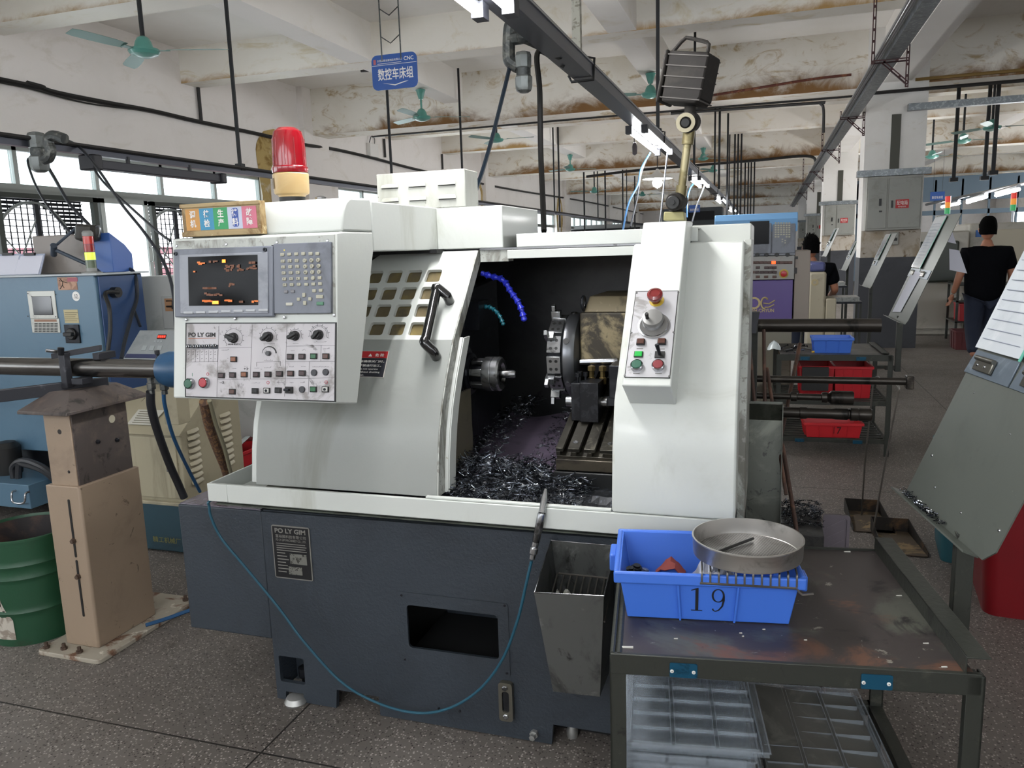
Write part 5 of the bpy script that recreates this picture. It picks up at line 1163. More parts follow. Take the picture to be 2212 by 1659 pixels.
obj('beacon_label', MB().sheet([[(BX+.0475*math.cos(a), BY+.0475*math.sin(a), z) for a in (R(-150), R(-135), R(-122))] for z in (1.628, 1.655)], .0004), M('beacon_label', '#6b5636', .5), bc)
obj('cap_nut', MB().lathe([(.016, 0), (.015, .006), (.008, .01), (0, .011)], (-1.135, 1.88, 1.597), n=16), CHR, con)
# corrugated cable and conduit hanging from the console's back
for (pts, r, mt, l) in (([at(441, 868, Y=2.3), at(452, 920, Y=2.4), at(470, 970, Y=2.5), at(486, 1010, Y=2.6), at(492, 1032, Y=2.65)], .018, M('rust_brown_flexible_conduit', '#5a4338', .6, dirt=[('#8b6a4a', 70, .5, .55)]), 'brown braided conduit below the console'),
                    ([at(452, 865, Y=2.3), at(466, 915, Y=2.4), at(484, 965, Y=2.5), at(497, 1015, Y=2.6), at(502, 1030, Y=2.65)], .008, M('cream_cable', '#9a957c', .5), 'cream cable beside the brown conduit')):
    obj('flexible_conduit', MB().tube(bez(pts, 8), r, 10), mt, LATHE, label=l)

# ================================================================== LEFT: bar feeder, bucket, blue lathe no. 12, beige cabinet
BEI = M('pinkish_beige_paint', '#95826f', .5, dirt=[('#7f6e5e', 3, .5, .7), ('#6b5b4b', 26, .64, .7)], bump=.06)
BEID = M('worn_dark_sheath', '#5b5350', .4, .3, dirt=[('#7d6f65', 4, .5, .7), ('#3b3836', 12, .56, .66)])
STN = M('brushed_steel_tube', '#6d6b69', .22, .95, dirt=[('#4f4b48', 5, .5, .65, (.3, 1, 1))])
bf = thing('bar_feeder', (-2.44, 2.28, 0), 'beige telescopic post with hipped steel cap carrying a long steel bar feed tube', 'bar feeder')
o = [(x, y) for x, y in rrect(-2.60, -2.30, 2.055, 2.60, .02, 3)]
obj('base_plate', MB().prism(o, 'z', 0.0, .018), M('rusty_cream_plate', '#a29a8c', .6, dirt=[('#6b4a36', 9, .48, .6), ('#d0cabc', 14, .6, .7)]), bf, bevel=.003)
for x, y in ((-2.575, 2.08), (-2.50, 2.09), (-2.42, 2.085), (-2.575, 2.55), (-2.34, 2.56)):
    obj('anchor_bolt', MB().lathe([(.012, .018), (.012, .028), (.007, .028), (.007, .042), (0, .042)], (x, y, 0), n=6), M('rusty_bolt', '#5a4a40', .6, .5), bf)
lo = obj('lower_sheath', MB().prism([(-2.53, 2.13), (-2.378, 2.13), (-2.372, 2.136), (-2.372, 2.42), (-2.53, 2.42)], 'z', .018, .648), BEI, bf, bevel=.003)
for z0, z1 in ((.14, .365), (.375, .60)):
    obj('slot', MB().prism([(x, z) for x, z in rrect(-2.432, -2.422, z0, z1, .0049, 4)], 'y', 2.1285, 2.131), BLK, lo)
for z in (.44, .30): obj('lock_bolt', MB().lathe([(.012, 0), (.012, .003), (.008, .003), (.008, .012), (0, .013)], (-2.427, 2.129, z), (0, -1, 0), 6), M('rusty_bolt', '#5a4a40'), lo)
us = MB(); us.box(-2.514, -2.392, 2.145, 2.41, .4, .935); up = obj('upper_sheath', us, BEI, bf, bevel=.002)
obj('side_sheet', MB().box(-2.3925, -2.386, 2.15, 2.405, .64, .93), BEID, up)
p = at(128, 933, Y=2.144); obj('round_hole', MB().lathe([(.019, 0), (0, .001)], (p.x, 2.1455, p.z), (0, -1, 0), 28), M('hole_shadow_brown', '#2c2825', .8), up)
p = at(242, 905, X=-2.386); obj('round_hole', MB().lathe([(.019, 0), (0, .001)], (-2.3862, p.y, p.z), (1, 0, 0), 28), M('cream_hole_view', '#b9b29c', .7), up)
for z in (.72,): obj('small_hole', MB().lathe([(.006, 0), (0, .001)], (-2.425, 2.1445, z-.02), (0, -1, 0), 12), BLK, up)
for y, z in ((2.25, .79), (2.34, .775)): obj('lock_bolt', MB().lathe([(.009, 0), (.009, .006), (.004, .012), (0, .012)], (-2.386, y, z), (1, 0, 0), 6), DSTEEL, up)
cp = MB(); a = [(-2.565, 2.085, .935), (-2.335, 2.085, .935), (-2.335, 2.47, .935), (-2.565, 2.47, .935)]; b_ = [(-2.50, 2.17, .992), (-2.40, 2.17, .992), (-2.40, 2.39, .992), (-2.50, 2.39, .992)]
cp.hexa([(x, y, z-.012) for x, y, z in a], a); cp.hexa(a, b_)
obj('hipped_cap', cp, BEID, bf, bevel=.002)
# feed tube, flange and clamps
TZZ = 1.068; TYY = 2.27
obj('feed_tube', MB().cyl((-4.2, TYY, TZZ), (-2.03, TYY, TZZ), .0345, n=36), STN, bf)
obj('blue_flange', MB().lathe([(.035, 0), (.058, 0), (.066, .03), (.066, .10), (0, .10)], (-2.055, TYY, TZZ), (1, 0, 0), 24), M('deep_blue_paint', '#1d4668', .35), bf)
br = MB(); d = Vector((-.185, -.317, 0)).normalized()*1; e0 = Vector((-2.405, 2.35, .998)); e1 = e0+d*.95; n_ = Vector((-d.y, d.x, 0))*.012
br.hexa([e0+n_+Vector((0, 0, -.022)), e1+n_+Vector((0, 0, -.022)), e1-n_+Vector((0, 0, -.022)), e0-n_+Vector((0, 0, -.022))], [e0+n_+Vector((0, 0, .022)), e1+n_+Vector((0, 0, .022)), e1-n_+Vector((0, 0, .022)), e0-n_+Vector((0, 0, .022))])
DGS = M('dark_painted_steel_arm', '#34353a', .4, .5, dirt=[('#55555a', 10, .58, .7)])
obj('support_arm', br, DGS, bf, bevel=.002)
cl = MB(); c0 = at(137, 775, Y=2.215); c1 = at(137, 824, Y=2.215)
cl.box(c0.x-.014, c0.x+.014, 2.205, 2.232, 1.0, 1.128)
u0, u1 = at(113, 768, Y=2.215), at(218, 750, Y=2.30)
obj('clamp_post', cl, DGS, bf, bevel=.002)
dd = (u1-u0).normalized(); cr = dd.cross(Vector((0, 0, 1))).normalized()*.015
obj('clamp_bar', MB().hexa([u0+cr-Vector((0, 0, .012)), u1+cr-Vector((0, 0, .012)), u1-cr-Vector((0, 0, .012)), u0-cr-Vector((0, 0, .012))], [u0+cr+Vector((0, 0, .008)), u1+cr+Vector((0, 0, .008)), u1-cr+Vector((0, 0, .008)), u0-cr+Vector((0, 0, .008))]), DGS, bf, bevel=.0015)
hb_ = at(130, 758, Y=2.2); obj('clamp_handle', MB().cyl(at(99, 757, Y=2.17), at(128, 760, Y=2.21), .006, n=10), STEEL, bf); obj('clamp_nut', MB().cyl(hb_-Vector((0, 0, .015)), hb_+Vector((.005, 0, .012)), .011, n=8), DSTEEL, bf)
obj('clamp_block', MB().box(-2.42, -2.37, 2.2, 2.25, 1.015, 1.038), DGS, bf, bevel=.002); obj('clamp_foot', MB().box(-2.36, -2.33, 2.25, 2.33, 1.10, 1.125), DGS, bf, bevel=.002)
p = at(341, 775, Y=TYY); obj('grease_fitting', MB().lathe([(.008, -.012), (.008, .006), (.005, .01), (.005, .018), (.009, .02), (.009, .034), (0, .036)], (p.x, TYY, TZZ+.034), n=10), DSTEEL, bf)
for px in (325, 353):
    p = at(px, 818, Y=TYY); obj('hose_fitting', MB().lathe([(.012, 0), (.012, -.02), (.015, -.022), (.015, -.045), (.010, -.048), (.010, -.062)], (p.x, TYY, TZZ-.03), n=8), IRON, bf)
hose('drain_hose', [at(325, 846, Y=2.27), at(327, 880, Y=2.29), at(340, 930, Y=2.35), at(365, 1000, Y=2.45), at(385, 1045, Y=2.5), at(398, 1075, Y=2.52)], .0155, M('black_rubber_hose', '#26272b', .45), 'thick black rubber hose from the feed tube down to the coolant tank', n=12)
hose('drain_hose', [at(353, 846, Y=2.27), at(357, 880, Y=2.3), at(375, 945, Y=2.4), at(405, 1010, Y=2.55), at(432, 1062, Y=2.65)], .007, BHOSE, 'thin blue hose curving from the feed tube behind the coolant tank', n=10)
hose('air_hose', [(-2.33, 2.32, .024), (-2.26, 2.42, .03), (-2.15, 2.55, .06), (-2.0, 2.7, .15), (-1.95, 2.78, .2)], .008, BHOSE, 'blue hose lying on the cream base plate at the foot of the post')
# green steel bucket
BC = Vector((-2.79, 2.235, 0)); GRB = M('green_drum_paint', '#1d4830', .45, dirt=[('#2b3a28', 3, .55, .7), ('#5b3a2a', 7, .66, .72)], bump=.08)
bk = thing('steel_drum', BC, 'dented green open steel drum with a torn white label at lower left', 'drum')
def drumprof(r0, r1, H, off):
    P = []
    for k in range(41):
        z = H*k/40; r = r0+(r1-r0)*z/H
        for zc in (.135, .275, .325): r += .006*math.exp(-((z-zc)/.008)**2)
        P.append((r+off, z))
    return P
obj('body', MB().lathe([(0, .004), (.158, .004)]+drumprof(.16, .178, .42, 0)+[(.183, .42), (.183, .428), (.176, .43), (.172, .42), (.155, .02), (0, .02)], BC, n=56), GRB, bk)
obj('inner_lining', MB().lathe([(0, .021), (.154, .021), (.1715, .419)], BC, n=48), M('rusty_black_drum_inside', '#2b2728', .6, dirt=[('#4c3a33', 5, .5, .65)]), bk)
a0 = math.atan2(-1.0, .45); lb_ = MB(); rows = []
for j, z in enumerate((.03, .07, .11, .15, .20)):
    rr = .160+.018*z/.42+.0016; rows.append([(BC.x+rr*math.cos(t), BC.y+rr*math.sin(t), z) for t in (R(-112), R(-100), R(-88), R(-76)+(.03 if j < 3 else -.1 if j == 4 else 0), R(-68)+(.0 if j < 3 else -.22))])
lb_.sheet(rows, .0006); obj('torn_label', lb_, M('stained_paper_label', '#b9b2a6', .7, dirt=[('#8c8175', 16, .52, .62)]), bk)
# --- blue lathe number 12
BLU = M('steel_blue_enamel', '#557388', .35, dirt=[('#4a677d', 2.5, .5, .75), ('#3f5f7a', 20, .68, .76)]); BLU2 = M('deep_slate_blue_enamel', '#2f4a75', .35, dirt=[('#25406b', 3, .5, .7)])
bl = thing('cnc_lathe', (-4.3, 3.9, 0), 'steel blue lathe marked 12 standing before the left windows', 'machine')
obj('electrical_cabinet', MB().box(-5.3, -3.54, 3.45, 3.8, .36, 1.388), BLU, bl, bevel=.006)
obj('side_door', MB().box(-3.5395, -3.53, 3.47, 3.79, .40, 1.38), BLU2, bl, bevel=.003)
obj('top_sheet', MB().box(-5.32, -3.5, 3.43, 3.82, 1.386, 1.396), M('pale_top_sheet', '#a9b0b4', .4), bl)
obj('bed', MB().box(-5.3, -3.9, 3.5, 4.3, .05, .37), DSTEEL, bl, bevel=.01)
tr_ = obj('chip_drawer', MB().box(-5.3, -3.93, 3.2, 3.5, .095, .235), BLU, bl, bevel=.004)
p = at(50, 1070, Y=3.2)
obj('drawer_handle', MB().tube(bez([(p.x-.05, 3.2, p.z+.025), (p.x-.05, 3.175, p.z+.02), (p.x-.04, 3.165, p.z-.03), (p.x+.04, 3.165, p.z-.03), (p.x+.05, 3.175, p.z+.02), (p.x+.05, 3.2, p.z+.025)], 4), .006, 8), CHR, tr_)
obj('coolant_pump', MB().lathe([(.07, 0), (.075, .04), (.075, .16), (.05, .19), (0, .2)], (-4.28, 3.38, .235), n=20), BLK, bl)
for z in (.0, .035): obj('pump_hose', MB().tube(bez([at(30+int(z*300), 1035, Y=3.3), at(28+int(z*400), 1008-z*200, Y=3.3), at(50, 995+z*200, Y=3.3), at(90, 1008+z*200, Y=3.3), at(118, 1030+z*200, Y=3.32)], 6), .018, 8), M('black_rubber_hose', '#26272b'), bl)
gp = at(97, 672, Y=3.45)
def onb(px, py): p = at(px, py, Y=3.449); return p.x, p.z
def plateb(px0, py0, px1, py1, t, mat, name, parent=bl, bevel=0):
    x0, z1 = onb(px0, py0); x1, z0 = onb(px1, py1); return obj(name, MB().box(x0, x1, 3.45-t, 3.45, z0, z1), mat, parent, bevel=bevel)
ALP = M('aluminium_cover_plate', '#a8a8a2', .35, .5, dirt=[('#8b8982', 9, .55, .7)])
g = plateb(59, 629, 126, 688, .006, ALP, 'window_plate', bevel=.002); plateb(70, 640, 117, 680, .009, M('smoked_window', '#2a2c30', .1, coat=.5), 'smoked_window', g, .002)
g = plateb(67, 688, 132, 719, .005, ALP, 'grille_plate', bevel=.002); plateb(75, 690, 124, 695, .0056, M('brown_label_strip', '#8f6a55', .5), 'label_strip', g)
mb = MB()
for j in range(6):
    for i in range(6):
        x0, z1 = onb(76+8.6*i, 698+3.3*j); x1, z0 = onb(83+8.6*i, 700+3.3*j); mb.box(x0, x1, 3.4435, 3.4445, z0, z1)
obj('grille_slots', mb, BLK, g)
for px, py in ((62, 634), (122, 636), (62, 683), (122, 684), (70, 640)): 
    x, z = onb(px, py); obj('screw', MB().lathe([(.004, 0), (0, .002)], (x, 3.444, z), (0, -1, 0), 8), BLK, g)
wl2 = plateb(123, 599, 168, 626, .0015, M('faded_warning_label', '#b08a72', .5, dirt=[('#8f6a55', 18, .5, .6)]), 'warning_label')
plateb(145, 600, 168, 608, .002, M('faded_red_strip', '#a05560', .5), 'red_strip', wl2)
mb = MB(); C3 = lambda a, b: (lambda q_: Vector((q_[0], 3.4475, q_[1])))(onb(a, b))
mb.tube([C3(130, 602), C3(136, 609), C3(135, 617), C3(130, 624)], .002, 5); mb.tube([C3(128, 606), C3(146, 611)], .0016, 5); mb.tube([C3(135, 615), C3(139, 622)], .0016, 5); obj('figure_print', mb, BLK, wl2)
x, z = onb(164, 640); nd = obj('number_disc', MB().lathe([(.027, 0), (.027, .001), (0, .0012)], (x, 3.45, z), (0, -1, 0), 28), WHT, bl)
text('number', '.12.', frame((x-.017, 3.4487, z-.012), (1, 0, 0), (0, 0, 1)), .034, .024, BLK, nd)
cl_ = plateb(137, 669, 171, 698, .0015, M('cream_paper_label', '#b8ac84', .5), 'type_label')
for k in range(5):
    x0, z0 = onb(140, 676+4.4*k); x1, _ = onb(168-3*(k % 3), 676); obj('label_line', MB().box(x0, x1, 3.4478, 3.4484, z0, z0+.0025), M('label_ink', '#5a533f', .6), cl_, smooth=0)
sw_ = plateb(140, 701, 176, 741, .01, DSTEEL, 'rotary_switch', bevel=.002); x, z = onb(158, 721)
obj('switch_knob', MB().lathe([(.034, 0), (.034, .008), (.028, .014), (0, .015)], (x, 3.44, z), (0, -1, 0), 28), BLK, sw_); obj('switch_grip', MB().box(x-.03, x+.03, 3.405, 3.43, z-.011, z+.011), BLK, sw_, bevel=.004)
obj('cable_gland', MB().cyl((-3.53, 3.56, 1.285), (-3.49, 3.56, 1.285), .03, n=14), BLK, bl)
obj('power_cable', MB().tube(bez([(-3.49, 3.56, 1.285), at(228, 633, Y=3.45), at(236, 665, Y=3.4), at(238, 710, Y=3.38), at(233, 760, Y=3.35), at(230, 800, Y=3.35)], 6), .011, 8), BLK, bl)
# signal tower on top
st = Vector((-3.62, 3.52, 1.396)); tw = obj('signal_tower', MB().lathe([(.055, 0), (.055, .006), (.028, .01), (.028, .03), (0, .03)], st, n=20), M('tower_grey', '#8a8b88', .4), bl)
for k, (c, e) in enumerate((('#5e6a55', 0), ('#9fb03a', 1.6), ('#8e1f1c', .05), ('#b02a22', .15))):
    obj('signal_segment', MB().lathe([(.0275, 0), (.0275, .042), (0, .042)], st+Vector((0, 0, .03+.044*k)), n=20), M('signal_'+c[1:], c, .25, emis=e, coat=.5), tw)
obj('tower_cap', MB().lathe([(.0285, 0), (.0285, .02), (.02, .03), (0, .03)], st+Vector((0, 0, .205)), n=18), M('tower_grey', '#8a8b88'), tw)
# folded lamp arm
fa = [at(200, 576, Y=3.55), at(120, 540, Y=3.55), at(115, 535, Y=3.55), at(165, 492, Y=3.6)]
la = obj('work_lamp', MB().tube([(-3.6, 3.55, 1.40), fa[0], fa[1]], .011, 8), M('lamp_arm_slate', '#47505c', .4, .4), bl, label='folded lamp arm on the blue lathe')
obj('lamp_joint', MB().cyl(at(116, 530, Y=3.53), at(116, 550, Y=3.57), .018, n=12), MATS['lamp_arm_slate'], la); obj('lamp_arm', MB().tube([fa[2], fa[3]], .008, 8), MATS['lamp_arm_slate'], la)
hA, hB = at(172, 500, Y=3.6), at(205, 500, Y=3.6); 
obj('lamp_head', MB().lathe([(.035, -.01), (.062, 0), (.066, .01), (.062, .075), (.055, .085), (0, .085)], at(190, 518, Y=3.6), (.1, 0, 1), 14), M('ribbed_lamp_head', '#35332f', .5, .3), la, smooth=10)
obj('lamp_hook', MB().tube(bez([at(205, 492, Y=3.6), at(214, 488, Y=3.6), at(217, 500, Y=3.6), at(213, 512, Y=3.6)], 5), .005, 6), ALUT, la)
# boxes behind the blue lathe
gb = thing('control_box', (-4.0, 3.72, 1.396), 'grey-brown box with a blue right side standing on the blue lathe', 'box')
p0, p1 = at(79, 592, Y=3.66), at(180, 505, Y=3.66)
obj('body', MB().box(p0.x, -3.78, 3.66, 3.8, 1.397, p1.z), M('grey_brown_enamel', '#857d77', .4, dirt=[('#726a64', 5, .5, .7)]), gb, bevel=.006)
obj('side_panel', MB().prism([(3.655, 1.397), (3.81, 1.397), (3.81, 1.50), (3.76, 1.555), (3.655, p1.z)], 'x', -3.779, -3.60), M('royal_blue_enamel', '#3f63a8', .4), gb, bevel=.003)
for px0, px1, l in ((-12, 32, 'left clipboard with papers leaning on the blue lathe'), (30, 84, 'right clipboard with a drawing sheet on the blue lathe, beside the grey-brown box')):
    q0, q1 = at(px0, 597, Y=3.56), at(px1, 548, Y=3.56)
    t = thing('clipboard', ((q0.x+q1.x)/2, 3.56, 1.397), l, 'clipboard', 'clipboards on the blue lathe')
    obj('board', MB().hexa([(q0.x, 3.55, 1.397), (q1.x, 3.55, 1.397), (q1.x, 3.555, 1.397), (q0.x, 3.555, 1.397)], [(q0.x, 3.60, q1.z), (q1.x, 3.60, q1.z), (q1.x, 3.605, q1.z), (q0.x, 3.605, q1.z)]), M('clear_plastic_board', '#a5acc0', .2), t)
    obj('paper', MB().hexa([(q0.x+.01, 3.546, 1.40), (q1.x-.01, 3.546, 1.40), (q1.x-.01, 3.549, 1.40), (q0.x+.01, 3.549, 1.40)], [(q0.x+.01, 3.595, q1.z-.01), (q1.x-.01, 3.595, q1.z-.01), (q1.x-.01, 3.598, q1.z-.01), (q0.x+.01, 3.598, q1.z-.01)]), M('office_paper', '#cfd0dc', .6), t)
    obj('clip', MB().box((q0.x+q1.x)/2-.04, (q0.x+q1.x)/2+.04, 3.585, 3.60, q1.z-.008, q1.z+.008), BLK, t)
# white cabinet with forklift label
wc = thing('white_cabinet', (-3.3, 4.05, 0), 'off-white machine cabinet with a forklift lifting label between the blue lathe and the console', 'cabinet')
obj('body', MB().box(-3.80, -2.6, 3.95, 4.4, 0, 1.36), M('dull_white_enamel', '#b5b6b3', .4, dirt=[('#a0a19c', 4, .5, .7)]), wc, bevel=.006)
a, b_ = at(349, 641, Y=3.95), at(386, 710, Y=3.95); obj('door_panel', MB().box(a.x, a.x+.5, 3.944, 3.95, b_.z, a.z), M('dull_white_enamel2', '#a9aaa8', .4), wc, bevel=.002)
a, b_ = at(355, 645, Y=3.944), at(386, 672, Y=3.944); lf = obj('lifting_label', MB().box(a.x, b_.x, 3.9425, 3.944, b_.z, a.z), M('tan_label', '#a8805f', .5), wc)
mb = MB(); g_ = lambda px, py: (lambda q_: (q_.x, 3.9415, q_.z))(at(px, py, Y=3.942))
mb.tube([g_(359, 650), g_(372, 650), g_(372, 667)], .004, 5); mb.tube([g_(360, 662), g_(378, 662)], .006, 5); mb.lathe([(.012, 0), (.012, .002), (0, .002)], g_(375, 664), (0, -1, 0), 12); obj('forklift_print', mb, BLK, lf)
# slanted panel with red digits on a post
PG = M('grey_control_foil', '#7f8486', .35, dirt=[('#6c7174', 6, .5, .7)])
sp = thing('feeder_control_panel', (-2.68, 2.95, .8), 'slanted grey control panel with a lit red digit display left of the console', 'control panel')
Pp = [at(302, 713, Y=3.0), at(387, 713, Y=3.0), at(378, 776, Y=2.85), at(266, 774, Y=2.85)]
dn = Vector((0, .02, -.05))
obj('housing', MB().hexa([Pp[3]+dn, Pp[2]+dn, Pp[1]+dn, Pp[0]+dn], [Pp[3], Pp[2], Pp[1], Pp[0]]), PG, sp, bevel=.003)
def onp(u, v): 
    a = Pp[3].lerp(Pp[2], u); b = Pp[0].lerp(Pp[1], u); return a.lerp(b, v)
npn = (Pp[2]-Pp[3]).cross(Pp[0]-Pp[3]).normalized()
def quad(u0, u1, v0, v1, t, mat, name, parent=sp):
    c = [onp(u0, v0), onp(u1, v0), onp(u1, v1), onp(u0, v1)]; return obj(name, MB().hexa(c, [x+npn*t for x in c]), mat, parent)
ds = quad(.52, .72, .68, .83, .002, M('dark_red_display', '#3a0d12', .2), 'display')
for k in range(4): quad(.535+.047*k, .565+.047*k, .72, .79, .003, M('red_led_digit', '#ff3020', .4, emis=3), 'digit', ds)
quad(.02, .98, .02, .15, .0015, M('navy_strip', '#2a3050', .4), 'navy_strip')
for u in (.28, .44, .6): quad(u, u+.09, .28, .44, .002, M('foil_key', '#8f9496', .4), 'foil_key')
for u in (.48, .55, .62): quad(u, u+.04, .55, .62, .002, M('foil_key', '#8f9496'), 'foil_key')
obj('post', MB().box(-2.66, -2.58, 2.90, 2.98, .70, 1.0), M('beige_enamel', '#9f9780', .45, dirt=[('#87806c', 4, .5, .7), ('#6b6452', 20, .66, .72)]), sp, bevel=.003)
# beige louvred cabinet on a teal tank
bg_ = thing('coolant_cabinet', (-2.95, 3.25, 0), 'beige louvred cabinet with sloping lid standing on a dark teal tank', 'cabinet')
BGE = M('beige_enamel', '#9f9780'); 
cbx = obj('body', MB().prism([(3.04, .268), (3.04, .622), (3.27, .775), (3.50, .775), (3.50, .268)], 'x', -3.28, -2.705), BGE, bg_, bevel=.006)
obj('lower_flange', MB().box(-3.30, -2.69, 3.02, 3.51, .255, .272), BGE, bg_, bevel=.003)
obj('front_door', MB().box(-3.25, -2.735, 3.030, 3.04, .29, .60), M('beige_door', '#a39b84', .4, dirt=[('#8b846f', 3, .5, .7, (4, 1, .4))]), cbx, bevel=.003)
obj('door_latch', MB().box(-2.79, -2.765, 3.018, 3.03, .43, .47), CHR, cbx, bevel=.002)
obj('lid', MB().prism([(3.025, .612), (3.25, .785), (3.27, .775), (3.04, .605)], 'x', -3.29, -2.70), BGE, cbx, bevel=.002)
q0, q1 = at(283, 886, Y=3.12), at(326, 918, Y=3.08)
lp = obj('paper_label', MB().hexa([(q0.x+.02, 3.065, .6495), (q0.x+.17, 3.065, .6495), (q0.x+.19, 3.14, .709), (q0.x+.03, 3.14, .709)], [(q0.x+.02, 3.064, .652), (q0.x+.17, 3.064, .652), (q0.x+.19, 3.139, .7115), (q0.x+.03, 3.139, .7115)]), M('white_type_label', '#bcbab0', .5), cbx)
for j in range(9):
    for (ya, yb, zt, zb) in ((3.085, 3.165, .61, .352), (3.335, 3.415, .64, .375)):
        z = zt-(zt-zb)*j/8; mb = MB()
        mb.sheet([[(-2.705, ya, z+.012), (-2.700, ya+.03, z+.016), (-2.705, yb, z+.016)], [(-2.700, ya-.003, z+.004), (-2.690, ya+.03, z+.006), (-2.700, yb+.002, z+.008)], [(-2.698, ya-.003, z-.002), (-2.687, ya+.03, z-.002), (-2.698, yb+.002, z+.001)]], .0015)
        obj('louver', mb, BGE, cbx)
TLT = M('dark_teal_tank', '#25434f', .4, dirt=[('#1d333d', 3, .5, .7)])
tk = obj('tank', MB().box(-3.25, -2.71, 3.03, 3.5, .012, .256), TLT, bg_, bevel=.005)
text('tank_lettering', '精工机械厂', frame((-2.93, 3.029, .055), (1, 0, 0), (0, 0, 1)), .17, .03, M('worn_yellow_paint', '#7d7a45', .6), tk)
for k in range(6): obj('label_line', MB().hexa([(-3.02+.0, 3.072+.011*k, .6575+.0088*k), (-2.90-.01*(k % 3), 3.072+.011*k, .6575+.0088*k), (-2.90-.01*(k % 3), 3.075+.011*k, .6600+.0088*k), (-3.02, 3.075+.011*k, .6600+.0088*k)], [(-3.02, 3.0715+.011*k, .6582+.0088*k), (-2.90-.01*(k % 3), 3.0715+.011*k, .6582+.0088*k), (-2.90-.01*(k % 3), 3.0745+.011*k, .6607+.0088*k), (-3.02, 3.0745+.011*k, .6607+.0088*k)]), M('label_ink', '#5a533f'), lp, smooth=0)
# red crates behind
def crate(loc, w_, d_, h_, mat, label, group=None, rz=0, ribs=5, taper=.06, name='plastic_crate', num=None, cat='crate', stiff=True):
    t = thing(name, loc, label, cat, group, rz, True); tp_ = taper*h_
    a = (w_/2-tp_, d_/2-tp_); b = (w_/2, d_/2); th = .004
    mb = MB(); O0 = [(-a[0], -a[1]), (a[0], -a[1]), (a[0], a[1]), (-a[0], a[1])]; O1 = [(-b[0], -b[1]), (b[0], -b[1]), (b[0], b[1]), (-b[0], b[1])]
    I0 = [(x*(1-th/a[0]), y*(1-th/a[1])) for x, y in O0]; I1 = [(x*(1-th/b[0]), y*(1-th/b[1])) for x, y in O1]
    V = [[mb.v((x, y, z)) for x, y in P] for P, z in ((O0, 0), (O1, h_), (I1, h_), (I0, th))]
    mb.bm.faces.new(V[0][::-1]); mb.bm.faces.new(V[3])
    for A, B in zip(V, V[1:]): mb.bridge(A, B)
    obj('body', mb, mat, t, bevel=.002)
    rm = MB()
    for (x0, x1, y0, y1) in ((-b[0]-.008, b[0]+.008, -b[1]-.008, -b[1]), (-b[0]-.008, b[0]+.008, b[1], b[1]+.008), (-b[0]-.008, -b[0], -b[1], b[1]), (b[0], b[0]+.008, -b[1], b[1])): rm.box(x0, x1, y0, y1, h_-.018, h_)
    obj('rim', rm, mat, t, bevel=.002)
    if stiff:
        for k in range(1, ribs):
            f = -1+2*k/ribs
            for s in (-1, 1): obj('rib', MB().hexa([(f*a[0]-.002, s*a[1], .0), (f*a[0]+.002, s*a[1], .0), (f*a[0]+.002, s*(a[1]+.006), .0), (f*a[0]-.002, s*(a[1]+.006), .0)], [(f*b[0]-.002, s*b[1], h_-.02), (f*b[0]+.002, s*b[1], h_-.02), (f*b[0]+.002, s*(b[1]+.005), h_-.02), (f*b[0]-.002, s*(b[1]+.005), h_-.02)]), mat, t)
        for k in range(1, 3):
            f = -1+2*k/3
            for s in (-1, 1): obj('rib', MB().hexa([(s*a[0], f*a[1]-.002, 0), (s*(a[0]+.006), f*a[1]-.002, 0), (s*(a[0]+.006), f*a[1]+.002, 0), (s*a[0], f*a[1]+.002, 0)], [(s*b[0], f*b[1]-.002, h_-.02), (s*(b[0]+.005), f*b[1]-.002, h_-.02), (s*(b[0]+.005), f*b[1]+.002, h_-.02), (s*b[0], f*b[1]+.002, h_-.02)]), mat, t)
    return t
REDP = M('red_crate_plastic', '#b3121f', .4); BLUP = M('blue_bin_plastic', '#3f6fd0', .4)
for k, (z, l) in enumerate(((.19, 'lower red crate stacked behind the chip tray, left of the lathe casing'), (.285, 'upper red crate with white bags behind the chip tray'))):
    crate((-3.0, 4.05-.3, z), .4, .3, .09, REDP, l, 'red crates behind the chip tray')
tag(obj('stool_shelf', MB().box(-3.2, -2.78, 3.58, 3.92, .0, .188), DSTEEL), 'low dark stand under the red crates behind the beige cabinet', 'stand')
pb = MB(); r_ = random.Random(2)
pb.sheet([[(-3.16+.32*i/9, 3.65+.2*j/6, .378+.05*math.sin(i*.8+1)*math.sin((j+.5)*.5)+r_.uniform(0, .012)) for i in range(10)] for j in range(7)], .002)
tag(obj('plastic_bag', pb, M('white_plastic_bag', '#c9d2d2', .3)), 'crumpled white plastic bag in the upper red crate', 'bag')

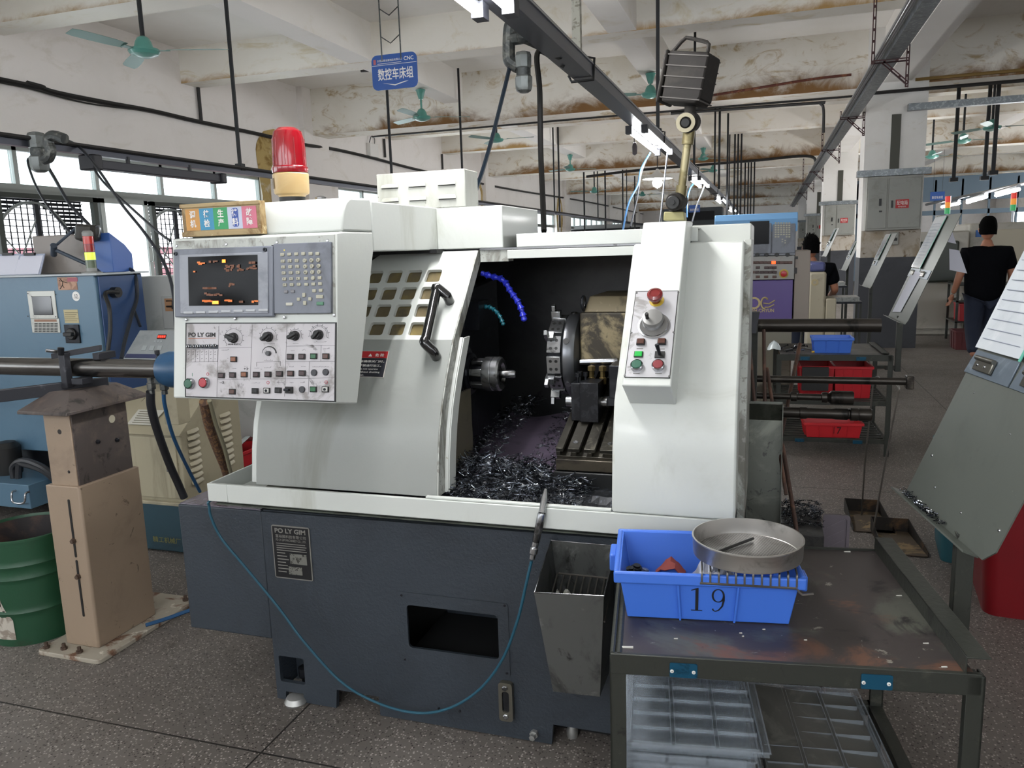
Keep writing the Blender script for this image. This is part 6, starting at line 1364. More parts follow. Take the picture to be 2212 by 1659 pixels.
# ================================================================== FOREGROUND RIGHT: work table, bins, trays, hopper, air gun
TA = .141; TO = Vector((-.283, 1.433, 0))
OLVS = M('dark_olive_painted_steel', '#343631', .45, .3, dirt=[('#4a4a42', 10, .56, .7), ('#232422', 18, .6, .7)], bump=.1)
TTOP = M('worn_table_steel', '#433d3c', .42, .3, dirt=[('#595a52', 3.2, .48, .60), ('#6b4d3f', 4.2, .56, .66), ('#262425', 7, .58, .68), ('#8a867c', 22, .64, .70)], speck=('#a8a49c', 26, .045))
TAG = M('teal_anodised_tag', '#17506b', .3, .4, dirt=[('#0f3a50', 22, .5, .6)])
def work_table(name_label, loc, rz, w_, d_, h_, mat_top=TTOP):
    t = thing('work_table', loc, name_label, 'table', None, rz, True)
    obj('table_top', MB().box(.022, w_-.012, .004, d_, h_-.006, h_), mat_top, t)
    obj('front_rail', MB().box(.0, w_+.0, -.006, .004, h_-.042, h_+.001).box(.0, w_, .004, .03, h_-.012, h_-.007), OLVS, t, bevel=.0015)
    for x0, y0 in ((-.002, -.004), (w_-.026, -.006), (-.002, d_-.03), (w_-.030, d_-.03)):
        lg = MB(); lg.box(x0, x0+.032, y0, y0+.005, 0, h_-.004); lg.box(x0 if x0 < .1 else x0+.027, (x0 if x0 < .1 else x0+.027)+.005, y0, y0+.032, 0, h_-.004); lg.box(x0+.004, x0+.028, y0+.004, y0+.028, 0, h_-.01)
        obj('leg', lg, OLVS, t, bevel=.001)
    return t
tb = work_table('dark worn steel work table with teal riveted tags carrying the blue bin numbered 19', TO, TA, .678, .60, .655)
obj('side_bar', MB().cyl((.004, 0, .652), (.004, .6, .652), .006, n=10), OLVS, tb); obj('side_bar', MB().cyl((.017, .0, .650), (.017, .6, .650), .008, n=10), OLVS, tb)
ea = MB(); ea.box(.648, .651, -.005, .60, .655, .690); ea.prism([(.648, .687), (.690, .687), (.690, .690), (.648, .690)], 'y', -.008, .602) ; obj('edge_angle', ea, OLVS, tb, bevel=.001)
obj('rear_lip', MB().box(.02, .66, .594, .6, .655, .66), OLVS, tb)
for x0, x1 in ((.115, .168), (.468, .524)):
    tg = obj('tag_plate', MB(frame((x0, -.0065, .615), (1, 0, 0), (0, 0, 1))).prism(rrect(0, x1-x0, 0, .030, .003, 3), 'z', 0, .0018), TAG, tb)
    for xx in (x0+.0045, x1-.007): 
        obj('rivet', MB().lathe([(.0036, 0), (.0036, .0014), (.0024, .0022), (.0012, .0022), (.0012, .001), (0, .001)], (xx, -.0083, .628), (0, -1, 0), 14), M('white_rivet', '#d9d8d2', .4), tg)
        obj('rivet_core', MB().lathe([(.0012, 0), (0, .0003)], (xx, -.0098, .628), (0, -1, 0), 8), BLK, tg)
sh = MB(); ZSF = .235
for x in (.0, .645): sh.box(x, x+.034, 0, .6, ZSF-.03, ZSF)
for y in (0, .57): sh.box(0, .678, y, y+.03, ZSF-.03, ZSF)
obj('shelf_frame', sh, OLVS, tb, bevel=.002)
for k in range(7): obj('shelf_bar', MB().cyl((.09+.085*k, .01, ZSF+.004), (.09+.085*k, .59, ZSF+.004), .006, n=8), OLVS, tb)
obj('shelf_brace', MB().box(.0, .678, .585, .60, .30, .34), OLVS, tb)
# bits of white debris stuck on the top
CLR = M('clear_tray_plastic', '#aab4be', .15, alpha=.10)
CLR2 = M('clear_tray_ridge', '#a9b3bd', .18, alpha=.24)
def local(T_loc, rz, px, py, Z):
    p = at(px, py, Z=Z)-Vector((T_loc[0], T_loc[1], 0)); c, s = math.cos(rz), math.sin(rz); return p.x*c+p.y*s, -p.x*s+p.y*c
def W(x, y, z): c, s = math.cos(TA), math.sin(TA); return Vector((TO.x+x*c-y*s, TO.y+x*s+y*c, z))
SCR = M('white_scrap', '#bdbcb4', .5)
for i, (px, py, s) in enumerate(((1355, 1398, .012), (1830, 1192, .008), (1942, 1287, .006), (1460, 1380, .004), (2000, 1390, .005), (2040, 1441, .005), (1600, 1368, .003), (1650, 1360, .003), (1740, 1383, .003), (1605, 1375, .002))):
    x, y = local(TO, TA, px, py, .655); t = obj('scrap', MB().hexa([(x-s, y-s*.3, .655), (x+s, y-s*.3, .655), (x+s, y+s*.3, .655), (x-s, y+s*.3, .655)], [(x-s*.8, y-s*.2, .657), (x+s*.9, y-s*.3, .6575), (x+s, y+s*.2, .657), (x-s, y+s*.2, .656)]), SCR, None)
    lab_ = ('white plastic sliver at the front left corner of the table', 'white chip at the rear edge of the table', 'pale chip near the raised right edge', 'small chip left of the bin front', 'yellowish chip near the front right', 'chip at the front right corner', 'tiny chip before the bin', 'tiny chip right of the bin front', 'tiny chip mid table', 'tiny speck before the bin')[i]
    wv = [W(v.co.x+t.location.x, v.co.y+t.location.y, v.co.z+t.location.z) for v in t.data.vertices]; c_ = W(x, y, .6552)
    for v, q_ in zip(t.data.vertices, wv): v.co = q_-c_
    t.location = c_; tag(t, lab_, 'scrap', 'white scraps on the work table')
# blue bin 19
BW, BD, BH = .372, .245, .112
bb = crate((0, 0, 0), BW, BD, BH, BLUP, 'blue plastic parts bin numbered 19 on the dark work table', None, TA, ribs=3, taper=.16, name='parts_bin', cat='bin')
bb.location = W(.197, .262, .656)
for c in list(bb.children):
    if c.name.startswith('rim'): 
        pass
rm = MB(); 
for (x0, x1, y0, y1) in ((-BW/2-.010, BW/2+.010, -BD/2-.010, -BD/2+.001), (-BW/2-.010, BW/2+.010, BD/2-.001, BD/2+.010), (-BW/2-.010, -BW/2+.001, -BD/2, BD/2), (BW/2-.001, BW/2+.010, -BD/2, BD/2)): rm.box(x0, x1, y0, y1, BH-.024, BH+.002)
obj('rim', rm, BLUP, bb, bevel=.004, seg=3)
obj('lug', MB().box(-BW/2-.024, -BW/2-.008, -.02, .05, BH-.045, BH-.005), BLUP, bb, bevel=.004); obj('lug', MB().box(BW/2+.008, BW/2+.02, -.09, -.05, BH-.045, BH-.010), BLUP, bb, bevel=.004)
yy = lambda z: -(BD/2-.16*BH*(1-z/BH))-.0006
BKP = M('black_stencil_paint', '#14161c', .6)
Fn = frame((0, yy(0), 0), (1, 0, 0), (0, yy(BH)-yy(0), BH))
def digit_1(x, y, h_):
    mb = MB(Fn); w_ = h_*.16
    mb.prism([(x-w_*.32, y+h_*.03), (x-w_*.32, y+h_*.93), (x-w_*1.3, y+h_*.87), (x-w_*1.3, y+h_*.91), (x+w_*.2, y+h_), (x+w_*.38, y+h_), (x+w_*.38, y+h_*.03)], 'z', 0, .0007)
    mb.box(x-w_*1.3, x+w_*1.3, y, y+h_*.03, 0, .0007); return mb
def digit_9(x, y, h_):
    mb = MB(Fn); P = []
    for k in range(25):
        a = R(360*k/24); P.append((x+h_*.20*math.cos(a), y+h_*.70+h_*.27*math.sin(a), h_*(.026+.045*abs(math.cos(a)))))
    P = P[:-1]; n = len(P)
    for i in range(n):
        a, b = P[i], P[(i+1) % n]
        def nn(k): v = Vector((P[k][0]-x, (P[k][1]-(y+h_*.70))*.74, 0)).normalized(); return v
        na, nb = nn(i), nn((i+1) % n)
        mb.hexa([(a[0]-na.x*a[2]*.5, a[1]-na.y*a[2]*.5, 0), (a[0]+na.x*a[2]*.5, a[1]+na.y*a[2]*.5, 0), (b[0]+nb.x*b[2]*.5, b[1]+nb.y*b[2]*.5, 0), (b[0]-nb.x*b[2]*.5, b[1]-nb.y*b[2]*.5, 0)], [(a[0]-na.x*a[2]*.5, a[1]-na.y*a[2]*.5, .0007), (a[0]+na.x*a[2]*.5, a[1]+na.y*a[2]*.5, .0007), (b[0]+nb.x*b[2]*.5, b[1]+nb.y*b[2]*.5, .0007), (b[0]-nb.x*b[2]*.5, b[1]-nb.y*b[2]*.5, .0007)])
    T_ = [(x+h_*.20, y+h_*.68, .075), (x+h_*.20, y+h_*.5, .075), (x+h_*.15, y+h_*.25, .06), (x+h_*.02, y+h_*.07, .045), (x-h_*.1, y+h_*.02, .03), (x-h_*.17, y+h_*.07, .045), (x-h_*.19, y+h_*.13, .06)]
    for (ax, ay, aw), (bx, by, bw) in zip(T_, T_[1:]):
        d = Vector((bx-ax, by-ay)).normalized(); nx, ny = -d.y, d.x; aw *= h_*.5; bw *= h_*.5
        P4 = [(ax+nx*aw, ay+ny*aw), (bx+nx*bw, by+ny*bw), (bx-nx*bw, by-ny*bw), (ax-nx*aw, ay-ny*aw)]
        mb.hexa([(u, v, 0) for u, v in P4], [(u, v, .0007) for u, v in P4])
    return mb
obj('number_print', digit_1(-.022, .024, .056), BKP, bb, smooth=0); obj('number_print', digit_9(.022, .023, .057), BKP, bb, smooth=0)
# things in the bin
for i, (px, py, r) in enumerate(((1358, 1224, .012), (1372, 1219, .014), (1350, 1226, .010))):
    x, y = local(TO, TA, px, py, .725)
    nutp = W(x, y+.02, .685)
    t = thing('hex_nut', nutp, ('left dark nut in the blue bin', 'largest dark nut in the blue bin', 'small dark nut at the left end of the blue bin')[i], 'nut', 'nuts in the blue bin')
    obj('body', MB().cyl(nutp, nutp+Vector((.004, -.003, .028)), r, n=6), DSTEEL, t, bevel=.002); obj('core', MB().cyl(nutp+Vector((.004, -.003, .028)), nutp+Vector((.0045, -.0035, .032)), r*.6, n=12), DSTEEL, t)
x, y = local(TO, TA, 1388, 1225, .72); p = W(x, y+.01, .69); tag(obj('bolt', MB().lathe([(.004, 0), (.004, .012), (.010, .014), (.009, .022), (0, .024)], p, (.3, .1, 1), 6), STEEL), 'bright small bolt beside the nuts in the blue bin', 'bolt')
x, y = local(TO, TA, 1450, 1224, .70); p = W(x, y+.03, .675)
rg = MB(); rg.sheet([[p+Vector((-.035+.07*i/6, -.02+.05*j/5, .0+.035*math.sin(math.pi*i/6)*math.sin(math.pi*(j+1)/7)+.004*math.sin(i*2+j))) for i in range(7)] for j in range(6)], .003)
tag(obj('rag', rg, M('rust_red_sponge', '#8a3f37', .8)), 'rust red piece of sponge in the blue bin', 'sponge')
tag(obj('oil_film_plate', MB().hexa([W(.05, .18, .662), W(.34, .18, .662), W(.34, .34, .662), W(.05, .34, .662)], [W(.05, .18, .672), W(.34, .18, .672), W(.34, .34, .672), W(.05, .34, .672)]), DSTEEL), 'dark oily plate lying on the floor of the blue bin', 'plate')
r_ = random.Random(8); x, y = local(TO, TA, 1515, 1215, .76); p = W(.20, .205, .70)
fb = MB(); fb.sheet([[W(.165+.11*i/11, .17+.12*j/8, .695+.065*math.sin(math.pi*(i+.6)/12)*(.6+.4*math.sin(j*1.3))+r_.uniform(-.010, .012)) for i in range(12)] for j in range(9)], .0012)
tag(obj('crumpled_foil', fb, M('crumpled_grey_film', '#a9abb5', .3, .35), smooth=0), 'crumpled silvery film stuffed under the sieve in the blue bin', 'film')
# wire comb rack
WIR = M('dull_wire', '#77736d', .35, .8)
rk = thing('wire_rack', W(.27, .15, .77), 'bent wire rack hooked over the front of the blue bin under the sieve', 'wire rack')
xs = [.185+.0172*k for k in range(12)]
for k, x in enumerate(xs):
    z0 = .770+.0012*k*0; obj('wire', MB().tube(bez([W(x+.004, .30, .785), W(x+.002, .2, .782), W(x, .142, .779), W(x-.001, .131, .774), W(x-.001, .129, .752)], 4), .0022, 6), WIR, rk)
obj('front_wire', MB().tube([W(.180, .128, .753), W(.372, .128, .750), W(.378, .128, .742), W(.384, .127, .737), W(.405, .124, .742)], .0026, 6), WIR, rk)
obj('rear_wire', MB().tube([W(.185, .30, .785), W(.38, .30, .785)], .0026, 6), WIR, rk)
# round sieve
SC = W(.283, .205, .790); sv_ = thing('round_sieve', SC, 'round stainless sieve tray with a perforated bottom on the blue bin', 'sieve')
RS = .1135
SST = M('stainless_sheet', '#c4c1bd', .3, .9, dirt=[('#9a9792', 9, .55, .7)])
obj('rim_wall', MB().lathe([(RS-.006, 0), (RS-.001, .002), (RS, .006), (RS+.001, .036), (RS+.0025, .038), (RS+.0025, .0405), (RS-.001, .041), (RS-.0015, .036), (RS-.004, .006), (RS-.007, .004)], SC, n=72), SST, sv_)
def sieve_mat():
    m, nt, b = nt_new('perforated_bottom')
    t = nt.nodes.new('ShaderNodeTexCoord'); mp = nt.nodes.new('ShaderNodeMapping'); mp.inputs['Rotation'].default_value = (0, 0, .3); mp.inputs['Scale'].default_value = (185, 185, 185)
    nt.links.new(t.outputs['Object'], mp.inputs[0]); v = nt.nodes.new('ShaderNodeTexVoronoi'); v.inputs['Randomness'].default_value = 0; v.inputs['Scale'].default_value = 1; v.voronoi_dimensions = '2D'
    nt.links.new(mp.outputs[0], v.inputs['Vector'])
    f = ramp(nt, v.outputs['Distance'], .26, .18)
    c = mix(nt, ramp(nt, noise(nt, 14, 5), .45, .65), lin('#8b8885'), lin('#6f6c69')); nt.links.new(mix(nt, f, c, lin('#0d0d0d')), b.inputs['Base Color'])
    b.inputs['Metallic'].default_value = .7; b.inputs['Roughness'].default_value = .35; return m
obj('perforated_bottom', MB().lathe([(RS-.005, .0045), (RS-.007, .0060), (0, .0060)], SC, n=60), sieve_mat(), sv_)
a_, b_ = at(1540, 1196, Z=SC.z+.009), at(1627, 1163, Z=SC.z+.012)
tag(obj('black_rod', MB().cyl(a_, b_, .0032, n=10), BLK), 'short black rod lying across the round sieve', 'rod')
a_, b_ = at(1588, 1136, Z=SC.z+.008), at(1640, 1138, Z=SC.z+.008); tag(obj('metal_sliver', MB().cyl(a_, b_, .0012, n=5), BLK), 'thin dark sliver near the back rim inside the round sieve', 'sliver')
# clear compartment trays
def clear_tray(name, w_, d_, nx, ny, label, loc, group, wall=.016):
    t = thing(name, loc, label, 'tray', group, TA, True)
    mb = MB(); mb.box(0, w_, 0, d_, 0, .0012)
    for (x0, x1, y0, y1) in ((0, w_, 0, .0012), (0, w_, d_-.0012, d_), (0, .0012, 0, d_), (w_-.0012, w_, 0, d_)): mb.box(x0, x1, y0, y1, 0, wall)
    obj('tray_shell', mb, CLR, t)
    rb = MB(); m_ = .012
    for i in range(nx+1):
        x = m_+(w_-2*m_)*i/nx
        for s in ((-.004, .004) if 0 < i < nx else (0,)): rb.box(x+s-.0007, x+s+.0007, m_, d_-m_, .001, wall*.9)
    for j in range(ny+1):
        y = m_+(d_-2*m_)*j/ny
        for i in range(nx):
            x0 = m_+(w_-2*m_)*i/nx+.004; x1 = m_+(w_-2*m_)*(i+1)/nx-.004; rb.box(x0, x1, y-.0006, y+.0006, .001, wall*.75)
    for (x0, x1, y0, y1) in ((-.003, w_+.003, -.003, 0), (-.003, w_+.003, d_, d_+.003), (-.003, 0, 0, d_), (w_, w_+.003, 0, d_)): rb.box(x0, x1, y0, y1, wall-.002, wall)
    obj('ridges', rb, CLR2, t)
    return t
zz = ZSF+.012
for k in range(8):
    clear_tray('clear_tray', .268, .36, 3, 6, ['lowest', 'second lowest', 'third lowest', 'fourth lowest', 'fourth highest', 'third highest', 'second highest', 'topmost'][k]+' clear compartment tray in the left stack under the table', W(.018+.004*((k*7) % 3), .03+.004*((k*5) % 3), zz+.0245*k), 'clear trays stacked at the left under the table', wall=.024)
clear_tray('clear_tray', .285, .40, 3, 7, 'slipped wider clear tray sticking out to the right of the left stack', W(.025, .01, zz+.0245*8), 'clear trays stacked at the left under the table', wall=.012)
for k in range(2):
    clear_tray('clear_tray', .285, .52, 3, 8, ['lower', 'upper'][k]+' dusty compartment tray lying at the right on the lower shelf', W(.325, .04, zz+.020*k), 'dusty trays on the lower shelf', wall=.018)
mb = MB(); mb.hexa([W(.335, .05, zz+.0215), W(.60, .05, zz+.0215), W(.60, .55, zz+.0215), W(.335, .55, zz+.041)], [W(.335, .05, zz+.0225), W(.60, .05, zz+.0225), W(.60, .55, zz+.0225), W(.335, .55, zz+.0225)])
tag(obj('dusty_liner', mb, M('dusty_film', '#5b5a55', .35, dirt=[('#75746e', 9, .5, .65)])), 'dull grey liner sheet inside the right tray on the lower shelf', 'liner')
tag(obj('red_box', MB().hexa([W(.298, .0, .24), W(.322, .0, .24), W(.322, .14, .24), W(.298, .14, .24)], [W(.298, .0, .30), W(.322, .0, .30), W(.322, .14, .30), W(.298, .14, .30)]), REDP), 'bit of a red box between the two stacks of clear trays', 'box')
# --- sheet-metal hopper with a grate, hung on the lathe base
HM = M('bare_hopper_sheet', '#6e706e', .35, .75, dirt=[('#4a4b4a', 4, .48, .62), ('#8f918f', 9, .56, .7), ('#3a3a38', 16, .62, .72)])
hp_ = thing('scrap_hopper', (-.47, 1.94, .27), 'tapered bare steel scrap hopper with a grate hanging between lathe base and table', 'hopper')
A0 = [(-.566, 1.85, .565), (-.381, 1.85, .577), (-.381, 2.028, .642), (-.566, 2.028, .642)]
B0 = [(-.528, 1.875, .275), (-.40, 1.875, .280), (-.40, 2.028, .28), (-.528, 2.028, .28)]
mb = MB(); 
for i in range(4):
    j = (i+1) % 4; mb.poly([B0[i], B0[j], A0[j], A0[i]])
mb.poly(B0[::-1])
bmesh.ops.remove_doubles(mb.bm, verts=mb.bm.verts, dist=1e-5); bmesh.ops.recalc_face_normals(mb.bm, faces=mb.bm.faces); bmesh.ops.solidify(mb.bm, geom=list(mb.bm.faces), thickness=.0015)
obj('shell', mb, HM, hp_, smooth=25)
obj('rolled_edge', MB().tube(A0, .002, 6, close=True), STEEL, hp_)
for k in range(9):
    x = -.55+.155*k/8*1.0; obj('grate_bar', MB().cyl((x+.012, 1.862, .500), (x, 2.026, .545), .0028, n=6), WIR, hp_)
obj('grate_frame', MB().tube([(-.545, 2.024, .548), (-.40, 2.024, .548)], .003, 6), WIR, hp_)
obj('plastic_scrap', MB().sheet([[(-.53+.04*i/4, 1.93+.03*j/3, .525+.012*math.sin(i*2+j)) for i in range(5)] for j in range(4)], .001), SCR, hp_)
# --- air blow gun hanging on the tray edge with its teal hose
ag = thing('air_gun', (-.56, 1.9, .75), 'chrome air blow gun resting on the chip tray edge', 'air gun')
tip, c1, c2, c3 = at(1179, 1056, Y=1.945), at(1171, 1108, Y=1.915), at(1157, 1172, Y=1.905), at(1148, 1212, Y=1.90)
obj('nozzle', MB().tube([tip, tip.lerp(c1, .35), tip.lerp(c1, .8), c1], [.004, .0085, .0095, .010], 14), CHR, ag); ax = (c2-c1).normalized()
obj('valve_body', MB().lathe([(.010, 0), (.0115, .004), (.0115, .02), (.0105, .07), (.009, .082), (.007, .086), (0, .086)], c1, ax, 20), STEEL, ag)
obj('coupler', MB().lathe([(.006, 0), (.0095, .003), (.0095, .014), (.0075, .016), (.0115, .02), (.0115, .034), (.008, .038), (.008, .05), (0, .05)], c2-ax*.004, (c3-c2), 12), CHR, ag)
Q = lambda px, py, Y: at(px, py, Y=Y)
pts = [c3, Q(1137, 1260, 1.90), Q(1118, 1340, 1.91), Q(1085, 1425, 1.93), Q(1035, 1490, 1.95), Q(970, 1530, 1.965), Q(900, 1540, 1.975), Q(820, 1520, 1.985), Q(740, 1475, 1.99), Q(660, 1390, 1.99), Q(600, 1310, 1.985), Q(530, 1225, 1.975), Q(480, 1165, 1.96), Q(457, 1120, 1.95), Q(452, 1095, 1.95), Q(457, 1080, 1.96), Vector((-1.63, 2.1, .70))]
hose('air_hose', pts, .0042, M('teal_air_hose', '#1a4f62', .35, coat=.3), 'thin teal air hose looping across the front of the lathe base', n=10, k=10)
# ================================================================== RIGHT OF THE LATHE
CHM = M('oily_chute_steel', '#44463f', .35, .5, dirt=[('#2b2c28', 40, .6, .64), ('#5d5f56', 6, .5, .65)])
cht = thing('chip_chute', (-.01, 2.45, .3), 'oil-speckled open steel trough leaning behind the right end of the lathe', 'chute')
c0, c1_, c2_ = at(1606, 868, Y=2.5), at(1686, 868, Y=2.5), at(1690, 1130, Y=2.38)
x0, x1 = -.052, .048; zt, zb = .965, .32
def yb__(z): return 2.50-(zt-z)*.22
mb = MB()
mb.hexa([(x0, yb__(zb), zb), (x1, yb__(zb), zb), (x1, yb__(zb)+.002, zb), (x0, yb__(zb)+.002, zb)], [(x0, yb__(zt), zt), (x1, yb__(zt), zt), (x1, yb__(zt)+.002, zt), (x0, yb__(zt)+.002, zt)])
obj('back_sheet', mb, CHM, cht)
for x in (x0, x1):
    mb = MB(); mb.hexa([(x, yb__(zb)-.04, zb), (x+.002, yb__(zb)-.04, zb), (x+.002, yb__(zb), zb), (x, yb__(zb), zb)], [(x, yb__(zt)-.045, zt), (x+.002, yb__(zt)-.045, zt), (x+.002, yb__(zt), zt), (x, yb__(zt), zt)]); obj('side_sheet', mb, CHM, cht)
mb = MB(); mb.hexa([(x0, yb__(.91)-.003, .91), (x1, yb__(.91)-.003, .91), (x1, yb__(.91), .91), (x0, yb__(.91), .91)], [(x0, yb__(zt)-.045, zt), (x1, yb__(zt)-.045, zt), (x1, yb__(zt)-.04, zt), (x0, yb__(zt)-.04, zt)]); obj('top_flap', mb, CHM, cht)
RSTK = M('rusty_bar', '#4a362e', .6, .3, dirt=[('#6b4d3e', 14, .5, .65)])
for i, (a, b, l) in enumerate((((1616, 712), (1630, 868), 'left rusty rod standing in the chip trough'), ((1650, 712), (1652, 868), 'middle rusty rod standing in the chip trough'), ((1657, 795), (1668, 868), 'short right rusty rod standing in the chip trough'))):
    p, q_ = at(*a, Y=2.62), at(*b, Y=2.56); tag(obj('rusty_rod', MB().cyl(p, q_+(q_-p).normalized()*.3, .0055, n=8), RSTK), l, 'rod', 'rusty rods in the chip trough')
for i, (a, b, Ya, Yb, l) in enumerate((((1728, 742), (1690, 928), 3.0, 2.8, 'upper rusty rod leaning across the stacked shafts'), ((1690, 960), (1712, 1092), 2.72, 2.62, 'lower rusty rod sloping down behind the chip trough'))):
    p, q_ = at(*a, Y=Ya), at(*b, Y=Yb); q_ = p+(q_-p)*((p.z-.01)/(p.z-q_.z)); tag(obj('rusty_rod', MB().cyl(p, q_, .007, n=8), RSTK), l, 'rod', 'rusty rods behind the chip trough')
rck = thing('tube_rack', (-.03, 2.7, 0), 'dark rack post on the right end of the lathe holding spare tubes and shafts', 'rack')
obj('post', MB().box(-.075, -.03, 2.66, 2.72, 0, 1.2), OLVS, rck, bevel=.002); mb = MB(); mb.hexa([(-.07, 2.6, 1.165), (-.035, 2.6, 1.165), (-.035, 2.64, 1.165), (-.07, 2.64, 1.165)], [(-.06, 2.62, 1.23), (-.025, 2.62, 1.23), (-.025, 2.66, 1.23), (-.06, 2.66, 1.23)]); obj('top_bracket', mb, DGS, rck)
TUBD = M('dark_oiled_tube', '#37332f', .35, .7, dirt=[('#4f4a44', 6, .52, .66), ('#1f1d1b', 14, .58, .68)])
yy2 = 2.69
def spare(name, label, prof, z):
    t = obj(name, MB().lathe(prof, (-.035, yy2, z), (1, 0, 0), 30), TUBD); return tag(t, label, 'shaft', 'spare tubes and shafts on the rack')
spare('feed_tube', 'thick dark spare tube, topmost on the rack beside the lathe', [(.014, 0), (.0215, 0), (.0215, .372), (.017, .372), (.015, .36), (0, .36)], 1.181)
s2 = spare('draw_rod', 'long thin rod ending in a square nut, second from the top of the rack', [(0, 0), (.0115, 0), (.0115, .455), (.012, .456), (0, .46)], 1.004)
obj('end_nut', MB().box(.415, .437, yy2-.02, yy2+.02, .982, 1.024), TUBD, s2, bevel=.003)
spare('stepped_shaft', 'stepped shaft with a short collar, third from the top on the rack', [(0, 0), (.010, 0), (.010, .11), (.016, .112), (.016, .13), (.011, .132), (.011, .205), (.017, .207), (.018, .222), (.014, .226), (.022, .235), (.022, .298), (.02, .302), (0, .302)], .947)
spare('stepped_shaft', 'thick grooved shaft, lowest on the rack above the red bin 17', [(0, 0), (.018, 0), (.018, .14), (.020, .142), (.020, .16), (.017, .165), (.017, .24), (.019, .25), (.019, .285), (.0165, .288), (.0165, .292), (.021, .295), (.021, .315), (.019, .318), (.021, .322), (.021, .355), (.018, .358), (0, .358)], .894)
# block with holes and swarf, violet lid, dustpans
blk_ = thing('drilled_block', (.125, 2.72, 0), 'tall black drilled block topped with metal chips behind the work table', 'block')
bt = at(1740, 1118, Y=2.75); zt_ = .50
obj('body', MB().box(.058, .19, 2.62, 2.90, 0, zt_), M('black_gritty_block', '#1f1f20', .6, dirt=[('#2f2e2c', 24, .5, .6)], bump=.2), blk_, bevel=.003)
for x in (.095, .155): obj('hole', MB().lathe([(.018, 0), (0, .0005)], (x, 2.665, zt_), n=20), BLK, blk_)
sw = MB(); r_ = random.Random(4)
for i in range(260):
    x, y = r_.uniform(.06, .19), r_.uniform(2.70, 2.90); curl(Vector((x, y, zt_+.004+r_.uniform(0, .03)*(1 if y > 2.74 else .3))), (r_.uniform(-1, 1), r_.uniform(-1, 1), r_.uniform(-.3, .3)), r_.choice([.01, .02, .035]), r_.uniform(.0015, .003), 4)
tag(obj('metal_chips', sw, SWARF, None, smooth=0, recalc=False), 'small pile of steel chips on the black drilled block', 'metal chips', kind='stuff')
lid = thing('plastic_tray', (.235, 2.95, 0), 'violet grey plastic tray standing upright beside the black drilled block', 'tray')
F = frame((.20, 2.94, .0), (1, .05, 0), (0, -.1, 1)); LDP = M('violet_grey_plastic', '#6a636a', .45)
obj('panel', MB(F).prism(rrect(0, .09, 0, .49, .012, 4), 'z', 0, .006), LDP, lid); mb = MB(F); mb.plate(rrect(0, .09, 0, .49, .012, 4), [rrect(.01, .08, .01, .48, .010, 4)], .010); obj('rim', mb, LDP, lid)
rb = MB(F)
for k in range(9): rb.hexa([(.014, .12+.04*k, .006), (.016, .12+.04*k, .006), (.074, .155+.04*k, .006), (.072, .155+.04*k, .006)], [(.014, .12+.04*k, .0072), (.016, .12+.04*k, .0072), (.074, .155+.04*k, .0072), (.072, .155+.04*k, .0072)])
obj('diagonal_rib', rb, M('violet_grey_rib', '#857d84', .4), lid)
DPM = M('rusty_dark_sheet', '#2a2623', .6, .3, dirt=[('#6b5138', 6, .52, .66)])
def dustpan(o, l, htop, hbot):
    x, y = o; t = thing('dustpan', (x, y, 0), l, 'dustpan', 'dustpans on the aisle floor')
    mb = MB(); w_, d_ = .17, .30
    P = [(x-w_/2, y+.12), (x+w_/2, y+.12), (x+w_*.72, y-.20), (x-w_*.40, y-.20)]
    mb.hexa([(a, b, .004) for a, b in P], [(a, b, .007) for a, b in P]); obj('pan', mb, M('dusty_ochre_pan', '#4f4335', .7, dirt=[('#8a7453', 7, .5, .6), ('#26211c', 9, .58, .66)]), t)
    for (p, q_, h0, h1) in ((P[0], P[1], .07, .07), (P[1], P[2], .07, .02), (P[3], P[0], .02, .07)):
        m2 = MB(); d = Vector((q_[0]-p[0], q_[1]-p[1], 0)).normalized(); n = Vector((-d.y, d.x, 0))*.0015
        p3, q3 = Vector((*p, .004)), Vector((*q_, .004)); m2.hexa([p3-n, q3-n, q3+n, p3+n], [p3-n+Vector((0, 0, h0)), q3-n+Vector((0, 0, h1)), q3+n+Vector((0, 0, h1)), p3+n+Vector((0, 0, h0))]); obj('wall', m2, DPM, t)
    obj('wire_handle', MB().tube(hbot+bez(htop, 5), .0045, 7), M('bent_steel_wire', '#77736e', .3, .8), t)
    return t
dustpan((.50, 4.30), 'rear dustpan with ochre dust and the left wire handle', [at(1886, 830, Y=4.2), at(1889, 818, Y=4.2), at(1898, 814, Y=4.15), at(1906, 822, Y=4.1)], [at(1861, 1112, Y=4.35), at(1868, 1000, Y=4.3)])
dustpan((.60, 4.02), 'front dustpan with the right wire handle', [at(1940, 850, Y=4.0), at(1942, 838, Y=4.0), at(1936, 830, Y=4.02), at(1926, 818, Y=4.05)], [at(1886, 1147, Y=4.02), at(1912, 1000, Y=4.0)])

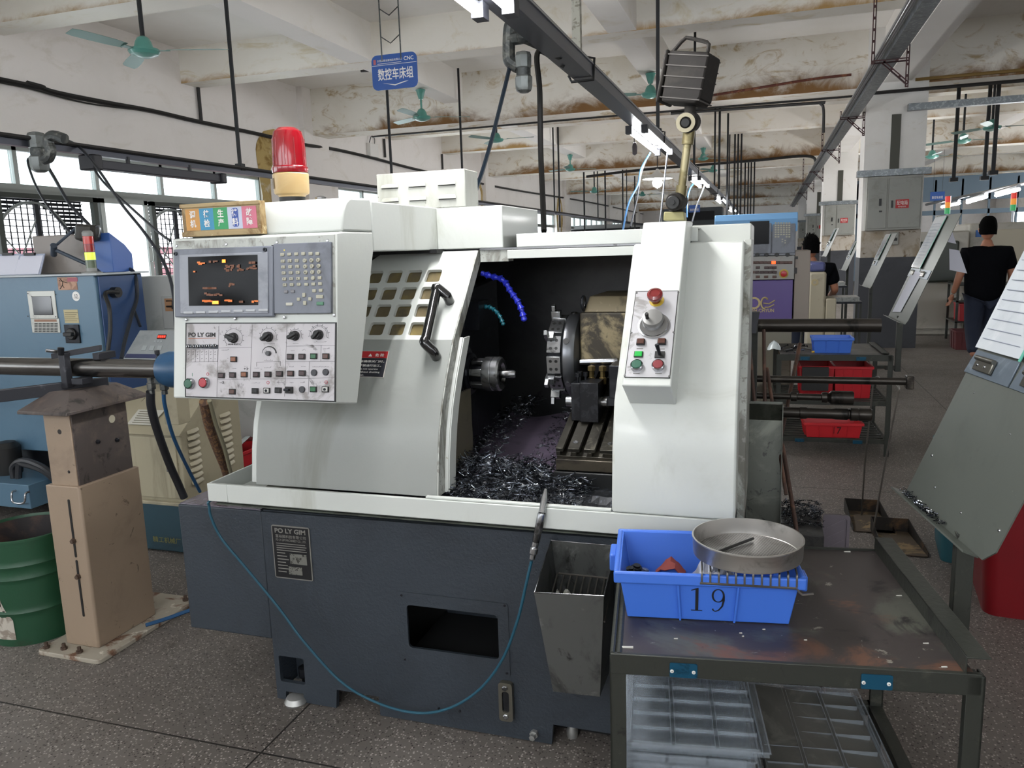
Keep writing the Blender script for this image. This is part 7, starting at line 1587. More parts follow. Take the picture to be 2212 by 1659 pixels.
# ================================================================== RIGHT BACKGROUND
# --- document boards on leaning stands
OGR = M('olive_grey_board', '#545852', .42, .2, dirt=[('#4b4f49', 3, .5, .68), ('#8a8e88', 18, .68, .74), ('#4c4f4a', 9, .62, .72)])
PAP = M('office_paper', '#cfd0dc'); SLV = M('plastic_sleeve', '#c3c9cf', .12, coat=.7, dirt=[('#d3d8dc', 4, .5, .7), ('#b9bec6', 9, .55, .75)])
INK = M('faint_ink', '#6e7484', .6)
def doc_stand(F0, N0, label, group, L=.95, papers=1, post=None, detail=True):
    """sloping board whose lower edge runs from N0 (near) to F0 (far), leaning back 68 degrees"""
    F0, N0 = Vector(F0), Vector(N0); e = (N0-F0); wd = e.length; e.normalize(); p = Vector((-e.y, e.x, 0))
    if p.x < 0: p = -p
    v = p*math.cos(R(68))+Vector((0, 0, math.sin(R(68))))
    Fr = frame(F0, e, v)      # local x towards the viewer, y up the slope, z towards the lathe
    t = thing('document_stand', ((F0+N0)/2).xy.to_3d(), label, 'stand', group)
    b = obj('board', MB(Fr).prism([(x, y) for x, y in ((.012, 0), (wd-.03, 0), (wd, .03), (wd, L), (.012, L))], 'z', -.003, 0), OGR, t)
    obj('bottom_lip', MB(Fr).box(-.01, wd-.05, -.004, 0, -.003, .03), OGR, t)
    lg = MB(); c = Fr @ Vector((wd*.40, .10, -.005)); fl = Vector((c.x+.02, c.y, 0))
    lg.box(c.x, c.x+.035, c.y-.02, c.y+.02, 0, c.z+.02); c2 = Fr @ Vector((wd*.40, L*.8, -.005)); 
    lg.hexa([(c.x, c.y-.015, c.z), (c.x+.03, c.y-.015, c.z), (c.x+.03, c.y+.015, c.z), (c.x, c.y+.015, c.z)], [(c2.x, c2.y-.015, c2.z), (c2.x+.03, c2.y-.015, c2.z), (c2.x+.03, c2.y+.015, c2.z), (c2.x, c2.y+.015, c2.z)])
    lg.box(c.x-.12, c.x+.22, c.y-.02, c.y+.02, 0, .03); lg.box(c.x, c.x+.035, c.y-.18, c.y+.18, 0, .03)
    if post:       # bolted to the side of a work table instead of standing on its own foot
        lg = MB(); x_, y_, z0_, z1_, xt = post
        lg.box(x_, x_+.004, y_-.018, y_+.018, z0_, z1_); lg.box(x_, x_+.036, y_-.018, y_-.014, z0_, z1_); lg.box(xt, x_+.004, y_-.015, y_+.015, z0_+.01, z0_+.04)
        lg.hexa([(c.x, c.y-.015, c.z), (c.x+.03, c.y-.015, c.z), (c.x+.03, c.y+.015, c.z), (c.x, c.y+.015, c.z)], [(c2.x, c2.y-.015, c2.z), (c2.x+.03, c2.y-.015, c2.z), (c2.x+.03, c2.y+.015, c2.z), (c2.x, c2.y+.015, c2.z)])
    obj('post', lg, OLVS, t, bevel=.002)
    y0 = .45*L; k_ = wd/.559
    st_ = MB(Fr)
    for k in range(2 if detail else 1):
        a0 = (.008+k*.27)*k_; a1 = min(a0+.262*k_, wd-.004)
        if a1-a0 < .05: continue
        pb_ = obj('clip_plate', MB(Fr).prism([(a0, y0-.03), (a1, y0-.03), (a1, y0+.03), (a0+.012, y0+.03)], 'z', .0, .004), M('blue_grey_clip_sheet', '#5d6873', .4, .4, dirt=[('#77828c', 12, .55, .68)]), t, bevel=.001)
        m_ = (a0+a1)/2-.02
        obj('bulldog_clip', MB(Fr).box(m_-.045, m_+.045, y0-.018, y0+.012, .004, .012), M('tarnished_clip', '#6d6b63', .3, .9), pb_, bevel=.002)
        obj('clip_roll', MB(Fr).cyl((m_-.046, y0+.012, .012), (m_+.046, y0+.012, .012), .006, n=12), M('tarnished_clip', '#6d6b63'), pb_)
        for dx in (-.025, .012): obj('rivet', MB(Fr).lathe([(.004, .012), (.003, .014), (0, .0145)], (m_+dx, y0-.004, 0), (0, 0, 1), 10), CHR, pb_)
    for k in range(papers):
        a0, a1 = (.012, wd*.52) if k == 0 else (wd*.54, wd-.01)
        obj('paper', MB(Fr).hexa([(a0, y0+.035, .006), (a1, y0+.035, .012), (a1, L-.01, .005), (a0, L-.01, .005)], [(a0, y0+.035, .0075), (a1, y0+.035, .0135), (a1, L-.01, .0065), (a0, L-.01, .0065)]), SLV, t)
        n = 14
        for j in range(n):
            yy = y0+.06+(L-y0-.1)*j/n
            obj('printed_line', MB(Fr).hexa([(a0+.02, yy, .0095), (a1-.03-.02*(j % 3), yy, .0132), (a1-.03-.02*(j % 3), yy+.0016, .0130), (a0+.02, yy+.0016, .0093)], [(a0+.02, yy, .0103), (a1-.03-.02*(j % 3), yy, .0138), (a1-.03-.02*(j % 3), yy+.0016, .0136), (a0+.02, yy+.0016, .0101)]), INK, t, smooth=0)
        obj('green_edge', MB(Fr).hexa([(a1-.006, y0+.03, .013), (a1+.004, y0+.03, .013), (a1+.004, L-.01, .007), (a1-.006, L-.01, .007)], [(a1-.006, y0+.03, .015), (a1+.004, y0+.03, .015), (a1+.004, L-.01, .009), (a1-.006, L-.01, .009)]), M('sea_green_binding', '#4fa08c', .4), t)
    return t, Fr, wd
t, Fr, wd = doc_stand((.345, 2.175, .80), (.429, 1.697, .80), 'large olive-grey document board at the right edge, bolted to the front work table', 'document stands along the aisle', L=.82, papers=2, post=(.402, 1.86, .50, .81, .36))
sw = MB(); r_ = random.Random(6)
for i in range(150):
    a = r_.uniform(.0, wd*.55); c = Fr @ Vector((a, r_.uniform(.0, .012), r_.uniform(.002, .018))); curl(c, (r_.uniform(-1, 1), r_.uniform(-1, 1), .1), r_.choice([.005, .01, .018]), .0015, 3)
tag(obj('metal_chips', sw, SWARF, None, smooth=0, recalc=False), 'row of fine chips lying in the lip of the nearest document board', 'metal chips', kind='stuff')
for a, b, s in ((.05, .12, .004), (.14, .06, .003), (.3, .05, .003), (.46, .07, .004), (.1, .3, .002), (.33, .25, .002)):
    obj('screw', MB(Fr).lathe([(s, 0), (s*.7, .002), (0, .0025)], (a, b, 0), (0, 0, 1), 10), CHR, t)
t2, Fr2, wd2 = doc_stand((.813, 6.154, .90), (.837, 5.521, .90), 'document board with two clipped papers bolted to the rear work table', 'document stands along the aisle', L=.74, papers=1, post=(.83, 5.85, .55, .93, .77))
obj('white_sheet', MB(Fr2).hexa([(.10, .04, .004), (.34, .06, .004), (.40, .34, .004), (.12, .35, .004)], [(.10, .04, .0055), (.34, .06, .0055), (.40, .34, .0055), (.12, .35, .0055)]), M('office_paper', '#cfd0dc'), t2)
doc_stand((1.02, 9.9, .92), (1.04, 9.25, .92), 'thin edge-on document stand just left of the nearest pillar', 'document stands along the aisle', L=.62, detail=False)
doc_stand((1.03, 12.9, 1.0), (1.05, 12.3, 1.0), 'small edge-on document stand behind the thin one, left of the pillar', 'document stands along the aisle', L=.45, detail=False)
doc_stand((.62, 10.6, 1.25), (.64, 10.1, 1.25), 'small edge-on document stand above the seated worker shoulder', 'document stands along the aisle', L=.36, detail=False)
# white papers stuck behind the second stand
for (px, py, a, b, l) in ((2042, 500, .10, .12, 'upper loose white sheet on the back of the second document stand'), (2060, 560, .12, .14, 'lower loose white sheet on the back of the second document stand')):
    c = at(px, py, Y=5.95); tag(obj('paper_sheet', MB().hexa([c+Vector((-.02, 0, -b/2)), c+Vector((a*.8, .05, -b*.7)), c+Vector((a*.8, .052, -b*.7)), c+Vector((-.02, .002, -b/2))], [c+Vector((-.03, 0, b/2)), c+Vector((a*.3, .03, b*.4)), c+Vector((a*.3, .032, b*.4)), c+Vector((-.03, .002, b/2))]), M('office_paper', '#cfd0dc')), l, 'paper', 'loose sheets behind the second stand')
# --- bins at the right
def tub(loc, w_, d_, h_, mat, label, rz, name='waste_bin', cat='bin', rim=.012):
    t = thing(name, loc, label, cat, None, rz, True); mb = MB(); T_ = .86
    def rr(s, z): return [mb.v((x*s, y*s, z)) for x, y in rrect(-w_/2, w_/2, -d_/2, d_/2, min(w_, d_)*.14, 4)]
    A, B, C, D = rr(T_, 0), rr(1, h_), rr(.985, h_), rr(T_*.985, .01)
    mb.bm.faces.new(A[::-1]); mb.bridge(A, B); mb.bridge(B, C); mb.bridge(C, D); mb.bm.faces.new(D); obj('body', mb, mat, t)
    m2 = MB()
    def r2(s, z): return [m2.v((x*s, y*s, z)) for x, y in rrect(-w_/2, w_/2, -d_/2, d_/2, min(w_, d_)*.14, 4)]
    a, b, c, d = r2(1.0, h_-.03), r2(1.04, h_-.028), r2(1.045, h_), r2(.985, h_+.001); m2.bridge(a, b); m2.bridge(b, c); m2.bridge(c, d); obj('rim', m2, mat, t)
    return t
tub((1.06, 3.42, 0), .52, .42, .50, M('deep_red_plastic', '#7a0b16', .4), 'deep red plastic bin under the nearest document stand', -.10)
tub((.93, 3.95, 0), .34, .42, .50, M('teal_plastic_bin', '#2c5f6b', .45, dirt=[('#6d7a74', 8, .6, .7)]), 'dirty teal plastic bin behind the nearest document stand', -.1)
p = at(2030, 915, Y=4.1); tg = thing('red_basin', (1.0, 4.3, .5), 'red plastic basin edge peeking over the teal bin', 'basin')
obj('rim', MB().lathe([(.14, 0), (.18, .07), (.2, .075), (.2, .085), (.175, .08), (.135, .006), (0, .006)], (1.07, 4.02, .69), (-.25, -.15, 1), 28), M('scuffed_red_plastic', '#b83a3c', .4), tg); tg.location = (1.07, 4.02, .69); 
for c in tg.children: c.data.transform(Matrix.Translation(Vector((1.0, 4.3, .5))-Vector((1.07, 4.02, .69))))
rgg = MB(); rgg.sheet([[(.84+.10*i/6, 3.85+.2*j/5, .50+.16*(1-abs(i-3)/3.5)+.015*math.sin(i+j*2)) for i in range(7)] for j in range(6)], .003)
tag(obj('work_rag', rgg, M('dirty_grey_green_rag', '#5c6358', .9, dirt=[('#3a4038', 12, .5, .6)])), 'dirty grey-green rag hanging over the teal bin', 'rag')
# --- rear work table with crates
T2 = (.065, 5.62, 0)
tb2 = work_table('rear steel work table with shelves of red crates beyond the tube rack', T2, .03, .72, .62, .69, M('dull_grey_table_top', '#4c4947', .4, .3, dirt=[('#6b6761', 5, .5, .66)]))
def W2(x, y, z): return Vector((T2[0]+x-.03*y, T2[1]+y+.03*x, z))
for z, tags in ((.375, 0), (.115, 1)):
    s_ = MB(); s_.box(0, .72, 0, .025, z-.03, z); s_.box(0, .72, .59, .615, z-.03, z); s_.box(0, .025, 0, .6, z-.03, z); s_.box(.695, .72, 0, .6, z-.03, z); obj('shelf_frame', s_, OLVS, tb2, bevel=.002)
    for k in range(7): obj('shelf_bar', MB().box(.01, .71, .06+.075*k, .09+.075*k, z-.008, z), OLVS, tb2)
obj('edge_angle', MB().box(.66, .70, 0, .6, .70, .704).box(.695, .70, 0, .6, .69, .704), OLVS, tb2)
for x0, z in ((.15, .665), (.50, .665), (.13, .095), (.50, .095)): obj('tag_plate', MB().box(x0, x0+.06, -.009, -.006, z-.012, z+.012), TAG, tb2)
cr = crate((0, 0, 0), .25, .19, .105, BLUP, 'small blue crate on the rear work table', None, .03, 3, .12, 'parts_bin', cat='bin'); cr.location = W2(.36, .16, .69)
for i, (x, w_, l) in enumerate(((.27, .22, 'left tall red crate on the rear table middle shelf'), (.50, .24, 'right tall red crate on the rear table middle shelf'))):
    c = crate((0, 0, 0), w_, .4, .22, REDP, l, 'tall red crates on the rear table', .03, 4, .05); c.location = W2(x, .30, .376)
c = tag(obj('black_tray', MB().box(.23, .40, 5.64, 5.67, .44, .60).box(.23, .40, 5.67, 5.9, .44, .45), BLK), 'black sheet box hanging left under the rear table top', 'box')
r17 = crate((0, 0, 0), .37, .26, .105, M('red_bin_plastic', '#c4232b', .4), 'red plastic parts bin numbered 17 on the bottom shelf of the rear table', None, .08, 4, .16, 'parts_bin', cat='bin'); r17.location = W2(.37, .13, .116)
text('number_print', '17', frame((.0, -.13+.16*.105*.62-.0012, .028), (1, 0, 0), (0, -.16, 1)), .05, .05, M('dark_red_print', '#3a1214', .6), r17)
# small tools on the rear table
r_ = random.Random(9)
TX_ = [r_.uniform(.06, .22) for _ in range(9)]
for i in range(9):
    p = W2(TX_[i], r_.uniform(.05, .4), .692); a = r_.uniform(0, 3); d = Vector((math.cos(a), math.sin(a), .1))*r_.uniform(.02, .05)
    tag(obj('hand_tool', MB().tube([p-d+Vector((0, 0, .008)), p+d+Vector((0, 0, .012)), p+d*1.3+Vector((0, 0, .01))], [.006, .004, .009], 6), STEEL if i % 2 else DSTEEL), ['first', 'second', 'third', 'fourth', 'fifth', 'sixth', 'seventh', 'eighth', 'ninth'][sorted(range(9), key=lambda k: TX_[k]).index(i)]+' small steel tool from the left in the clutter on the rear table', 'tool', 'clutter of small tools on the rear table')
p = W2(.23, .10, .692); tag(obj('screwdriver', MB().tube([p, p+Vector((.05, .0, .012)), p+Vector((.055, 0, .01)), p+Vector((.10, -.01, .004))], [.008, .008, .003, .003], 8), M('yellow_handle', '#c9a22c', .4)), 'yellow handled screwdriver left of the small blue crate', 'screwdriver')
bag = MB(); bag.sheet([[(.0+.09*i/6, 5.75+.12*j/5, .69+.07*math.sin(math.pi*(i+.5)/7)*math.sin(math.pi*(j+.5)/6)+r_.uniform(0, .01)) for i in range(7)] for j in range(6)], .002)
tag(obj('plastic_bag', bag, M('white_plastic_bag', '#c9d2d2')), 'small white plastic bag at the far left of the rear table', 'bag')
# --- second lathe with the purple panel
PUR = M('violet_enamel', '#5b4a86', .4); SKY = M('sky_blue_enamel', '#7fb0de', .35); MGR = M('machine_grey', '#8d9090', .4)
YM = 5.98; m2 = thing('cnc_lathe', (-.1, 6.6, 0), 'lathe with sky blue top, tilted grey console and violet panel beyond the white lathe', 'machine')
def qm(px, py, Y=YM): p = at(px, py, Y=Y); return p.x, p.z
x0, zt = qm(1575, 468); x1, zb = qm(1718, 545); _, z2 = qm(1712, 603); _, z3 = qm(1712, 690); _, z4 = qm(1700, 765)
obj('top_cover', MB().prism([(YM-.02, zt-.03), (YM+.0, zt+.012), (YM+.5, zt+.02), (YM+.5, zt-.12), (YM, zt-.12)], 'x', x0-.1, x1+.01), SKY, m2, bevel=.005)
cu_ = obj('console', MB().box(x0-.1, x1, YM, YM+.35, zb-.02, zt-.025), BEZ2, m2, bevel=.006)
kb0, _ = qm(1668, 500); s0_, sz0 = qm(1623, 478); s1_, sz1 = qm(1661, 527)
obj('screen_bezel', MB().box(x0, kb0-.004, YM-.014, YM, zb-.005, zt-.035), BEZ, cu_, bevel=.004); obj('screen', MB().box(s0_-.01, s1_, YM-.018, YM-.013, sz1, sz0), GLASS, cu_, bevel=.002)
obj('keyboard_panel', MB().box(kb0, x1-.003, YM-.012, YM, zb-.005, zt-.035), BEZ, cu_, bevel=.004)
for j in range(7):
    for i in range(6):
        if (j == 6 and 1 < i < 4): continue
        a, b = qm(1675.5+5.9*i, 482+4.9*j); obj('key', MB().box(a-.0065, a+.0065, YM-.016, YM-.012, b-.0052, b+.0052), KEY, cu_)
for k in range(4): a, b = qm(1690+(k % 2)*6-(k // 2)*0, 517+2.5*k); obj('key', MB().box(a-.005, a+.005, YM-.016, YM-.012, b-.004, b+.004), KEY, cu_)
op2 = obj('operation_panel', MB().box(x0, x1-.004, YM-.004, YM+.3, z2, zb-.022), M('worn_grey_panel', '#93928e', .45, dirt=[('#75726c', 9, .55, .68)]), m2, bevel=.002)
for px in (1636, 1656, 1678, 1701): a, b = qm(px, 550); obj('selector_knob', MB().lathe([(.015, 0), (.013, .018), (0, .018)], (a, YM-.004, b), (0, -1, 0), 14), BLK, op2)
RL = M('lit_orange_lens', '#ff4a1a', .3, emis=2.5)
for j, (py, pxs) in enumerate(((567, range(1626, 1710, 9)), (578, (1637, 1655, 1664, 1673)), (588, (1626, 1636, 1646, 1655, 1664, 1673)), (598, (1637, 1655, 1673)))):
    for px in pxs: a, b = qm(px, py); obj('push_button', MB().box(a-.014, a+.014, YM-.012, YM-.004, b-.009, b+.009), RL if (px == 1671 and py == 567) else DKB if (px+py) % 3 else BRL, op2, bevel=.002)
a, b = qm(1693, 591); obj('yellow_disc', MB().lathe([(.032, 0), (0, .003)], (a, YM-.004, b), (0, -1, 0), 24), YEL, op2); obj('emergency_stop', MB().lathe([(.012, 0), (.012, .012), (.022, .02), (.02, .03), (0, .034)], (a, YM-.006, b), (0, -1, 0), 20), M('stop_red', '#a81a1e', .3), op2)
pp_ = obj('violet_panel', MB().box(x0-.1, x1-.01, YM+.01, YM+.5, z3, z2-.006), PUR, m2, bevel=.003)
lg = MB(); GLD = M('pale_gold_emblem', '#b8a67a', .4, .3)
a, b = qm(1629, 655); lg.lathe([(.030, 0), (.044, 0), (.044, .002), (.030, .002)], (a, YM+.01, b), (0, -1, 0), 26)
a, b = qm(1652, 655); lg.tube([(a+.025*math.cos(R(t)), YM+.006, b+.04*math.sin(R(t))) for t in range(40, 300, 20)], .007, 6); lg.tube([(a-.01, YM+.006, b+.0), (a+.03, YM+.006, b-.005), (a+.07, YM+.006, b+.02)], .005, 5); lg.tube([(a-.0, YM+.006, b-.03), (a+.03, YM+.006, b-.03), (a+.065, YM+.006, b-.01)], .005, 5)
obj('emblem', lg, GLD, pp_)
a, b = qm(1616, 675); c, d = qm(1672, 667); text('maker_name', 'CHIAH CHYUN', frame((a-.03, YM+.0095, b), (1, 0, 0), (0, 0, 1)), c-a+.03, abs(d-b), GLD, pp_, .001, .02)
obj('bed', MB().box(x0-.3, x1+.0, YM+.29, YM+.9, .02, z3-.01), M('oily_cream_casting', '#8b8677', .5, dirt=[('#4a4438', 5, .5, .64)]), m2, bevel=.01)
obj('body', MB().box(-1.6, x0-.05, YM+.3, YM+1.1, .02, 1.45), MGR, m2, bevel=.01)
tp0, _ = qm(1716, 600); tp1, _ = qm(1750, 600); _, tz0 = qm(1735, 541)
obj('side_cover', MB().box(tp0, tp1, YM+.02, YM+.5, z3-.05, tz0), M('warm_grey_side_cover', '#8c8177', .45), m2, bevel=.005)
obj('catch', MB().box(tp0-.004, tp0+.016, YM+.005, YM+.02, tz0-.16, tz0-.12), BLK, m2); obj('catch', MB().box(tp0+.0, tp0+.02, YM+.005, YM+.02, tz0-.06, tz0-.04), BLK, m2)
# third machine beside the worker
m3 = thing('cnc_lathe', (.5, 8.0, 0), 'cream machine with a violet lid corner right in front of the seated worker', 'machine')
def q3(px, py, Y=7.6): p = at(px, py, Y=Y); return p.x, p.z
a, b = q3(1748, 588); c, d = q3(1784, 640); CRM = M('cream_machine', '#a39b86', .45, dirt=[('#7d7564', 5, .55, .7)])
obj('body', MB().box(a, c, 7.6, 8.2, .03, b), CRM, m3, bevel=.02); a2, b2 = q3(1783, 566); obj('violet_lid', MB().box(a, c-.01, 7.62, 8.1, b+.002, b2), M('slate_violet', '#4a4f7c', .4), m3, bevel=.02)
a3, b3 = q3(1760, 610); text('badge', '◎', frame((a3-.03, 7.598, b3-.03), (1, 0, 0), (0, 0, 1)), .06, .06, GLD, m3)
obj('side_block', MB().box(c+.002, c+.09, 7.6, 8.0, .03, q3(1790, 645)[1]), CRM, m3, bevel=.01)
for (px0, py0, px1, py1, Y, l) in ((1803, 618, 1830, 700, 9.6, 'small dark side table with clear parts beside the seated worker'), (1797, 652, 1862, 745, 8.3, 'dark side table with a clear tray before the pillar')):
    a = at(px0, py0, Y=Y); b = at(px1, py0, Y=Y); zt_ = a.z
    t = thing('side_table', ((a.x+b.x)/2, Y, 0), l, 'table', 'side tables by the seated worker')
    obj('top', MB().box(a.x, b.x, Y, Y+.4, zt_-.02, zt_), DSTEEL, t)
    for x in (a.x, b.x-.02):
        for y in (Y, Y+.38): obj('leg', MB().box(x, x+.02, y, y+.02, 0, zt_-.02), OLVS, t)
    tag(obj('clear_tray', MB().box(a.x+.02, b.x-.02, Y+.02, Y+.36, zt_, zt_+.04), M('frosted_parts_tray', '#a9aca9', .3, dirt=[('#7c7f7d', 30, .5, .6)])), 'tray of clear parts on the '+l.split(' with')[0], 'tray', 'trays on the side tables')
# --- far machines, racks and crates at the right
WM = M('cream_white_machine', '#b9b5aa', .4, dirt=[('#a39f92', 2, .5, .7)]); GDK = M('dark_green_door', '#3a4038', .35)
wm = thing('machining_center', (2.5, 13.6, 0), 'cream machine with a dark green door behind the second document stand', 'machine')
a = at(1975, 500, Y=13); b = at(2090, 500, Y=13); gz0 = at(1990, 505, Y=13).z
obj('body', MB().box(2.05, 2.75, 13.05, 14.3, .0, 1.52), WM, wm, bevel=.02); d_ = obj('door', MB().box(2.0, 2.62, 12.99, 13.05, .78, 1.38), GDK, wm, bevel=.03)
obj('lower_panel', MB().box(2.08, 2.7, 13.02, 13.06, .1, .75), WM, wm)
wm2 = thing('machining_center', (3.5, 13.6, 0), 'cream enclosed machine right behind the walking man', 'machine')
obj('body', MB().box(2.80, 3.9, 13.3, 14.6, .0, 1.62), WM, wm2, bevel=.02); obj('panel', MB().box(3.0, 3.75, 13.27, 13.3, 1.0, 1.52), M('cream_panel', '#c3bba6', .4), wm2, bevel=.008); obj('blue_note', MB().box(2.88, 2.95, 13.28, 13.3, 1.42, 1.52), M('blue_note', '#3f6fb5', .5), wm2)
def sigtower(px, py, Y, l):
    b = at(px, py, Y=Y); t = thing('signal_tower', b, l, 'signal light', 'signal towers at the far right')
    for k, c in enumerate(('#2f8f56', '#d9882f', '#c9342a')): obj('segment', MB().cyl(b+Vector((0, 0, .09*k)), b+Vector((0, 0, .09*k+.088)), .04, n=12), M('far_signal_'+c[1:], c, .3, emis=.6), t)
    obj('pole', MB().cyl((b.x, b.y, 1.5 if b.z > 1.6 else b.z-.1), b, .015, n=6), ALUT, t)
sigtower(2188, 455, 14, 'green orange and red signal tower at the right edge beyond the walking man'); sigtower(2046, 462, 14, 'small signal tower above the second document stand')
rk2 = thing('steel_rack', (2.7, 12.3, 0), 'dark steel rack with white parts and red crates behind the walking man', 'rack')
X0_, X1_ = 2.42, 3.3
for z in (.30, .58, .80): obj('shelf', MB().box(X0_, X1_, 12.0, 12.6, z-.02, z), OLVS, rk2)
for x in (X0_, X1_-.03):
    for y in (12.0, 12.57): obj('post', MB().box(x, x+.03, y, y+.03, 0, .82), OLVS, rk2)
for i, (x, y, z, c, l) in enumerate(((2.62, 12.2, .302, REDP, 'left red crate on the rack behind the walking man'), (2.95, 12.2, .302, REDP, 'middle red crate on the rack behind the walking man'), (2.45, 11.5, .0, M('dark_red_crate', '#5c1a1e', .5), 'dark red open crate on the floor left of the walking man'), (2.95, 11.6, .0, M('dark_red_crate', '#5c1a1e'), 'dark red crate on the floor right of the walking man legs'))):
    crate((x, y, z), .30, .38, .24, c, l, 'red crates behind the walking man', 0, 4, .04)
crate((2.75, 12.2, .802), .36, .3, .1, BLUP, 'flat blue crate on top of the rack behind the walking man', None, 0, 4, .1)
r_ = random.Random(12); wp = MB()
for i in range(14): wp.lathe([(.02, 0), (.025, .03), (.01, .045), (0, .045)], (2.48+.055*i, 12.1, .582), n=8)
tag(obj('white_parts', wp, WHT), 'row of small white parts on the middle shelf of the rack', 'parts', kind='stuff')
# far partition with glazing beyond the right lamp row
pt2 = MB(); 
fw = struct('trim_partition_frame', MB().box(2.0, 10.9, 30, 30.08, 2.15, 2.3).box(2.0, 10.9, 30, 30.08, 0, 1.25), M('blue_grey_partition', '#7f93a3', .4))
for k in range(12): struct('trim_partition_post', MB().box(2.0+.8*k, 2.06+.8*k, 30, 30.08, 1.2, 3.3), M('blue_grey_partition', '#7f93a3'))
struct('trim_partition_head', MB().box(2.0, 10.9, 30, 30.1, 2.6, 3.4), M('blue_grey_partition', '#7f93a3'))
# far small hanging sign, duplicates of the blue sign
for px, py, Y, l in ((2025, 425, 22, 'tiny blue hanging sign right of the nearest pillar'), (1500, 452, 24, 'tiny blue hanging sign behind the work lamp base')):
    c = at(px, py, Y=Y); t = thing('hanging_sign', c, l, 'sign', 'distant blue hanging signs')
    obj('panel', MB().box(c.x-.16, c.x+.16, Y, Y+.01, c.z-.09, c.z+.12), SBL, t, bevel=.004); text('sign_text', '数控车床组', frame((c.x-.12, Y-.002, c.z-.05), (1, 0, 0), (0, 0, 1)), .24, .07, WHT, t, .001)
    obj('hanger_wire', MB().cyl((c.x-.1, Y+.005, c.z+.12), (c.x-.1, Y+.005, ZS), .004, n=4).cyl((c.x+.1, Y+.005, c.z+.12), (c.x+.1, Y+.005, ZS), .004, n=4), IRON, t)
# far machines between the lathe roof and the end wall (dark shapes)
for i, (px0, px1, py, Y, mt, l) in enumerate(((1430, 1560, 452, 33, M('far_dark_machine', '#4b5055', .5), 'dark grey far machine behind the work lamp base'), (1560, 1700, 470, 26, MGR, 'grey far machine left of the pillar row'), (1185, 1400, 490, 30, MGR, 'low grey far machine behind the lathe roof'))):
    a, b = at(px0, py, Y=Y), at(px1, py, Y=Y); t = thing('machine_tool', ((a.x+b.x)/2, Y, 0), l, 'machine', 'far machines')
    obj('body', MB().box(a.x, b.x, Y, Y+1, 0, a.z), mt, t, bevel=.03); obj('window', MB().box(a.x+.3, b.x-.3, Y-.02, Y, a.z-.5, a.z-.15), GLASS, t)
# ================================================================== PEOPLE
SKIN = M('skin', '#a8735a', .5); BLKC = M('black_cotton', '#0a0b0f', .95, spec=.1, bump=.3, bscale=30); JEAN = M('dark_navy_trousers', '#1c2436', .85, bump=.2, bscale=40); HAIR = M('black_hair', '#060606', .95, bump=.5, bscale=120, spec=.08)
def skin_body(name, joints, edges, mat, parent, sub=2):
    me = bpy.data.meshes.new(name); me.from_pydata([Vector(j[0])-OFF[parent.name] for j in joints], edges, []); me.materials.append(mat)
    o = bpy.data.objects.new(name, me); col.objects.link(o); o.parent = parent; OFF[o.name] = OFF[parent.name]
    md = o.modifiers.new('skin', 'SKIN'); md.use_smooth_shade = True
    for i, j in enumerate(joints):
        sv_ = me.skin_vertices[0].data[i]; r = j[1]; sv_.radius = r if isinstance(r, tuple) else (r, r); sv_.use_root = (i == 0)
    s_ = o.modifiers.new('sub', 'SUBSURF'); s_.levels = sub; s_.render_levels = sub
    return o
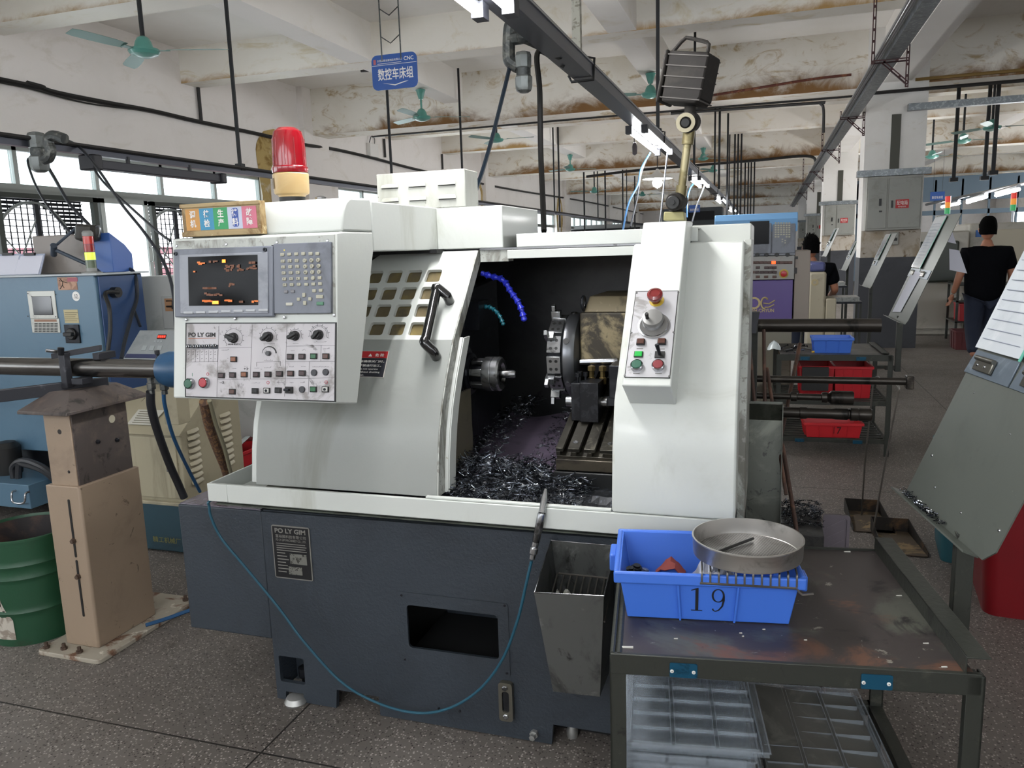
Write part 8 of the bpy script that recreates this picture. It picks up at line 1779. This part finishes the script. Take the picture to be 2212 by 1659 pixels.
def head(c, fwd, parent, s=1., spiky=False):
    """head with face, ears and hair; c = centre, fwd = facing direction"""
    f = Vector(fwd).normalized(); r = f.cross(Vector((0, 0, 1))).normalized(); Fh = Matrix((r, f, Vector((0, 0, 1)))).transposed().to_4x4(); Fh.translation = Vector(c)
    mb = MB(Fh); prof = []
    N = 20; V = []
    for j in range(13):
        a = math.pi*j/12-math.pi/2; row = []; ca = max(0, math.cos(a))**.72
        for i in range(N):
            b = 2*math.pi*i/N; x = ca*math.cos(b); y = ca*math.sin(b); z = math.sin(a)
            w_ = .073 if z > -.2 else .073*(1-.38*(-.2-z)/.8); d = .093
            yy = y*d+(.018 if (y > 0 and z < -.3) else 0)*abs(z)*y; row.append(mb.v((x*w_*s, yy*s, z*.112*s)))
        V.append(row)
    for A, B in zip(V, V[1:]): mb.bridge(A, B)
    bmesh.ops.remove_doubles(mb.bm, verts=mb.bm.verts, dist=.0005)
    h = obj('head', mb, SKIN, parent, smooth=80)
    nb_ = MB(Fh); nb_.hexa([(-.013, .088, -.03), (.013, .088, -.03), (.011, .112, -.028), (-.011, .112, -.028)], [(-.006, .088, .015), (.006, .088, .015), (.004, .094, .015), (-.004, .094, .015)]); obj('nose', nb_, SKIN, h, smooth=60)
    for x in (-.03, .03): obj('eye', MB(Fh).lathe([(.009, 0), (.006, .004), (0, .005)], (x, .084, .012), (0, 1, 0), 8), WHT, h)
    obj('mouth', MB(Fh).box(-.022, .022, .080, .090, -.056, -.050), M('lip', '#7d4a42', .5), h)
    for x in (-1, 1):
        eb = MB(Fh); eb.lathe([(.006, 0), (.024, .004), (.026, .010), (.016, .013), (0, .010)], (x*.070, -.005, -.005), (x, -.3, 0), 10); obj('ear', eb, SKIN, h)
    hm = MB(Fh); V = []
    for j in range(9):
        a = math.radians(-18+108*j/8); row = []; ca = max(0, math.cos(a))**.66
        for i in range(N):
            b = 2*math.pi*i/N; x = ca*math.cos(b); y = ca*math.sin(b); z = math.sin(a)
            lowz = z
            if y > .25 and z < .35: lowz = .35+.1*z
            if y < 0 and z < .0: lowz = z*1.5
            q_ = 1.10+.02*math.sin(5*b+3*a); row.append(hm.v((x*.076*q_, y*.097*q_-.004, lowz*.118*q_+.006)))
        V.append(row)
    for A, B in zip(V, V[1:]): hm.bridge(A, B)
    bmesh.ops.remove_doubles(hm.bm, verts=hm.bm.verts, dist=.0005); obj('hair', hm, HAIR, h, smooth=80)
    if spiky:
        sp_ = MB(Fh); r_ = random.Random(1)
        for i in range(70):
            a = R(r_.uniform(15, 85)); b = R(r_.uniform(0, 360)); n = Vector((math.cos(a)*math.cos(b)*.08, math.cos(a)*math.sin(b)*.1, math.sin(a)*.124)); sp_.cyl(n*.9, n*(1.15+r_.uniform(0, .2))+Vector((r_.uniform(-.01, .01), r_.uniform(-.01, .01), 0)), .010, .001, 5, False)
        obj('hair_tuft', sp_, HAIR, h)
    return h
def hand(wrist, d, side, parent, curl_=.5):
    """palm, four fingers of different lengths and a thumb, as one skinned surface"""
    d = Vector(d).normalized(); up = Vector(side).normalized(); up = (up-d*up.dot(d)).normalized(); n = d.cross(up)
    w0 = Vector(wrist); J = [(w0, .022), (w0+d*.045, (.030, .018)), (w0+d*.078, (.034, .016))]; E = [(0, 1), (1, 2)]
    for k, (o, L) in enumerate(((-.030, .058), (-.010, .070), (.010, .066), (.028, .052))):
        b = w0+d*.082+up*o; i0 = len(J); p1 = b+d*L*.45-n*.004*k*0; p2 = p1+(d*math.cos(curl_)+n*math.sin(curl_))*L*.35; p3 = p2+(d*math.cos(curl_*2)+n*math.sin(curl_*2))*L*.3
        J += [(b, .0095), (p1, .0088), (p2, .008), (p3, .007)]; E += [(2, i0), (i0, i0+1), (i0+1, i0+2), (i0+2, i0+3)]
    i0 = len(J); tb_ = w0+d*.03-up*.03; J += [(tb_, .0115), (tb_+d*.030-up*.016+n*.008, .0095), (tb_+d*.055-up*.014+n*.018, .008)]; E += [(1, i0), (i0, i0+1), (i0+1, i0+2)]
    return skin_body('hand', J, E, SKIN, parent, 1)
def person(base, label, P, shirt, trousers, shoe=True, spiky=False, lower=True, headf=(0, 1, 0), wide=1.):
    t = thing('person', base, label, 'person')
    B = Vector(base); g = {k: B+Vector(v) for k, v in P.items()}
    # continuous body surface (neck, arms), clothes follow it
    J = [(g['pelvis']+Vector((0, 0, .05)), (.09, .07)), (g['waist'], (.10, .075)), (g['chest'], (.13, .085)), (g['upch']+Vector((0, 0, -.03)), (.09, .06)), (g['neck'], .052), (g['headb'], .052),
         (g['shL'], .050), (g['elL'], .042), (g['wrL'], .026), (g['shR'], .050), (g['elR'], .042), (g['wrR'], .026)]
    E = [(0, 1), (1, 2), (2, 3), (3, 4), (4, 5), (3, 6), (6, 7), (7, 8), (3, 9), (9, 10), (10, 11)]
    if lower:
        n = len(J); J += [(g['hipL'], .07), (g['knL'], .062), (g['anL'], .04), (g['hipR'], .07), (g['knR'], .062), (g['anR'], .04)]; E += [(0, n), (n, n+1), (n+1, n+2), (0, n+3), (n+3, n+4), (n+4, n+5)]
    body = skin_body('body', J, E, SKIN, t)
    mL, mR = g['shL'].lerp(g['elL'], .75), g['shR'].lerp(g['elR'], .75)
    W_ = wide
    JS = [(g['pelvis']+Vector((0, 0, -.13 if lower and wide > 1 else -.09)), (.172*W_, .15)), (g['waist']+Vector((0, 0, -.03)), (.168*W_, .13)), (g['chest'], (.185*W_, .135)), (g['upch'], (.165*W_, .115)), (g['neck'].lerp(g['upch'], .28), (.080, .075)), (g['shL'], .088), (mL, .072), (g['shR'], .088), (mR, .072)]
    skin_body('t_shirt', JS, [(0, 1), (1, 2), (2, 3), (3, 4), (3, 5), (5, 6), (3, 7), (7, 8)], shirt, t)
    if lower:
        JT = [(g['pelvis']+Vector((0, 0, .04)), (.150*W_, .115)), (g['hipL'], .118), (g['knL'], .086), (g['anL']+Vector((0, 0, .03)), .066), (g['hipR'], .118), (g['knR'], .086), (g['anR']+Vector((0, 0, .03)), .062)]
        skin_body('trousers', JT, [(0, 1), (1, 2), (2, 3), (0, 4), (4, 5), (5, 6)], trousers, t)
        for k in 'LR':
            a = g['an'+k]; f = g.get('toe'+k, a+Vector((0, .14, -.04)))
            d = (f-a); skin_body('shoe', [(a+Vector((0, 0, -.02)), (.04, .04)), (a+Vector((0, 0, -.045)), (.042, .035)), (a.lerp(f, .55)+Vector((0, 0, -.015)), (.042, .03)), (f, (.038, .024))], [(0, 1), (1, 2), (2, 3)], M('dark_grey_shoe', '#35343a', .6), t, 1)
    head(g['head'], headf, t, 1, spiky)
    hand(g['wrL'], g['wrL']-g['elL'], (0, -1, 0.1), t); hand(g['wrR'], g['wrR']-g['elR'], (0, 1, 0.1), t)
    return t
pm = Vector((2.15, 9.4, 0))
man = person(pm, 'man in a black t-shirt and dark navy trousers walking away down the right aisle', dict(
    pelvis=(0, 0, .84), waist=(0, 0, .98), chest=(0, 0, 1.14), upch=(0, .01, 1.27), neck=(0, .01, 1.36), headb=(0, .02, 1.41), head=(0, .02, 1.505),
    shL=(-.18, 0, 1.265), elL=(-.25, -.04, 1.02), wrL=(-.285, .03, .84), shR=(.18, 0, 1.265), elR=(.25, 0, 1.02), wrR=(.26, .12, .86),
    hipL=(-.08, 0, .80), knL=(-.08, .02, .48), anL=(-.10, -.20, .20), toeL=(-.07, -.10, .05), hipR=(.08, 0, .80), knR=(.10, .14, .48), anR=(.09, .16, .10), toeR=(.10, .32, .04)), BLKC, JEAN, wide=1.22)
wp_ = Vector((.42, 8.7, 0))
wk = person(wp_, 'worker with spiky black hair in a black t-shirt seated behind the purple machine', dict(
    pelvis=(0, 0, .72), waist=(0, 0, .86), chest=(0, .02, 1.03), upch=(0, .03, 1.16), neck=(-.01, .04, 1.24), headb=(-.01, .05, 1.29), head=(-.015, .06, 1.375),
    shL=(-.18, .02, 1.15), elL=(-.24, .10, .92), wrL=(-.16, .30, .84), shR=(.17, .02, 1.15), elR=(.23, .03, .94), wrR=(.19, .25, .86),
    hipL=(-.09, 0, .66), knL=(-.10, .38, .62), anL=(-.10, .40, .12), toeL=(-.10, .55, .045), hipR=(.09, 0, .66), knR=(.12, .38, .62), anR=(.12, .40, .12), toeR=(.12, .55, .045)), BLKC, JEAN, spiky=True)
stl = thing('stool', (.42, 8.7, 0), 'round stool under the seated worker', 'stool')
obj('seat', MB().cyl((.42, 8.7, .53), (.42, 8.7, .57), .16, n=24), DSTEEL, stl)
for k in range(4): a = R(45+90*k); obj('leg', MB().cyl((.42+.11*math.cos(a), 8.7+.11*math.sin(a), .53), (.42+.16*math.cos(a), 8.7+.16*math.sin(a), 0), .011, n=8), OLVS, stl)
